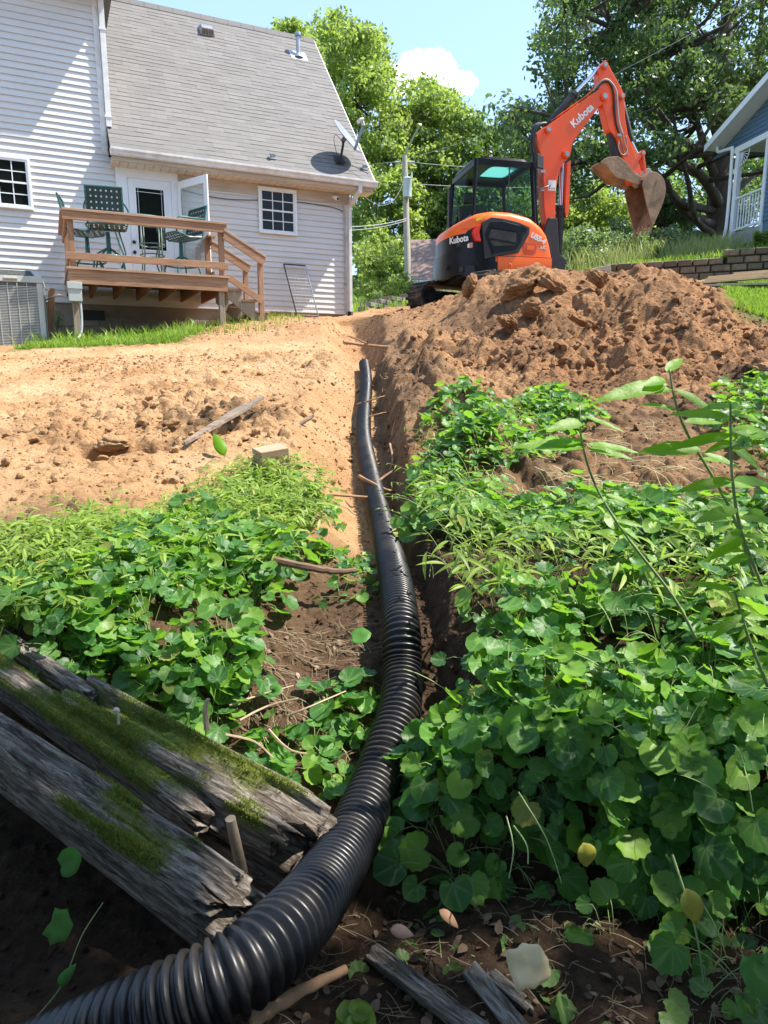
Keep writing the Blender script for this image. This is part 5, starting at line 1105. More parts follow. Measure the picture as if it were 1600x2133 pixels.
def tree(name, label, poly, d0, d1, ncl, rcl, nleaf, size, mat, trunk, limbs=(), group='trees beyond the yard', seed=1, twigs=True, tr=.2, squash=.75, cat='tree'):
    rng = np.random.default_rng(seed); rnd = random.Random(seed)
    xs = [p[0] for p in poly]; ys = [p[1] for p in poly]; cen = []; tries = 0
    while len(cen) < ncl and tries < ncl*60:
        tries += 1; px = rnd.uniform(min(xs), max(xs)); py = rnd.uniform(min(ys), max(ys))
        if inpoly(px, py, poly): cen.append(tuple(P(px, py, rnd.uniform(d0, d1))))
    root = empty(name, trunk[0]); tag(root, label, cat, group); o0 = np.array(trunk[0])
    cen = np.array(cen); rad = rng.uniform(.5, 1.15, len(cen))*rcl
    V, F = leaves_np(rng, cen, rad, nleaf, size, squash); np_mesh('crown', V-o0, F, mat, root)
    mb = MB(); tp = [Vector(p)-Vector(trunk[0]) for p in trunk]; n = len(tp); mb.tube(smooth_path(tp, 4), [tr*(1-.75*i/((n-1)*4)) for i in range((n-1)*4+1)], 10)
    for pts, r_ in limbs:
        q = smooth_path([Vector(p)-Vector(trunk[0]) for p in pts], 4); mb.tube(q, [r_*.78*(1-.65*i/(len(q)-1)) for i in range(len(q))], 8)
    if twigs:
        sk = [Vector(p) for p in trunk[1:]]+[Vector(p) for pts, _ in limbs for p in pts[1:]]
        for c in cen[::2]:
            c = Vector(c); s = min(sk, key=lambda q: (q-c).length+max(0, q.z-c.z)*2)-Vector(trunk[0]); e = c-Vector(trunk[0]); mid = (s+e)/2+Vector((0, 0, -.12*(e-s).length))
            mb.tube([s, mid, e], [tr*.17, tr*.10, tr*.03], 5)
    mb.build('trunk', M_BARK, root, smooth=True); return root
# two leafy trees between the house and the pole
tree('maple_tree', 'tall bright green tree rising right behind the house gable', [(640,150),(650,75),(690,30),(735,45),(790,75),(812,120),(808,200),(835,260),(850,330),(870,420),(868,520),(850,590),(800,612),(738,600),(735,400),(725,250),(660,230)], 39, 46, 240, 1.0, 36000, .24, LM_MAPLE,
     [P(765,640,43), P(770,520,43), P(760,380,43), P(745,220,43), P(735,90,43)], seed=11, tr=.3)
tree('maple_tree', 'bright green tree with rounded top right of the pole under the small cloud', [(815,250),(835,190),(880,158),(930,185),(975,235),(990,300),(985,360),(950,420),(950,560),(840,580),(840,420),(830,330)], 42, 49, 230, 1.05, 34000, .25, LM_MAPLE,
     [P(900,600,47), P(898,500,47), P(900,400,47), P(890,260,47)], seed=12, tr=.16)
tree('maple_tree', 'leafy tree whose top just shows behind the left part of the roof ridge', [(560,80),(575,60),(610,48),(650,75),(670,130),(640,140),(600,100)], 34, 38, 40, .7, 4500, .2, LM_MAPLE, [P(620,560,36), P(615,300,36), P(612,110,36)], seed=13, tr=.2)
tree('pine_tree', 'darker pine behind the cab, left of the boom', [(930,370),(950,300),(985,250),(1015,270),(1060,262),(1095,320),(1110,420),(1100,520),(930,540),(890,470)], 42, 50, 170, 1.0, 20000, .26, LM_PINE, [P(1020,600,46), P(1018,420,46), P(1012,280,46)], seed=14, tr=.3)
tree('dark_tree', 'dark green tree low behind the cab window and the pole', [(850,440),(900,420),(980,440),(1100,430),(1150,480),(1150,600),(850,610)], 44, 50, 130, 1.0, 12000, .26, LM_PINE, [P(1000,640,47), P(1000,520,47), P(1000,450,47)], seed=15, tr=.3)
# the big oak
OT = lambda x, y, d=26: P(x, y, d)
tree('oak_tree', 'huge spreading oak with dark limbs beside the blue house', [(1155,-60),(1125,60),(1108,150),(1118,195),(1045,190),(1035,245),(1050,290),(1095,330),(1120,400),(1160,445),(1215,440),(1270,400),(1330,380),(1395,310),(1440,265),(1520,255),(1620,240),(1900,240),(1950,-150),(1500,-240)], 20, 31, 600, .72, 92000, .145, LM_OAK,
     [OT(1500,520), OT(1500,430), OT(1502,340), OT(1508,230), OT(1512,100), OT(1515,-60)],
     [([OT(1500,430), OT(1488,405,25), OT(1470,378,24.5), OT(1447,351,24), OT(1425,342,23.5), OT(1389,293,23), OT(1330,240,22.5)], .26), ([OT(1495,380), OT(1479,342,25.5), OT(1463,315,25), OT(1425,297,24), OT(1400,270,23.5), OT(1340,180,23)], .22),
      ([OT(1492,440), OT(1454,432,25), OT(1425,425,24), OT(1400,405,23), OT(1380,371,22.5), OT(1300,350,22), OT(1240,330,22)], .2), ([OT(1494,470), OT(1450,455,25), OT(1415,430,24.5), OT(1398,400,24), OT(1330,370,24), OT(1200,330,24)], .22),
      ([OT(1495,490), OT(1460,470,25), OT(1444,440,24), OT(1434,380,23.5), OT(1420,330,23), OT(1400,230,23)], .17), ([OT(1492,350), OT(1468,305,26.5), OT(1454,260,27), OT(1440,210,27), OT(1430,90,28), OT(1400,0,28)], .2),
      ([OT(1508,430), OT(1525,405,27), OT(1551,380,27.5), OT(1590,350,28), OT(1660,300,28)], .24), ([OT(1510,360), OT(1540,330,27), OT(1575,300,28), OT(1620,200,28), OT(1640,60,28)], .2), ([OT(1505,300), OT(1550,220,25), OT(1580,100,25), OT(1590,-40,24)], .2),
      ([OT(1503,330), OT(1470,220,25), OT(1380,120,24), OT(1280,60,23), OT(1180,20,22)], .2), ([OT(1490,380), OT(1300,300,23), OT(1180,250,22), OT(1070,225,21.5)], .15)], group=None, seed=21, tr=.55)
bgt = [('bright sunlit tree seen under the oak limbs behind the bucket', [(1150,470),(1165,400),(1230,380),(1300,395),(1330,370),(1380,400),(1400,500),(1300,530),(1180,530)], 33, 38, 110, .8, 14000, .19, LM_MAPLE, (1280,560,36)),
       ('pale green tree directly behind the oak trunk', [(1340,330),(1420,290),(1500,300),(1560,260),(1640,260),(1700,420),(1600,470),(1380,460)], 36, 42, 130, .9, 13000, .22, LM_BUSH, (1470,560,39)),
       ('rounded dark green bush tree left of the oak trunk', [(1330,480),(1340,420),(1390,405),(1430,440),(1440,500),(1330,520)], 27, 29, 50, .5, 7000, .13, LM_OAK, (1385,530,28)),
       ('distant tree filling the gap between the oak and the pine', [(1080,430),(1100,330),(1180,300),(1240,330),(1260,460),(1180,540),(1080,540)], 45, 52, 110, 1.0, 11000, .25, LM_PINE, (1160,600,48))]
for i, (lab, poly, d0, d1, nc_, rc_, nl, sz, mt, tk) in enumerate(bgt):
    x, y, d = tk; tree('broadleaf_tree', lab, poly, d0, d1, nc_, rc_, nl, sz, mt, [P(x, y, d), P(x, y-70, d), P(x, y-140, d)], seed=30+i, tr=.22)
shr = [('grey green shrub nearest the excavator boom base', [(1165,560),(1170,500),(1210,470),(1260,490),(1265,560)], 18.5, 20, (1215,575,19)), ('grey green feathery shrub below the bucket', [(1240,560),(1250,480),(1300,455),(1350,480),(1355,540),(1300,560)], 19.5, 21, (1300,570,20)), ('low sage coloured shrub right of the bucket', [(1340,540),(1350,490),(1400,480),(1440,500),(1440,535)], 20.5, 22, (1395,555,21)),
       ('dark leafy shrub at the foot of the maple by the house corner', [(740,610),(745,520),(780,490),(830,520),(850,600),(830,625),(760,632)], 21, 23, (795,640,22)), ('pale shrub with dry stems in front of the utility pole', [(770,635),(790,600),(830,590),(865,600),(860,625)], 24, 26, (820,640,25))]
for i, (lab, poly, d0, d1, tk) in enumerate(shr):
    x, y, d = tk; tree('shrub', lab, poly, d0, d1, 50, .35, 6000, .085 if i < 3 else .1, LM_SAGE if i < 3 else LM_MAPLE if i == 3 else LM_BUSH, [P(x, y, d), P(x, y-30, d), P(x, y-60, d)], group='shrubs beyond the yard', seed=50+i, tr=.06, cat='shrub')
# unseen tree, its crown spread and placed to shade the foreground
rng = np.random.default_rng(5); cc = []
while len(cc) < 520:
    q = rng.uniform(-1, 1, 3)
    if np.dot(q, q) < 1: cc.append((3.4+q[0]*7.5, -2.62+q[1]*5.0, 6.9+q[2]*1.9))
root = empty('shade_tree', (5.2, -1.5, -1.0)); tag(root, 'unseen spreading tree behind the viewpoint, crown placed to shade the foreground', 'tree')
V, F = leaves_np(rng, np.array(cc), rng.uniform(.45, .85, len(cc)), 70000, .24); np_mesh('crown', V-np.array([5.2, -1.5, -1.0]), F, LM_OAK, root)
mb = MB(); mb.tube([(0, 0, -.3), (.1, .1, 3), (-.2, .2, 6), (-.4, .3, 8.5)], [.28, .22, .15, .05], 10)
for c in cc[::6]: mb.tube([(-.1, .15, 5), (c[0]-5.2, c[1]+1.5, c[2]+1)], [.07, .02], 5)
mb.build('trunk', M_BARK, root, smooth=True)

for i, (x0, y0) in enumerate([(-5, -3.5), (-2, -5), (1.5, -5.5), (5, -4.5), (-5.5, .2), (6.5, -.8)]):  # unseen bushes added to keep sky light off the foreground
    rg = np.random.default_rng(90+i); c_ = np.array([x0, y0, 1.2]); cc = c_+rg.normal(size=(40, 3))*[.9, .9, 1.1]; root = empty('shade_bush', (x0, y0, -1.0)); tag(root, 'unseen leafy bush added to darken the foreground, '+['left of', 'behind and left of', 'right behind', 'behind and right of', 'close at the left of', 'close at the right of'][i]+' the viewpoint', 'bush', 'unseen bushes added around the viewpoint')
    V, F = leaves_np(rg, cc, rg.uniform(.4, .7, 40), 5000, .2); np_mesh('crown', V-np.array([x0, y0, -1.0]), F, LM_OAK, root); MB().tube([(0, 0, -.3), (.05, 0, 1), (0, .1, 2.4)], [.08, .06, .03], 8).build('trunk', M_BARK, root)
# ---------------- corrugated drain pipe ----------------
pp = smooth_path(PIPE_PTS, 14)
S = [0]
for i in range(1, len(pp)): S.append(S[-1]+(pp[i]-pp[i-1]).length)
S = np.array(S); A = np.array([tuple(p) for p in pp]); PIT = .0205; SEG = 40
fr = np.array([0, .12, .28, .5, .62, .78]); rr_ = np.array([.0515, .0610, .0642, .0630, .0530, .0500])
ncyc = int(S[-1]/PIT); ss = (np.arange(ncyc)[:, None]+fr[None]).ravel()*PIT; rad = np.tile(rr_, ncyc)
C_ = np.stack([np.interp(ss, S, A[:, k]) for k in range(3)], 1)
C2 = np.stack([np.interp(ss+.02, S, A[:, k]) for k in range(3)], 1); C0 = np.stack([np.interp(ss-.02, S, A[:, k]) for k in range(3)], 1)
T = C2-C0; T /= np.linalg.norm(T, axis=1)[:, None]; U = np.cross(T, [0, 0, 1.]); U /= np.linalg.norm(U, axis=1)[:, None]; W_ = np.cross(U, T)
an = np.arange(SEG)*2*np.pi/SEG
V = C_[:, None]+rad[:, None, None]*(U[:, None]*np.cos(an)[None, :, None]+W_[:, None]*np.sin(an)[None, :, None])
nr_ = len(ss); ii = np.arange(nr_*SEG).reshape(nr_, SEG); i2 = np.roll(ii, -1, 1)
F = np.stack([ii[:-1], i2[:-1], i2[1:], ii[1:]], -1).reshape(-1, 4)
m, t, b = newmat('pipe_black'); n = noise(t, 5, 7, .7, objco(t)); n2 = noise(t, 60, 4, .7, objco(t))
c = ramp(t, [(.007, .007, .009), (.012, .012, .014)], n); c = mixc_(t, rampf(t, n2, .62, .75, 0, .35), c, (.12, .075, .045))
gz = t.nodes.new('ShaderNodeNewGeometry'); sz_ = N(t, 'ShaderNodeSeparateXYZ'); t.links.new(gz.outputs['Position'], sz_.inputs[0])
c = mixc_(t, rampf(t, n, .50, .70, 0, .28), c, (.12, .08, .055))
t.links.new(c, b.inputs['Base Color']); t.links.new(rampf(t, n, .3, .7, .30, .52), b.inputs['Roughness']); b.inputs['Specular IOR Level'].default_value = .6
o0 = np.array([float(C_[0, 0]), float(C_[0, 1]), float(C_[0, 2])])
pipe = np_mesh('drain_pipe', V.reshape(-1, 3)-o0, F, m, smooth=True); pipe.location = o0; tag(pipe, 'long black corrugated drain pipe running up the dirt trench', 'pipe')

# ---------------- weathered timbers ----------------
m, t, b = newmat('weathered_timber'); g = objco(t, (1.9, 14, 14)); n = noise(t, 6.5, 10, .72, g, .9); n2 = noise(t, 2.0, 5, .6, objco(t)); n3 = noise(t, 22, 8, .75, g)
c = ramp(t, [(.02, .015, .012), (.16, .13, .105), (.37, .33, .28), (.52, .475, .41)], n, [.33, .47, .58, .72])
c = mixc_(t, rampf(t, n2, .5, .8, 0, .5), c, (.13, .085, .055))
ms = noise(t, 5, 8, .7, objco(t)); f_ = N(t, 'ShaderNodeMath', operation='MULTIPLY'); t.links.new(attr(t, 'moss'), f_.inputs[0]); t.links.new(rampf(t, ms, .3, .5, .3, 1), f_.inputs[1])
mc = ramp(t, [(.08, .10, .02), (.18, .23, .035), (.30, .33, .06)], noise(t, 60, 5, .7, objco(t)), [.3, .5, .7]); c = mixc_(t, f_.outputs[0], c, mc)
t.links.new(c, b.inputs['Base Color']); b.inputs['Roughness'].default_value = .92; b.inputs['Specular IOR Level'].default_value = .2
q = bump(t, b, n, 1.0, .014); bump(t, b, n3, .6, .005, q); M_TIM = m
M_MOSS = leafmat('moss', [(.08, .10, .02), (.16, .19, .035), (.27, .28, .08)], .3)
def timber(label, a, b_, w_, h_, seed, mossf=None, crack=(.5,), ragged=.03, tilt=0, name='timber', cat='timber'):
    a = Vector(a)-Vector((0, 0, h_*.5)); b_ = Vector(b_)-Vector((0, 0, h_*.5)); Ln = (b_-a).length; NL, NP = 420, 88; rng = np.random.default_rng(seed)
    x = np.linspace(0, 1, NL)[:, None]*np.ones(NP)[None]; th = np.arange(NP)[None]*2*np.pi/NP*np.ones(NL)[:, None]
    e = .42; cy = np.sign(np.cos(th))*np.abs(np.cos(th))**e; cz = np.sign(np.sin(th))*np.abs(np.sin(th))**e
    X = x*Ln; k = 1+.035*fbm(X*4, th*1.2+seed, seed, 3)+.018*fbm(X*3, np.cos(th)*6+np.sin(th)*9+seed, seed+5, 4)
    gr = fbm(X*2.0, cy*9+cz*4+seed*3, seed+9, 4); k = k+.05*gr-.05*np.abs(fbm(X*1.5, cy*5-cz*3, seed+12, 3))
    ey = cy*w_/2*k; ez = cz*h_/2*k
    for j, c0 in enumerate(crack):
        wob = c0*w_/2+.014*fbm(X*3, X*0+seed+j, seed+30+j, 3); dd = np.abs(ey-wob); top = (cz > .5); wd = .007+.006*fbm(X*5, X*0+j, seed+40+j, 2)
        ez = ez-np.where(top, np.exp(-(dd/np.maximum(wd, .003))**2)*h_*.30, 0)
    # broken ends
    endr = sstep(.93, 1.0, x); rg = ragged*(.9*fbm(ey*90, ez*90, seed+50, 3)+.6*fbm(ey*22, ez*18, seed+51, 2)-.2)
    X = X+endr*rg*2.0; X = X-sstep(.07, 0, x)*rg
    taper = 1-.12*sstep(.9, 1, x)*(.5+.5*fbm(x*3, th, seed+60, 2)); ey = ey*taper; ez = ez*taper
    V = np.stack([X, ey, ez], -1); ii = np.arange(NL*NP).reshape(NL, NP); i2 = np.roll(ii, -1, 1); F = np.stack([ii[:-1], ii[1:], i2[1:], i2[:-1]], -1).reshape(-1, 4)
    moss = np.zeros_like(X)
    if mossf: moss = mossf(x, cy)*sstep(.2, .7, cz)*sstep(-.25, .15, fbm(X*5, ey*16, seed+70, 4)+.05)
    # cap the ends with shrinking rings
    Vl = [V.reshape(-1, 3)]; Fl = [F]; ml = [moss.ravel()]; base = NL*NP
    for end, sgn in ((0, -1), (NL-1, 1)):
        prev = ii[end]
        for s_ in (.8, .55, .3, .02):
            r_ = V[end].copy(); r_[:, 1:] *= s_; r_[:, 0] += sgn*.25*ragged*fbm(r_[:, 1]*70, r_[:, 2]*70, seed+80, 3); Vl.append(r_); cur = np.arange(NP)+base; base += NP; ml.append(np.zeros(NP))
            q_ = np.stack([prev, cur, np.roll(cur, -1), np.roll(prev, -1)], -1); Fl.append(q_ if sgn > 0 else q_[:, ::-1]); prev = cur
    o = np_mesh(name, np.concatenate(Vl), np.concatenate(Fl), M_TIM, smooth=True, attrs={'moss': np.concatenate(ml)})
    o.location = a; o.rotation_euler = ((b_-a).to_track_quat('X', 'Z') @ Matrix.Rotation(tilt, 3, 'X').to_quaternion()).to_euler(); tag(o, label, cat)
    if mossf:
        Pm = V.reshape(-1, 3); wgt = moss.ravel().clip(0, 1); idx = rng.choice(len(Pm), 9000, p=wgt/wgt.sum()); p = Pm[idx]+rng.normal(size=(9000, 3))*[.0035, .0015, .0005]
        n = 9000; d = rng.normal(size=(n, 3))*.6+[0, 0, 1]; d /= np.linalg.norm(d, axis=1)[:, None]; sd = np.cross(d, rng.normal(size=(n, 3))); sd /= np.linalg.norm(sd, axis=1)[:, None]; hh = rng.uniform(.004, .011, n)[:, None]
        Vm = np.stack([p-sd*.0011, p+sd*.0011, p+d*hh+sd*.0004], 1).reshape(-1, 3); i = np.arange(n)*3; mo = np_mesh('moss', Vm, np.stack([i, i+1, i+2], 1), M_MOSS, o); tag(mo, kind='stuff')
    return o
bl_ = lambda x, a, b_, s: sstep(a-s, a+s, x)*(1-sstep(b_-s, b_+s, x))
timber('grey weathered landscape timber nearest the camera with moss near its broken end', P(-260, 1345, 1.95), P(482, 1846, 1.21), .104, .075, 3, lambda x, cy: bl_(x, .70, .88, .04)+.6*bl_(x, .50, .58, .04)*(cy > .0), (.15, -.35, .6), .035)
timber('split mossy timber lying behind the front timber', P(150, 1420, 1.86), P(645, 1690, 1.50), .15, .14, 7, lambda x, cy: bl_(x, .02, .93, .05)*(cy < .75), (-.05, .5, .3), .03, R(4))
timber('narrow green mossy timber strip wedged between the front and back timbers', P(-120, 1298, 2.03), P(425, 1682, 1.52), .075, .08, 9, lambda x, cy: bl_(x, .05, .93, .03), (.2,), .05)
timber('dark timber of the lower course under the front timber', P(-260, 1345, 1.95)-Vector((-.06, -.08, .12)), P(478, 1862, 1.22)-Vector((-.0, -.12, .12)), .12, .13, 14, None, (), .03)
timber('dark timber under the end of the split mossy timber', P(150, 1420, 1.86)-Vector((0, 0, .15)), P(672, 1700, 1.46)-Vector((.03, -.02, .15)), .14, .14, 17, None, (), .03)
timber('thin dark log half hidden by leaves at the left edge above the mossy timbers', P(-60, 1270, 2.2), P(190, 1440, 1.85), .045, .045, 19, None, (), .02, name='log')
# ---------------- clods ----------------
def ico(sub):
    import bmesh
    bm = bmesh.new(); bmesh.ops.create_icosphere(bm, subdivisions=sub, radius=1); V = np.array([v.co[:] for v in bm.verts]); F = np.array([[v.index for v in f.verts] for f in bm.faces]); bm.free(); return V, F
def rockv(V, seed, sharp=.35, fl=.8):
    rng = np.random.default_rng(seed); V = V.copy()
    for k in range(9):
        n = rng.normal(size=3); n /= np.linalg.norm(n); d = rng.uniform(.6, .9); s = V@n; V -= np.outer(np.maximum(s-d, 0), n)*.8
    q = V*2.2; V *= (1+sharp*fbm(q[:, 0]+q[:, 2]*1.7+seed, q[:, 1]-q[:, 2]*1.3, seed, 4))[:, None]; V *= np.array([1, rng.uniform(.7, 1), rng.uniform(.6, .85)*fl]); return V
def quat_rand(rng, n):
    q = rng.normal(size=(n, 4)); q /= np.linalg.norm(q, axis=1)[:, None]; w, x, y, z = q.T
    return np.stack([1-2*(y*y+z*z), 2*(x*y-z*w), 2*(x*z+y*w), 2*(x*y+z*w), 1-2*(x*x+z*z), 2*(y*z-x*w), 2*(x*z-y*w), 2*(y*z+x*w), 1-2*(x*x+y*y)], 1).reshape(n, 3, 3)
def clods(name, x, y, size, seed, mats, sub=2, kind='stuff', sink=.25):
    rng = np.random.default_rng(seed); V0, F0 = ico(sub); vars_ = [rockv(V0, seed+k) for k in range(10)]
    H, D, T_, B = hgts(x, y); n = len(x); Rm = quat_rand(rng, n); vi = rng.integers(0, 10, n)
    VV = np.stack(vars_)[vi]; VV = np.einsum('nij,nkj->nki', Rm, VV)*size[:, None, None]; VV[:, :, 2] *= .85
    VV += np.stack([x, y, H+size*sink], 1)[:, None]
    F = (np.arange(n)[:, None, None]*len(V0)+F0[None]).reshape(-1, 3)
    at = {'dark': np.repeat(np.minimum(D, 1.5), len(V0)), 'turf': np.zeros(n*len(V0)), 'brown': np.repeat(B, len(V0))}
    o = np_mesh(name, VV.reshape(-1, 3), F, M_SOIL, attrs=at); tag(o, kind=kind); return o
rng = np.random.default_rng(77)
def w_project(x, y, z):
    cp, sp = math.cos(PITCH), math.sin(PITCH); fw = y*cp-z*sp; up = y*sp+z*cp; return 800+1450*x/fw, 1066.5-1450*up/fw
def sample(n, x0, x1, y0, y1, dens):
    xs = []; ys = []
    while sum(len(a) for a in xs) < n:
        x = rng.uniform(x0, x1, 4*n); y = rng.uniform(y0, y1, 4*n); k = rng.random(4*n) < dens(x, y); xs.append(x[k]); ys.append(y[k])
    return np.concatenate(xs)[:n], np.concatenate(ys)[:n]
pl_ = lambda x, y: np.exp(-(((x-2.6)/2.4)**2+((y-7.6)/2.0)**2))
hl_ = lambda x, y: np.exp(-(((x+1.5)/1.1)**2+((y-4.8)/.9)**2))
cl_ = lambda x, y: sstep(-.1, .35, fbm(x*1.4, y*1.4, 90, 3))
x, y = sample(5200, -6, 8, 2.6, 13.5, lambda x, y: np.clip(.06+.9*pl_(x, y)+.9*hl_(x, y)+.35*cl_(x, y), 0, 1)*(np.abs(x) < y*.75+.5)); s = .006+.05*rng.random(len(x))**4*(.4+pl_(x, y)+.8*hl_(x, y))+.004*(y/5)
clods('loose_clods', x, y, s, 100, None)
x, y = sample(9000, -4, 5, 2.4, 9, lambda x, y: np.clip(.25+.6*hl_(x, y)+.5*cl_(x, y)+.5*pl_(x, y), 0, 1)*(np.abs(x) < y*.65+.3)); s = rng.uniform(.003, .010, len(x))*(.6+y/7)
clods('soil_crumbs', x, y, s, 200, None, 1)
x, y = sample(5000, -1.6, 1.6, .7, 3.0, lambda x, y: .3+.7*cl_(x*2, y*2)); s = rng.uniform(.002, .010, len(x))**1.0*(.5+rng.random(len(x))**3*1.6)
clods('dark_crumbs', x, y, s, 300, None, 1)
def big_clod(label, px, py, d, r_, seed, stretch=(1, 1, 1), rot=(0, 0, 0), brown=1., dark=0., name='dirt_clod', grp='large dirt clods', cat='dirt clod', onground=True):
    V0, F0 = ico(5); V = rockv(V0, seed, .25, 1.1)*np.array(stretch)*r_; q = V/r_; V *= (1+.22*fbm(q[:, 0]*2.5+q[:, 2]*2, q[:, 1]*2.5-q[:, 2], seed+3, 5, .6)+.16*domes(q[:, 0]*3+q[:, 2]*2, q[:, 1]*3-q[:, 2]*2, seed, .7)+.05*domes(q[:, 0]*9+q[:, 2]*6, q[:, 1]*9-q[:, 2]*5, seed, .7))[:, None]
    p = P(px, py, d); o = np_mesh(name, V, F0, M_SOIL, smooth=True, attrs={'dark': np.full(len(V), dark), 'turf': np.zeros(len(V)), 'brown': np.full(len(V), brown)})
    o.location = p; o.rotation_euler = rot; tag(o, label, cat, grp); return o
big_clod('largest clod, a dark tilted slab standing on the crest below the excavator skirt', 1088, 592, 9.1, .27, 1, (1.15, .8, .75), (.2, -.7, .3))
big_clod('pointed clod leaning against the left end of the pile below the black counterweight', 980, 594, 9.6, .15, 2, (.6, .7, 1.35), (.1, .35, .2))
big_clod('rounded clod at the crest just right of the large dark slab', 1150, 590, 9.0, .16, 3, (1.1, .8, .8), (.4, .2, .1))
big_clod('clod on the crest in front of the weathered plank', 1243, 578, 9.0, .14, 4, (1.1, .9, .9), (0, .4, .6))
big_clod('dark hollow clod half way down the pile below the large slab', 1105, 645, 8.6, .17, 5, (.9, .8, 1.05), (.3, -.5, .2))
big_clod('clod on the pile slope left of centre', 1060, 668, 8.4, .13, 6, (1.1, .8, .8), (.3, .1, .9))
big_clod('broad flat clod lying on the middle of the pile slope', 1215, 672, 7.9, .15, 7, (1.3, .8, .6), (0, .3, .4))
big_clod('round pale clod at the right edge at the foot of the pile', 1590, 772, 6.3, .10, 8, (1.1, .9, .8), (0, 0, 0), .2)
big_clod('left one of two pale stones on the bare plateau', 268, 815, 6.3, .055, 9, (1, .8, .8), (0, 0, 0), 0, name='stone', grp='pale stones', cat='stone')
big_clod('right one of two pale stones on the bare plateau', 285, 806, 6.45, .065, 10, (1.2, .8, .7), (0, 0, .6), 0, name='stone', grp='pale stones', cat='stone')
big_clod('wide pale slab of clay beside the hollow on the plateau', 235, 925, 4.4, .11, 21, (1.15, .9, .65), (.1, -.1, .1), 0, name='clay_slab', grp=None, cat='dirt clod')
big_clod('clay lump right of the pale slab at the hollow', 290, 958, 4.2, .085, 13, (1.1, .9, .8), (.3, .1, .9), .2)
big_clod('clay lump in front of the broken grey board', 345, 965, 4.15, .07, 15, (1.1, .9, .8), (.1, .3, .2), .3)
# ---------------- sticks, boards and litter ----------------
M_STK = woodmat('stick_bark', (.10, .06, .04), (.22, .135, .09), (.33, .22, .15)); M_PALE = woodmat('pale_stick', (.30, .21, .13), (.45, .33, .22), (.55, .43, .31)); M_GRY = woodmat('split_grey_board', (.10, .075, .06), (.22, .17, .13), (.36, .29, .23)); M_ROOT = simple('root', (.30, .17, .09), .8, vary=.3, scale=20)
def stick(name, label, pts, r_, mat, cat='stick', group=None, seg=8, seed=0):
    rnd = random.Random(seed); w = [P(*p) if len(p) == 3 and p[0] > 20 else Vector(p) for p in pts]; o0 = w[0]; q = smooth_path([a-o0 for a in w], 6)
    rs = [r_*(1-.45*i/len(q))*rnd.uniform(.93, 1.07) for i in range(len(q))]; q = [a+Vector((rnd.uniform(-1, 1), rnd.uniform(-1, 1), rnd.uniform(-1, 1)))*r_*.10 for a in q]
    o = MB().tube(q, rs, seg).build(name, mat, smooth='auto'); o.location = o0; tag(o, label, cat, group); return o
a, b_ = P(388, 972, 4.25), P(552, 874, 4.95); a.z = hgt(a.x, a.y)+.0; b_.z = hgt(b_.x, b_.y)+.06
mb = MB(); d = (b_-a); u_ = d.normalized(); sd = u_.cross(Vector((0, 0, 1))).normalized(); nn_ = sd.cross(u_)
sec = [(0, .004), (.1, .018), (.25, .03), (.45, .034), (.62, .048), (.74, .046), (.8, .030), (.92, .018), (1, .004)]
vs = []
for f, h_ in sec: vs += [a-a+d*f-sd*h_, d*f+sd*h_*.7, d*f+sd*h_*.6+nn_*.022, d*f-sd*h_+nn_*.022+Vector((0, 0, .004))]
fs = []
for i in range(len(sec)-1):
    for k in range(4): fs.append((4*i+k, 4*i+(k+1) % 4, 4*i+4+(k+1) % 4, 4*i+4+k))
mb.add(vs, fs+[(3, 2, 1, 0), tuple(4*(len(sec)-1)+k for k in range(4))]); o = mb.build('broken_board', M_GRY, bevel=.002, seg=1); o.location = a+Vector((0, 0, .035)); tag(o, 'broken grey split board with pointed ends lying on the plateau', 'board')
bb = MB().box(-.085, .085, -.06, .06, -.05, .11).build('wood_block', M_DKC, bevel=.006); bb.location = P(566, 972, 3.9); bb.rotation_euler = (R(8), R(-6), R(32)); tag(bb, 'sawn tan wood block end sticking out of the leaves beside the trench', 'wood block')
stick('stick', 'short dark stick poking out of the left trench bank', [(598, 897, 4.75), (628, 882, 4.8), (653, 866, 4.85)], .018, M_GRY, seed=2)
stick('branch', 'thin branch lying across the ground to the pipe at mid trench', [(640, 1028, 3.75), (700, 1031, 3.85), (768, 1036, 3.92)], .011, M_ROOT, 'branch', seed=3)
stick('branch', 'forked twig lying over the pipe where it bends', [(748, 992, 4.1), (778, 1008, 4.05), (805, 1020, 4.1), (850, 1028, 4.3)], .012, M_ROOT, 'branch', seed=4)
stick('branch', 'thin branch running from the pipe up to the right trench bank', [(775, 1012, 4.1), (812, 985, 4.3), (858, 955, 4.5)], .009, M_STK, 'branch', seed=5)
stick('branch', 'tan root lying across the top of the trench beyond the pipe end', [(715, 712, 8.4), (755, 718, 8.5), (800, 722, 8.5), (862, 727, 8.5)], .022, M_ROOT, 'branch', seed=6)
stick('branch', 'smaller root forking toward the left bank above the pipe end', [(765, 716, 8.45), (740, 705, 8.8), (725, 700, 9.0)], .014, M_ROOT, 'branch', seed=7)
stick('branch', 'brown fallen branch under the violets left of the pipe', [(565, 1165, 2.72), (640, 1182, 2.68), (700, 1190, 2.68), (742, 1188, 2.7)], .018, M_STK, 'branch', seed=8)
for i, (pts, lab) in enumerate([([(752, 872, 6.0), (790, 862, 6.0), (825, 855, 6.1)], 'root crossing the pipe highest up'), ([(745, 842, 6.4), (790, 828, 6.4), (822, 820, 6.5)], 'thin curved root over the far part of the pipe'), ([(812, 925, 4.8), (818, 960, 4.6), (808, 990, 4.5)], 'dangling root on the right trench wall'), ([(800, 790, 7.0), (840, 780, 7.0), (870, 772, 7.0)], 'root along the top of the right trench wall')]):
    stick('root', lab, pts, .009, M_ROOT, 'root', 'roots torn open along the trench', 6, 20+i)
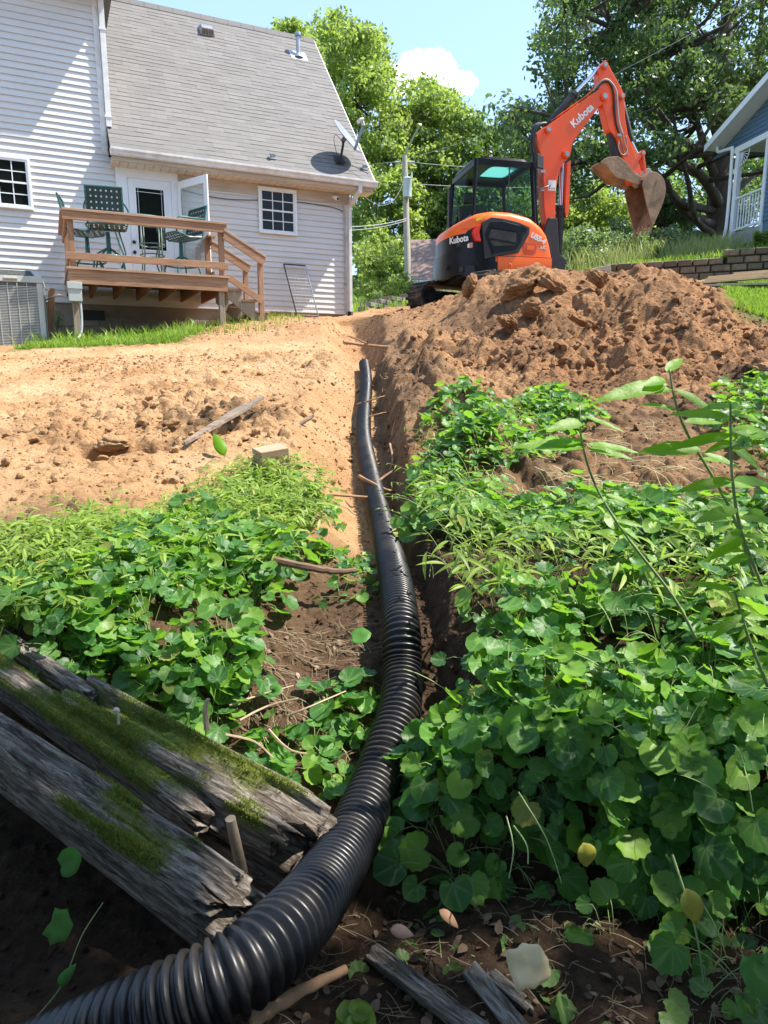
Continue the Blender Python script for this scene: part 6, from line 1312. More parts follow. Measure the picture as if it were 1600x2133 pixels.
stick('stick', 'thick brown stick at the bottom edge below the pipe', [(522, 2128, 1.12), (610, 2075, 1.17), (722, 2018, 1.25)], .0135, M_ROOT, seed=9, seg=12)
stick('stick', 'upright tan stub between the mossy timber and the violets', [(432, 1520, 1.72), (428, 1480, 1.72), (434, 1455, 1.72)], .008, M_PALE, seed=10, seg=6)
stub = MB().tube([(0, 0, -.14), (0, 0, .0)], [.012, .0105], 12).build('stub', M_PALE, smooth='auto'); stub.location = P(480, 1705, 1.40); stub.rotation_euler = (R(8), R(-6), 0); tag(stub, 'cut pale stub in the dark gap under the timbers', 'stick')
for i, pts in enumerate([[(478, 1470, 2.0), (540, 1448, 2.05), (612, 1428, 2.1)], [(500, 1500, 1.95), (560, 1470, 2.0), (620, 1455, 2.0)], [(560, 1520, 1.9), (600, 1560, 1.85), (640, 1570, 1.85)], [(470, 1530, 1.85), (530, 1545, 1.85), (570, 1580, 1.8)], [(600, 1490, 2.0), (650, 1470, 2.0), (720, 1440, 2.1)]]):
    stick('twig', ['long pale twig on the bare mud left of the pipe', 'second pale twig crossing the mud patch', 'curved twig at the lower end of the mud patch', 'twig lying next to the timber end', 'straight thin twig pointing at the pipe'][i], pts, .004, M_PALE, 'twig', 'pale twigs on the mud patch', 5, 40+i)
M_ROT = woodmat('rotten_wood', (.05, .038, .03), (.13, .10, .075), (.24, .19, .15), bstr=1); M_ROT2 = woodmat('grey_rotten_wood', (.12, .10, .09), (.24, .215, .19), (.38, .35, .32), bstr=1)
def slab(label, a, b_, w_, th_, mat, seed):
    a = P(*a); b_ = P(*b_); L1 = (b_-a).length; n_ = 40; rnd = random.Random(seed); V = []; F = []
    for i in range(n_+1):
        f = i/n_; wl_ = w_*(.45+.55*math.sin(math.pi*min(1, f*1.1+.12))**.5 if f < .8 else .6)*(.85+.3*rnd.random())
        V += [(f*L1, -wl_/2, 0), (f*L1, wl_/2, 0), (f*L1, wl_/2*.9, th_*(1+.1*rnd.random())), (f*L1, 0, th_*(1.05+.1*rnd.random())), (f*L1, -wl_/2*.92, th_*(.95+.1*rnd.random()))]
    for i in range(n_):
        for k in range(5): F.append((5*i+k, 5*i+(k+1) % 5, 5*i+5+(k+1) % 5, 5*i+5+k))
    mb = MB(); mb.add(V, F+[(4, 3, 2, 1, 0), tuple(5*n_+k for k in range(5))]); o = mb.build('driftwood', mat); a.z = hgt(a.x, a.y)+.004; b_.z = hgt(b_.x, b_.y)+.004; o.location = a; o.rotation_euler = (b_-a).to_track_quat('X', 'Z').to_euler(); tag(o, label, 'wood piece', 'rotten wood pieces at the bottom'); return o
def drift(label, a, b_, w_, h_, seed):
    a = P(*a); b_ = P(*b_); a.z = hgt(a.x, a.y)+.012+h_*.6; b_.z = hgt(b_.x, b_.y)+.01+h_*.6; o = timber(label, a, b_, w_, h_, seed, None, (.2, -.5), .02, R(8), 'driftwood', 'wood piece'); o['group'] = 'rotten wood pieces at the bottom'
drift('long brown rotten wood piece in the litter right of the pipe', (770, 1950, 1.42), (1030, 2160, 1.22), .040, .026, 31)
drift('pale grey wood splinter beside the cream dead leaf', (975, 1975, 1.38), (1120, 2180, 1.2), .038, .018, 32)
drift('short brown wood piece under the cream dead leaf', (1020, 2025, 1.37), (1095, 2110, 1.3), .024, .02, 33)
ms_ = MB(); ms_.tube(smooth_path([(0, 0, -.01), (.001, 0, .012), (-.002, 0, .024)], 3), .0035, 8); ms_.build('mushroom', simple('mushroom_white', (.5, .46, .38), .5)); mo = bpy.data.objects['mushroom']; mo.location = P(246, 1500, 1.70); tag(mo, 'tiny white mushroom on the mossy timber', 'mushroom')
MB().tube([(-.002, 0, .022), (-.003, 0, .028), (-.003, 0, .032)], [.0075, .008, .004], 10).build('cap', bpy.data.materials['mushroom_white'], mo, smooth='auto')
# ---------------- leaves, weeds and grass ----------------
def heart(scallop=0, n=18, notch=.32):
    rim = []
    for k in range(n):
        a = 2*math.pi*k/n     # 0 = tip direction (+x)
        r_ = .5*(1-.10*math.cos(a)*0); r_ = .5*(1+.10*math.cos(a))-notch*math.exp(-((abs(a-math.pi))/.42)**2)
        if abs(a) < .3 or abs(a-2*math.pi) < .3: r_ += .05
        if scallop: r_ *= 1+scallop*(1 if k % 2 else -1)
        rim.append((r_*math.cos(a)+.12, r_*math.sin(a)))
    V = [(0, 0, 0)]; c0 = (-.02, 0)
    for f, in ((.5,), (1.,)):
        for x, y in rim:
            X = c0[0]+(x-c0[0])*f; Y = c0[1]+(y-c0[1])*f; rr = math.hypot(X, Y); V.append((X, Y, .28*rr*rr*1.4+.10*abs(Y)+(.03*math.sin(9*math.atan2(Y, X)) if f == 1. else 0)))
    V[0] = (c0[0], 0, 0); F = []
    for k in range(n):
        j = (k+1) % n; F += [(0, 1+k, 1+j), (1+k, 1+n+k, 1+n+j), (1+k, 1+n+j, 1+j)]
    return np.array(V), np.array(F)
def lance(wid=.2, n=7, droop=.25, fold=.35):
    V = []; F = []
    for i in range(n+1):
        f = i/n; w_ = wid*.5*(math.sin(math.pi*min(1, f*1.02)**.75)**.8 if 0 < f < 1 else .02); z = -droop*f*f
        V += [(f, -w_, z+w_*fold), (f, 0, z), (f, w_, z+w_*fold)]
    for i in range(n):
        a = 3*i
        for k in (0, 1): F += [(a+k, a+k+1, a+k+4), (a+k, a+k+4, a+k+3)]
    return np.array(V), np.array(F)
def inst(tmpl, pos, nrm, dirv, size, rngl=None):
    V0, F0 = tmpl; nrm = nrm/np.linalg.norm(nrm, axis=1)[:, None]; d = dirv-nrm*np.sum(dirv*nrm, 1)[:, None]; d /= np.maximum(np.linalg.norm(d, axis=1), 1e-6)[:, None]; s = np.cross(nrm, d)
    V = pos[:, None]+(V0[None, :, 0, None]*d[:, None]+V0[None, :, 1, None]*s[:, None]+V0[None, :, 2, None]*nrm[:, None])*size[:, None, None]
    return V.reshape(-1, 3), (np.arange(len(pos))[:, None, None]*len(V0)+F0[None]).reshape(-1, 3)
def stems(p0, p1, r_, lift, seg=4):
    n = len(p0); ts = np.linspace(0, 1, seg+1); mid = (p0+p1)/2+lift
    C = (1-ts)[None, :, None]**2*p0[:, None]+2*(ts*(1-ts))[None, :, None]*mid[:, None]+ts[None, :, None]**2*p1[:, None]
    an = np.arange(3)*2*np.pi/3; off = np.stack([np.cos(an), np.sin(an), 0*an], 1)*.8+np.array([0, 0, 0]); off2 = np.stack([0*an, np.sin(an+.5), np.cos(an+.5)], 1)*.6
    V = C[:, :, None]+(off+off2)[None, None]*r_; V = V.reshape(-1, 3); F = []
    for i in range(seg):
        for k in range(3):
            a = i*3+k; b = i*3+(k+1) % 3; F += [(a, b, b+3), (a, b+3, a+3)]
    F = np.array(F); return V, (np.arange(n)[:, None, None]*(3*(seg+1))+F[None]).reshape(-1, 3)
def join(parts):
    Vs = []; Fs = []; b = 0
    for V, F in parts: Vs.append(V); Fs.append(F+b); b += len(V)
    return np.concatenate(Vs), np.concatenate(Fs)
def veinleaf(name, cols, trans=.4, tcol=None, rough=.42):
    m = leafmat(name, cols, trans, rough, tcol, spec=.35); t = m.node_tree; b = t.nodes['Principled BSDF']; old = b.inputs['Base Color'].links[0].from_socket; va = rampf(t, attr(t, 'vein'), .55, 1, 0, .5); sp_ = rampf(t, noise(t, 45, 4, .7, objco(t)), .62, .75, 0, .45); yl = rampf(t, t.nodes['Geometry'].outputs['Random Per Island'], .984, .987, 0, .8); old = mixc_(t, yl, old, (.36, .29, .07)); t.links.new(mixc_(t, sp_, mixc_(t, va, old, (.30, .42, .16)), (.22, .20, .05)), b.inputs['Base Color']); bump(t, b, noise(t, 130, 3, .6, objco(t)), .35, .003); return m
L_VIO = veinleaf('violet_leaf', [(.030, .105, .028), (.055, .175, .042), (.11, .27, .045), (.22, .38, .05)], .45, (.34, .66, .03)); L_STILT = veinleaf('grass_leaf', [(.13, .22, .03), (.24, .36, .05), (.36, .48, .10)], .48, (.45, .66, .05)); L_STEM = simple('stem_green', (.20, .27, .09), .6, vary=.3); L_STEM2 = simple('dry_stem', (.20, .155, .09), .8, vary=.3)
L_GRS = leafmat('lawn_blade', [(.12, .22, .025), (.22, .36, .04), (.34, .46, .08)], .45, tcol=(.4, .6, .05)); L_TALL = leafmat('tall_grass_blade', [(.14, .20, .05), (.26, .32, .10), (.42, .42, .20)], .4, tcol=(.45, .5, .12))
H1, H2, H3 = heart(), heart(.04, 28, .25), heart(0, 18, .15)
def veins(tm):
    n = (len(tm[0])-1)//2; return np.array([1.]+[1. if k % 3 == 0 else .0 for k in range(n)]+[.8 if k % 3 == 0 else .0 for k in range(n)])
LN = lance()
def polysel(x, y, poly, z=None):
    z = hgts(x, y)[0] if z is None else z; px, py = w_project(x, y, z)
    P_ = np.array(poly, float); c = np.zeros(len(x), bool); j = len(P_)-1
    for i in range(len(P_)):
        xi, yi = P_[i]; xj, yj = P_[j]; c ^= ((yi > py) != (yj > py)) & (px < (xj-xi)*(py-yi)/(yj-yi+1e-9)+xi); j = i
    return c
rng = np.random.default_rng(400)
def region(n, x0, x1, y0, y1, poly, dens=None):
    X = []; Y = []; c = 0
    for it in range(60):
        x = rng.uniform(x0, x1, n*3); y = rng.uniform(y0, y1, n*3); k = polysel(x, y, poly)
        if dens is not None: k &= rng.random(n*3) < dens(x, y)
        X.append(x[k]); Y.append(y[k]); c += k.sum()
        if c >= n: break
    return np.concatenate(X)[:n], np.concatenate(Y)[:n]
def violets(name, x, y, per, size, height, mat, spread=.11, variants=(H1, H2), lean=(0, -.25), seed=0, hang=None):
    r = np.random.default_rng(seed); n = len(x)*per; cx = np.repeat(x, per); cy = np.repeat(y, per); ps = np.repeat(r.uniform(.7, 1.25, len(x)), per)
    a = r.uniform(0, 2*np.pi, n); d = spread*np.sqrt(r.random(n))*ps; ox = np.cos(a)*d; oy = np.sin(a)*d; X = cx+ox; Y = cy+oy
    Zr = hgts(cx, cy)[0]; Zl = hgts(X, Y)[0]; edge = Y < yedge(X)+.06
    Z = np.where(edge, Zr-np.clip((yedge(X)+.05-Y), 0, .25)*r.uniform(.2, 1.4, n)+.03, np.maximum(Zl, Zr-.08))+height*r.uniform(.35, 1.1, n)*ps*(1-.35*(d/spread)**2)
    nrm = np.stack([np.cos(a)*d/spread*.55+r.normal(size=n)*.48+lean[0], np.sin(a)*d/spread*.55+r.normal(size=n)*.48+lean[1]-edge*.5, np.full(n, .95)], 1); dr = np.stack([np.cos(a)+r.normal(size=n)*.4, np.sin(a)+r.normal(size=n)*.4-.2, -.25+0*a], 1)
    sz = size*r.uniform(.55, 1.25, n)*ps; pos = np.stack([X, Y, Z], 1); parts = []; va = []; vi = r.integers(0, len(variants), n)
    for k, tm in enumerate(variants):
        s = vi == k; parts.append(inst(tm, pos[s], nrm[s], dr[s], sz[s])); va.append(np.tile(veins(tm), int(s.sum())))
    V, F = join(parts); lf = np_mesh(name, V, F, mat, smooth=True, attrs={'vein': np.concatenate(va)}); tag(lf, kind='stuff')
    root = np.stack([cx+r.normal(size=n)*.015, cy+r.normal(size=n)*.015, Zr-.01], 1); V, F = stems(root, pos, .0012, np.stack([ox*.1, oy*.1, .35*height+0*a], 1)); st = np_mesh(name.replace('leaves', 'stems'), V, F, L_STEM, smooth=True); tag(st, kind='stuff'); return lf
xr = lambda x, y: (x > np.interp(y, TY, TX)+.14)
RP = [(845,1760),(870,1500),(890,1330),(850,1190),(845,1090),(880,1010),(960,985),(1100,1010),(1250,1040),(1400,1090),(1700,1080),(1800,1500),(1800,1830),(1300,1780),(1000,1760)]
x, y = region(190, -.1, 3.2, 1.3, 3.9, RP, lambda x, y: xr(x, y)*np.clip(1.3-.2*y, .3, 1)*sstep(-.35, .0, fbm(x*2.6, y*2.6, 8, 2))); violets('violet_leaves', x, y, 15, .062, .17, L_VIO, .12, seed=1)
x = rng.uniform(.16, 1.35, 40); y = yedge(x)+rng.uniform(-.03, .12, 40); violets('bank_violet_leaves', x, y, 16, .070, .10, L_VIO, .13, lean=(-.05, -.75), seed=2)
RP2 = [(870,960),(900,860),(960,835),(1080,850),(1150,820),(1210,840),(1230,880),(1130,960),(1150,1020),(1000,1010),(880,1020)]
x, y = region(105, .2, 2.5, 3.4, 6, RP2, lambda x, y: xr(x, y)*sstep(-.35, .1, fbm(x*3, y*3, 5, 2))); violets('far_violet_leaves', x, y, 12, .062, .12, L_VIO, .12, variants=(H1, H3), seed=3)
RP3 = [(1520,820),(1600,800),(1700,800),(1700,1000),(1560,980),(1500,900)]
x, y = region(40, 1.8, 4.5, 3.6, 6, RP3); violets('right_violet_leaves', x, y, 12, .07, .14, L_VIO, .13, seed=4)
LP1 = [(0,1420),(0,1260),(180,1230),(300,1130),(420,1090),(560,1140),(640,1160),(545,1250),(520,1340),(470,1480),(430,1560),(330,1470),(200,1420)]
x, y = region(105, -2, -.1, 1.5, 3.2, LP1, lambda x, y: ~xr(x, y)); violets('left_violet_leaves', x, y, 13, .060, .13, L_VIO, .11, seed=5)
LP2 = [(500,1640),(560,1560),(640,1500),(700,1460),(790,1460),(760,1560),(740,1620),(700,1680),(640,1640)]
x, y = region(20, -.6, .1, 1.5, 2.2, LP2); violets('trench_foot_leaves', x, y, 6, .06, .06, L_VIO, .08, seed=6)
LP3 = [(640,1120),(700,1160),(770,1170),(790,1260),(740,1270),(650,1200),(560,1120),(600,1000),(650,960),(700,1060)]
x, y = region(34, -.8, .1, 2.2, 4.4, LP3); violets('scattered_leaves', x, y, 7, .045, .04, L_VIO, .1, variants=(H1, H3), seed=7)
LP4 = [(780,1960),(1000,1900),(1250,1900),(1600,1850),(1700,2133),(1500,2200),(1150,2190),(1120,2060),(1000,1980),(900,2050),(880,2180),(700,2150)]
x, y = region(105, -.2, 1.2, .75, 1.45, LP4); violets('floor_leaves', x, y, 5, .042, .05, veinleaf('floor_leaf', [(.06, .13, .04), (.12, .22, .06), (.18, .28, .07)]), .07, variants=(H2,), seed=8)
x, y = region(22, .2, 1.1, .95, 1.42, [(1250,1780),(1700,1700),(1800,2200),(1500,2200),(1380,2050),(1230,1950)]); violets('hollow_violet_leaves', x, y, 8, .062, .16, L_VIO, .10, seed=9)
# trampled grass like weeds on the left
def blades(name, x, y, tm, size, height, mat, seed, per=6, spread=.05, flat=.5):
    r = np.random.default_rng(seed); n = len(x)*per; cx = np.repeat(x, per); cy = np.repeat(y, per); hd = np.repeat(r.uniform(0, 2*np.pi, len(x)), per); f = np.tile(np.linspace(.25, 1, per), len(x))
    L_ = np.repeat(r.uniform(.08, .2, len(x)), per); X = cx+np.cos(hd)*L_*f; Y = cy+np.sin(hd)*L_*f-.02; Z = hgts(cx, cy)[0]+height*(f*1.6-f*f*.6)*np.repeat(r.uniform(.6, 1.3, len(x)), per)
    a = hd+r.choice([-1, 1], n)*r.uniform(.5, 1.3, n); dr = np.stack([np.cos(a), np.sin(a), r.uniform(-.35, .35, n)], 1); nrm = np.stack([r.normal(size=n)*.35, r.normal(size=n)*.35-.25, np.ones(n)], 1)
    pos = np.stack([X, Y, Z], 1); V, F = inst(tm, pos, nrm, dr, size*r.uniform(.6, 1.2, n)); o = np_mesh(name, V, F, mat, smooth=True); tag(o, kind='stuff')
    u = slice(per-1, None, per); p1 = pos[u]; p0 = np.stack([x, y, hgts(x, y)[0]-.01], 1); V, F = stems(p0, p1, .0011, np.array([0, 0, .35*height])[None]+0*p1); s = np_mesh(name.replace('leaves', 'stalks'), V, F, L_STEM, smooth=True); tag(s, kind='stuff')
GP = [(-60,1330),(-60,1110),(120,1130),(190,1080),(330,1105),(400,1065),(470,1005),(550,965),(640,1000),(650,1080),(600,1130),(560,1190),(400,1160),(250,1210),(150,1290)]
x, y = region(1250, -3, -.1, 2.0, 4.3, GP, lambda x, y: ~xr(x, y)); blades('stilt_grass_leaves', x, y, lance(.19, 6, .25, .3), .062, .09, L_STILT, 11)
GP2 = [(840,1060),(860,940),(920,880),(1000,850),(1080,870),(1000,960),(900,1050),(870,1150),(840,1150)]
x, y = region(170, 0, 1.6, 2.6, 5.6, GP2, xr); blades('wilted_weed_leaves', x, y, lance(.2, 5, .4, .3), .045, .07, L_STILT, 12, per=5)
GP3 = [(900,1000),(1000,1080),(1200,1200),(1600,1150),(1600,1400),(1100,1350),(900,1250)]
x, y = region(160, .1, 2.6, 1.8, 3.6, GP3, xr); blades('mixed_weed_leaves', x, y, lance(.16, 7, .35, .3), .09, .20, L_STILT, 13, per=5)
x, y = region(150, .1, 2.2, 1.3, 4.0, RP, xr); z0 = hgts(x, y)[0]; a = rng.uniform(0, 6.28, 150); Lv = rng.uniform(.1, .35, 150); V, F = stems(np.stack([x, y, z0+.04], 1), np.stack([x+np.cos(a)*Lv, y+np.sin(a)*Lv-.05, z0+rng.uniform(.08, .22, 150)], 1), .0015, np.stack([0*x, 0*x, rng.uniform(.02, .16, 150)], 1), 6); tag(np_mesh('trailing_stems', V, F, L_STEM, smooth=True), kind='stuff')
# straw and dead stems on bare soil, torn roots
def straw(name, x, y, Lm, mat, seed, r_=.0012, z=.006):
    r = np.random.default_rng(seed); n = len(x); a = r.uniform(0, 2*np.pi, n); L_ = Lm*r.uniform(.3, 1.3, n); x1 = x+np.cos(a)*L_; y1 = y+np.sin(a)*L_
    V, F = stems(np.stack([x, y, hgts(x, y)[0]+z], 1), np.stack([x1, y1, hgts(x1, y1)[0]+z*1.5], 1), r_, np.stack([r.normal(size=n)*.25*L_, r.normal(size=n)*.25*L_, .12*L_], 1)); o = np_mesh(name, V, F, mat); tag(o, kind='stuff')
x, y = region(260, -1, .1, 1.5, 2.6, [(430,1620),(470,1450),(560,1320),(760,1300),(790,1450),(740,1600),(600,1660)]); straw('dead_stems', x, y, .10, L_STEM2, 21)
x, y = region(240, -.6, 1.3, .75, 1.45, [(640,1990),(760,1880),(1000,1850),(1600,1880),(1600,2200),(500,2200)]); straw('litter_stems', x, y, .06, L_STEM2, 22, .0007)
x, y = region(260, 0, 3.0, 3.0, 5.6, [(850,1080),(900,900),(1100,850),(1400,900),(1500,1060),(1200,1060)], xr); straw('cut_stems', x, y, .16, simple('pale_stem', (.42, .42, .22), .7, vary=.3), 23, .0017, .02)
x, y = region(160, -.3, 1.2, 3.0, 9, [(790,700),(860,700),(900,900),(860,1050),(800,1050)]); straw('fine_roots', x, y, .14, M_ROOT, 24, .0022, .012)
# leaf litter chips
def litter(name, x, y, size, cols, seed):
    r = np.random.default_rng(seed); n = len(x); pos = np.stack([x, y, hgts(x, y)[0]+.006], 1); nrm = np.stack([r.normal(size=n)*.4, r.normal(size=n)*.4-.2, np.ones(n)], 1); dr = r.normal(size=(n, 3)); V, F = inst(lance(.6, 5, .3, .15), pos, nrm, dr, size*r.uniform(.4, 1.2, n)); o = np_mesh(name, V, F, leafmat(name, cols, .1, .8), smooth=True); tag(o, kind='stuff')
x, y = region(260, -.7, 1.3, .75, 1.5, [(560,2000),(700,1850),(1000,1800),(1600,1850),(1600,2200),(500,2200)]); litter('leaf_litter', x, y, .026, [(.05, .03, .018), (.11, .07, .042), (.20, .135, .085)], 31)
x, y = region(160, -1.2, .1, 1.4, 2.6, [(250,1500),(300,1300),(560,1300),(780,1350),(740,1600),(560,1650)]); litter('mud_litter', x, y, .028, [(.10, .06, .04), (.2, .13, .09), (.32, .24, .18)], 32)
# lawns
def lawn(name, x, y, h_, w_, mat, seed, bend=.5):
    r = np.random.default_rng(seed); n = len(x); Z = hgts(x, y)[0]-.01; a = r.uniform(0, 2*np.pi, n); hh = h_*r.uniform(.4, 1.25, n); dx = np.cos(a)*hh*bend*r.random(n); dy = np.sin(a)*hh*bend*r.random(n); b = r.uniform(0, 2*np.pi, n); sx_ = np.cos(b)*w_; sy_ = np.sin(b)*w_
    p0 = np.stack([x, y, Z], 1); m_ = p0+np.stack([dx*.35, dy*.35, hh*.6], 1); t_ = p0+np.stack([dx, dy, hh], 1); sd = np.stack([sx_, sy_, 0*sx_], 1)
    V = np.stack([p0-sd, p0+sd, m_+sd*.8, m_-sd*.8, t_], 1).reshape(-1, 3); i = np.arange(n)*5; F = np.concatenate([np.stack([i, i+1, i+2], 1), np.stack([i, i+2, i+3], 1), np.stack([i+3, i+2, i+4], 1)]); o = np_mesh(name, V, F, mat); tag(o, kind='stuff')
def rs(n, x0, x1, y0, y1, f):
    x, y = sample(n, x0, x1, y0, y1, f); return x, y
tf = lambda x, y: hgts(x, y)[2] > .55
x, y = rs(9500, -7, -2.6, 9.5, 12.8, lambda x, y: tf(x, y)*sstep(-.5, .1, fbm(x*2.5, y*2.5, 9, 3))); lawn('deck_grass', x, y, .085, .006, L_GRS, 41, .9)
x, y = rs(500, -5.4, -2.6, 9.8, 12.6, lambda x, y: tf(x, y)*sstep(0, .3, fbm(x*2, y*2, 19, 2))); lawn('deck_weeds', x, y, .2, .008, L_GRS, 47, .9)
x, y = region(900, -3.2, -1.2, 10.5, 14.4, [(380,700),(420,660),(520,655),(640,665),(560,690),(440,700)]); lawn('grass_tufts', x, y, .12, .006, L_GRS, 42)
x, y = region(26000, 3, 9, 8, 15.5, [(1420,600),(1480,590),(1700,585),(1700,700),(1600,665),(1520,640)], tf); lawn('lawn_right', x, y, .085, .008, L_GRS, 43)
x, y = rs(26000, 2.6, 13, 14, 19, lambda x, y: (y > np.interp(x, [2.4, 4.06, 7.7, 12], [17.2, 16.25, 14.7, 13.0])+.08)*(y < 19.5)); lawn('garden_grass', x, y, .20, .011, L_GRS, 44, .7)
x, y = rs(5200, 2.6, 13, 16.2, 20.5, lambda x, y: sstep(-.1, .2, fbm(x*.8, y*.8, 3, 2))); lawn('tall_grass', x, y, .62, .009, L_TALL, 45, .8)
x, y = rs(9000, -8, 12, 15, 30, lambda x, y: tf(x, y)); lawn('far_grass', x, y, .22, .018, L_GRS, 46, .6)
# plants one can tell apart
def simple_plant(name, label, px, py, d, nl, sz, hgt_, mat, tm, seed, cat='plant', group=None):
    r = np.random.default_rng(seed); p = P(px, py, d); p.z = hgt(p.x, p.y); root = empty(name, p); tag(root, label, cat, group)
    a = r.uniform(0, 2*np.pi, nl); f = r.uniform(.3, 1, nl); pos = np.stack([np.cos(a)*.1*hgt_*3*f*.5, np.sin(a)*.1*hgt_*3*f*.5, hgt_*f], 1); dr = np.stack([np.cos(a), np.sin(a), .2+0*a], 1); nrm = np.stack([np.cos(a)*.3, np.sin(a)*.3-.2, 1+0*a], 1)
    V, F = inst(tm, pos, nrm, dr, sz*r.uniform(.6, 1.2, nl)); np_mesh('leaves', V, F, mat, root, smooth=True); V, F = stems(0*pos, pos, .002, pos*.1+[0, 0, .1*hgt_]); np_mesh('stems', V, F, L_STEM, root, smooth=True)
simple_plant('yellow_plant', 'yellow green leafy plant on top of the block wall below the bucket', 1370, 530, 17.5, 240, .13, .6, LM_MAPLE, LN, 61, group='garden plants'); simple_plant('yellow_plant', 'bright yellow green plant in front of the blue house railing', 1590, 455, 15.8, 260, .14, .7, LM_MAPLE, H1, 62, group='garden plants')
simple_plant('garden_plant', 'small yellowish plant by the low grey block wall', 785, 637, 17.5, 160, .12, .45, LM_BUSH, LN, 63); simple_plant('seedling', 'small bright seedling next to the brown stick end at the bottom', 733, 2000, 1.22, 7, .045, .05, L_STILT, H3, 64); simple_plant('weed', 'weed sprouting under the deck beside the left leg', 120, 690, 11.9, 60, .10, .45, L_VIO, LN, 65)
# tall weeds in the right foreground
def tall_weed(label, pts, leaves, seed):
    rnd = random.Random(seed); leaves = list(leaves)
    for k in range(6):   # smaller leaves along the stem
        f = rnd.uniform(.1, .95)*(len(pts)-1); i = int(f); f -= i; x_, y_, d_ = [pts[i][c]*(1-f)+pts[i+1][c]*f for c in range(3)]; s_ = rnd.choice((-1, 1)); L0 = rnd.uniform(30, 65); leaves.append((x_, y_, x_+s_*L0, y_+rnd.uniform(-25, 25), d_, rnd.uniform(.24, .32)))
    w_ = [P(*p) for p in pts]; base = w_[-1].copy(); root = empty('tall_weed', base); tag(root, label, 'weed', 'tall weeds in the right foreground')
    q = smooth_path([p-base for p in w_], 6); MB().tube(q, [.0022+.0022*i/len(q) for i in range(len(q))], 8).build('stem', L_STEM, root, smooth=True)
    for i, (bx, by, tx, ty, d, wd) in enumerate(leaves):
        a = P(bx, by, d); e = P(tx, ty, d-rnd.uniform(-.05, .06)); dv = e-a; L_ = dv.length; V0, F0 = lance(wd*.92, 12, .10, .22); V0 = V0.copy(); V0[:, 1] *= 1+.05*np.sin(V0[:, 0]*40); V0[:, 2] += .006*np.sin(V0[:, 0]*17+i)
        V, F = inst((V0, F0), np.array([tuple(a-base)]), np.array([(rnd.uniform(-.05, .3), rnd.uniform(-.85, -.5), .9)]), np.array([tuple(dv)]), np.array([L_])); np_mesh('leaf', V, F, L_WEED, root, smooth=True)
L_WEED = veinleaf('weed_leaf', [(.13, .30, .015), (.19, .38, .02), (.26, .46, .03)], .62, (.42, .85, .02))
tall_weed('leftmost tall weed leaning left over the soil, with lobed leaves', [(1208, 850, 1.75), (1212, 920, 1.75), (1240, 1010, 1.74), (1300, 1110, 1.72), (1400, 1240, 1.7), (1450, 1330, 1.7)],
  [(1220,932,1060,946,1.75,.26),(1215,918,1118,905,1.75,.22),(1225,935,1325,922,1.75,.26),(1222,925,1345,912,1.78,.2),(1215,880,1140,893,1.75,.35),(1212,866,1312,852,1.75,.18),(1208,850,1170,835,1.75,.25),(1208,850,1235,820,1.75,.25),(1262,1030,1300,1000,1.74,.3),(1265,1035,1235,1065,1.74,.3)], 1)
tall_weed('middle tall weed with the highest upright top leaf', [(1395, 770, 1.55), (1405, 830, 1.55), (1430, 900, 1.56), (1480, 985, 1.58), (1530, 1080, 1.6), (1570, 1200, 1.62)],
  [(1388,775,1432,716,1.55,.34),(1390,800,1236,832,1.55,.24),(1405,812,1512,836,1.55,.34),(1385,790,1362,776,1.55,.5),(1415,855,1320,870,1.55,.2),(1425,880,1520,860,1.55,.22),(1460,935,1322,957,1.56,.33),(1465,945,1560,930,1.56,.3),(1500,1010,1420,1060,1.58,.26),(1500,1010,1590,985,1.58,.28)], 2)
tall_weed('rightmost tall weed with broad leaves running out of the frame', [(1522, 840, 1.5), (1522, 900, 1.5), (1526, 1000, 1.5), (1545, 1110, 1.52), (1600, 1250, 1.55)],
  [(1520,868,1392,862,1.5,.22),(1522,860,1610,846,1.5,.24),(1524,905,1400,905,1.5,.2),(1522,900,1640,880,1.5,.3),(1525,930,1570,990,1.5,.4),(1528,1000,1400,1050,1.5,.24),(1528,1000,1650,960,1.5,.28),(1535,1060,1440,1100,1.5,.26),(1540,1080,1650,1060,1.5,.26),(1520,845,1500,812,1.5,.3),(1520,845,1550,815,1.5,.3),(1550,1120,1460,1180,1.52,.24),(1560,1140,1660,1130,1.52,.24)], 3)
tall_weed('low weed with long pointed leaves among the violets below the tall weeds', [(1530, 1230, 1.45), (1560, 1330, 1.5), (1600, 1430, 1.5)], [(1530,1230,1440,1190,1.45,.2),(1535,1240,1640,1200,1.45,.2),(1550,1300,1440,1318,1.45,.16),(1555,1310,1660,1290,1.45,.2),(1545,1280,1470,1350,1.45,.2)], 4)
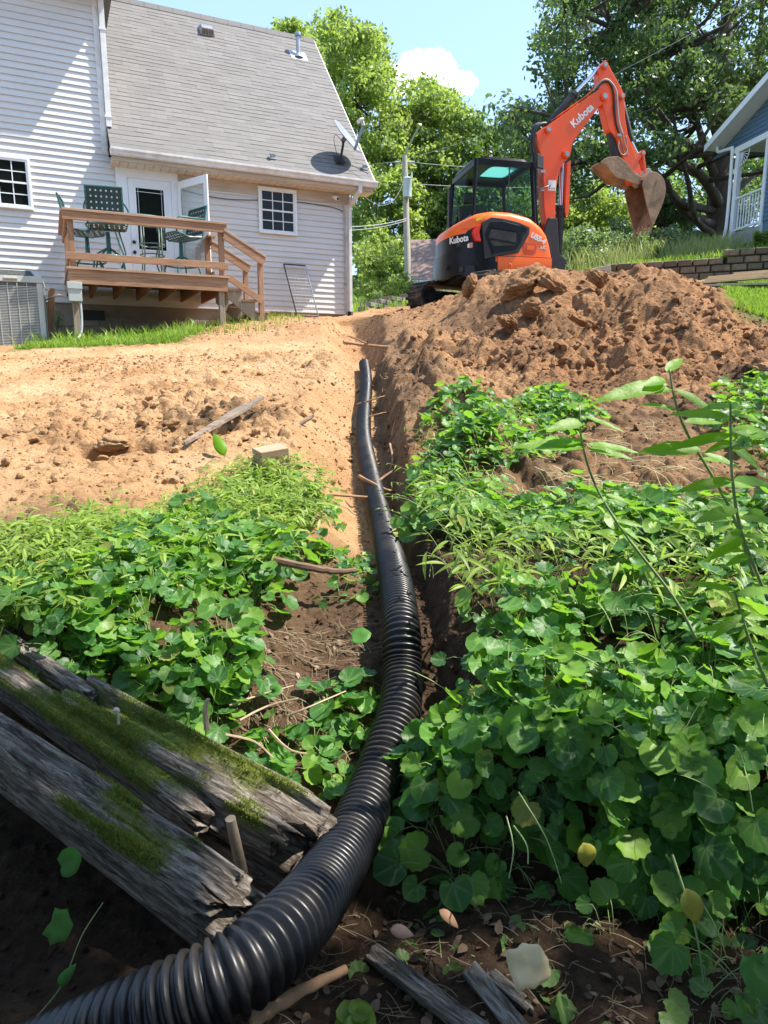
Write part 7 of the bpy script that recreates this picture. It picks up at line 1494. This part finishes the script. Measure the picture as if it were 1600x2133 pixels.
# single leaves
def one_leaf(label, px, py, d, size, mat, tm, nrm, dr, name='leaf', cat='leaf'):
    V, F = inst(tm, np.zeros((1, 3)), np.array([nrm], float), np.array([dr], float), np.array([size])); o = np_mesh(name, V, F, mat, smooth=True); o.location = P(px, py, d); s = o.modifiers.new('s', 'SOLIDIFY'); s.thickness = .0003; tag(o, label, cat); return o
M_CREAM = simple('cream_leaf', (.62, .48, .27), .7, vary=.12, scale=30); M_YLEAF = simple('yellow_leaf', (.42, .38, .05), .6, vary=.3, scale=30); M_BRLEAF = simple('brown_leaf', (.30, .16, .08), .7, vary=.3, scale=30); M_PINKL = simple('pink_brown_leaf', (.20, .13, .10), .7, vary=.2, scale=30)
def squareleaf():
    n = 36; r_ = np.random.default_rng(4); V = [(0, 0, 0)]; F = []
    for f in (.35, .7, 1.):
        for k in range(n):
            a = 2*math.pi*k/n; q = .5/max(abs(math.cos(a)), abs(math.sin(a)))**.8; q *= 1+(.10*vnoise(np.array([k*.45]), np.array([3.]), 5)[0]-.14*math.exp(-((a-2.0)/.25)**2)) if f == 1. else 1
            V.append((q*f*math.cos(a), q*f*math.sin(a)*.95, .05*f*f*math.sin(2*a+.6)+.05*f*math.cos(3*a)))
    for k in range(n):
        j_ = (k+1) % n; F.append((0, 1+k, 1+j_))
        for r0 in (0, 1): A_ = 1+r0*n; B_ = A_+n; F += [(A_+k, B_+k, B_+j_), (A_+k, B_+j_, A_+j_)]
    return np.array(V), np.array(F)
sq = squareleaf()
one_leaf('cream coloured square torn dead leaf on the ground at bottom right', 1102, 2012, 1.28, .072, M_CREAM, sq, (.1, -.7, .7), (1, .1, .2), 'dead_leaf')
one_leaf('brown pointed dead leaf under the bank right of the pipe', 915, 1895, 1.42, .05, M_BRLEAF, LN if False else lance(.42, 8, .2, .4), (.1, -.5, .8), (1, -.6, -.5), 'dead_leaf'); one_leaf('pinkish dead leaf lying flat beside the pipe', 812, 1935, 1.38, .05, M_PINKL, lance(.5, 8, .1, .3), (0, -.5, .8), (1, -.2, -.1), 'dead_leaf')
one_leaf('yellow withered violet leaf hanging in the dark hollow', 1215, 1755, 1.42, .055, M_YLEAF, lance(.75, 10, .5, .35), (.1, -.9, .4), (.2, 0, -1), 'yellow_leaf'); one_leaf('yellow folded leaf on the right above the hollow floor', 1430, 1850, 1.35, .07, M_YLEAF, lance(.6, 10, .3, .5), (-.2, -.9, .4), (.3, 0, -1), 'yellow_leaf')
one_leaf('single pale green lobed leaf against the dark wall at lower left', 116, 1922, 1.22, .055, L_VIO, heart(.10, 14, .2), (-.1, -.85, .5), (.8, .1, -.4)); one_leaf('dim leaf in the shade above the single pale lobed leaf', 138, 1800, 1.28, .05, L_VIO, H3, (-.1, -.7, .5), (1, .1, .5)); one_leaf('small leaf at the lower left beside the thin vine', 122, 2055, 1.15, .04, L_VIO, lance(.5, 6, .2, .3), (-.1, -.9, .4), (.5, 0, .8))
one_leaf('large violet leaf cut by the right edge near the bottom', 1590, 2010, 1.12, .085, L_VIO, H1, (-.2, -.6, .7), (.3, .1, -1)); lf_ = one_leaf('pointed leaf standing up beside the broken board', 468, 950, 4.1, .17, L_WEED, lance(.42, 8, .15, .3), (.2, -.9, .5), (-.4, .1, 1)); MB().tube([(0, 0, .01), (.01, .0, -.08), (.0, .01, -.22)], .004, 5).build('stalk', L_STEM, lf_); one_leaf('small heart leaf lying alone on the bare mud', 567, 1440, 2.02, .045, L_VIO, H1, (0, -.5, .8), (1, 0, -.3)); one_leaf('pale leaf fallen on the mud beside the pipe', 742, 1330, 2.25, .07, L_VIO, H3, (0, -.4, .9), (1, .2, 0))
stick('vine', 'thin green vine hanging on the dark wall at lower left', [(75, 2120, 1.13), (130, 2050, 1.16), (170, 1950, 1.2), (215, 1880, 1.24)], .0012, L_STEM, 'vine', seed=60, seg=5)
for i, (a_, b_) in enumerate([((1055, 1700), (1060, 1830)), ((1070, 1720), (1100, 1800)), ((1080, 1650), (1170, 1840)), ((1400, 1780), (1470, 2080))]):
    stick('vine', ['hanging vine stem under the bank, leftmost', 'short hanging vine stem next to the leftmost', 'long slanting vine stem crossing the dark hollow', 'thick pale stem hanging at the right over the floor'][i], [(a_[0], a_[1], 1.42), ((a_[0]+b_[0])/2+12, (a_[1]+b_[1])/2, 1.36), (b_[0], b_[1], 1.32)], .0018 if i < 3 else .003, L_STEM, 'vine', 'vines hanging from the bank', 5, 70+i)
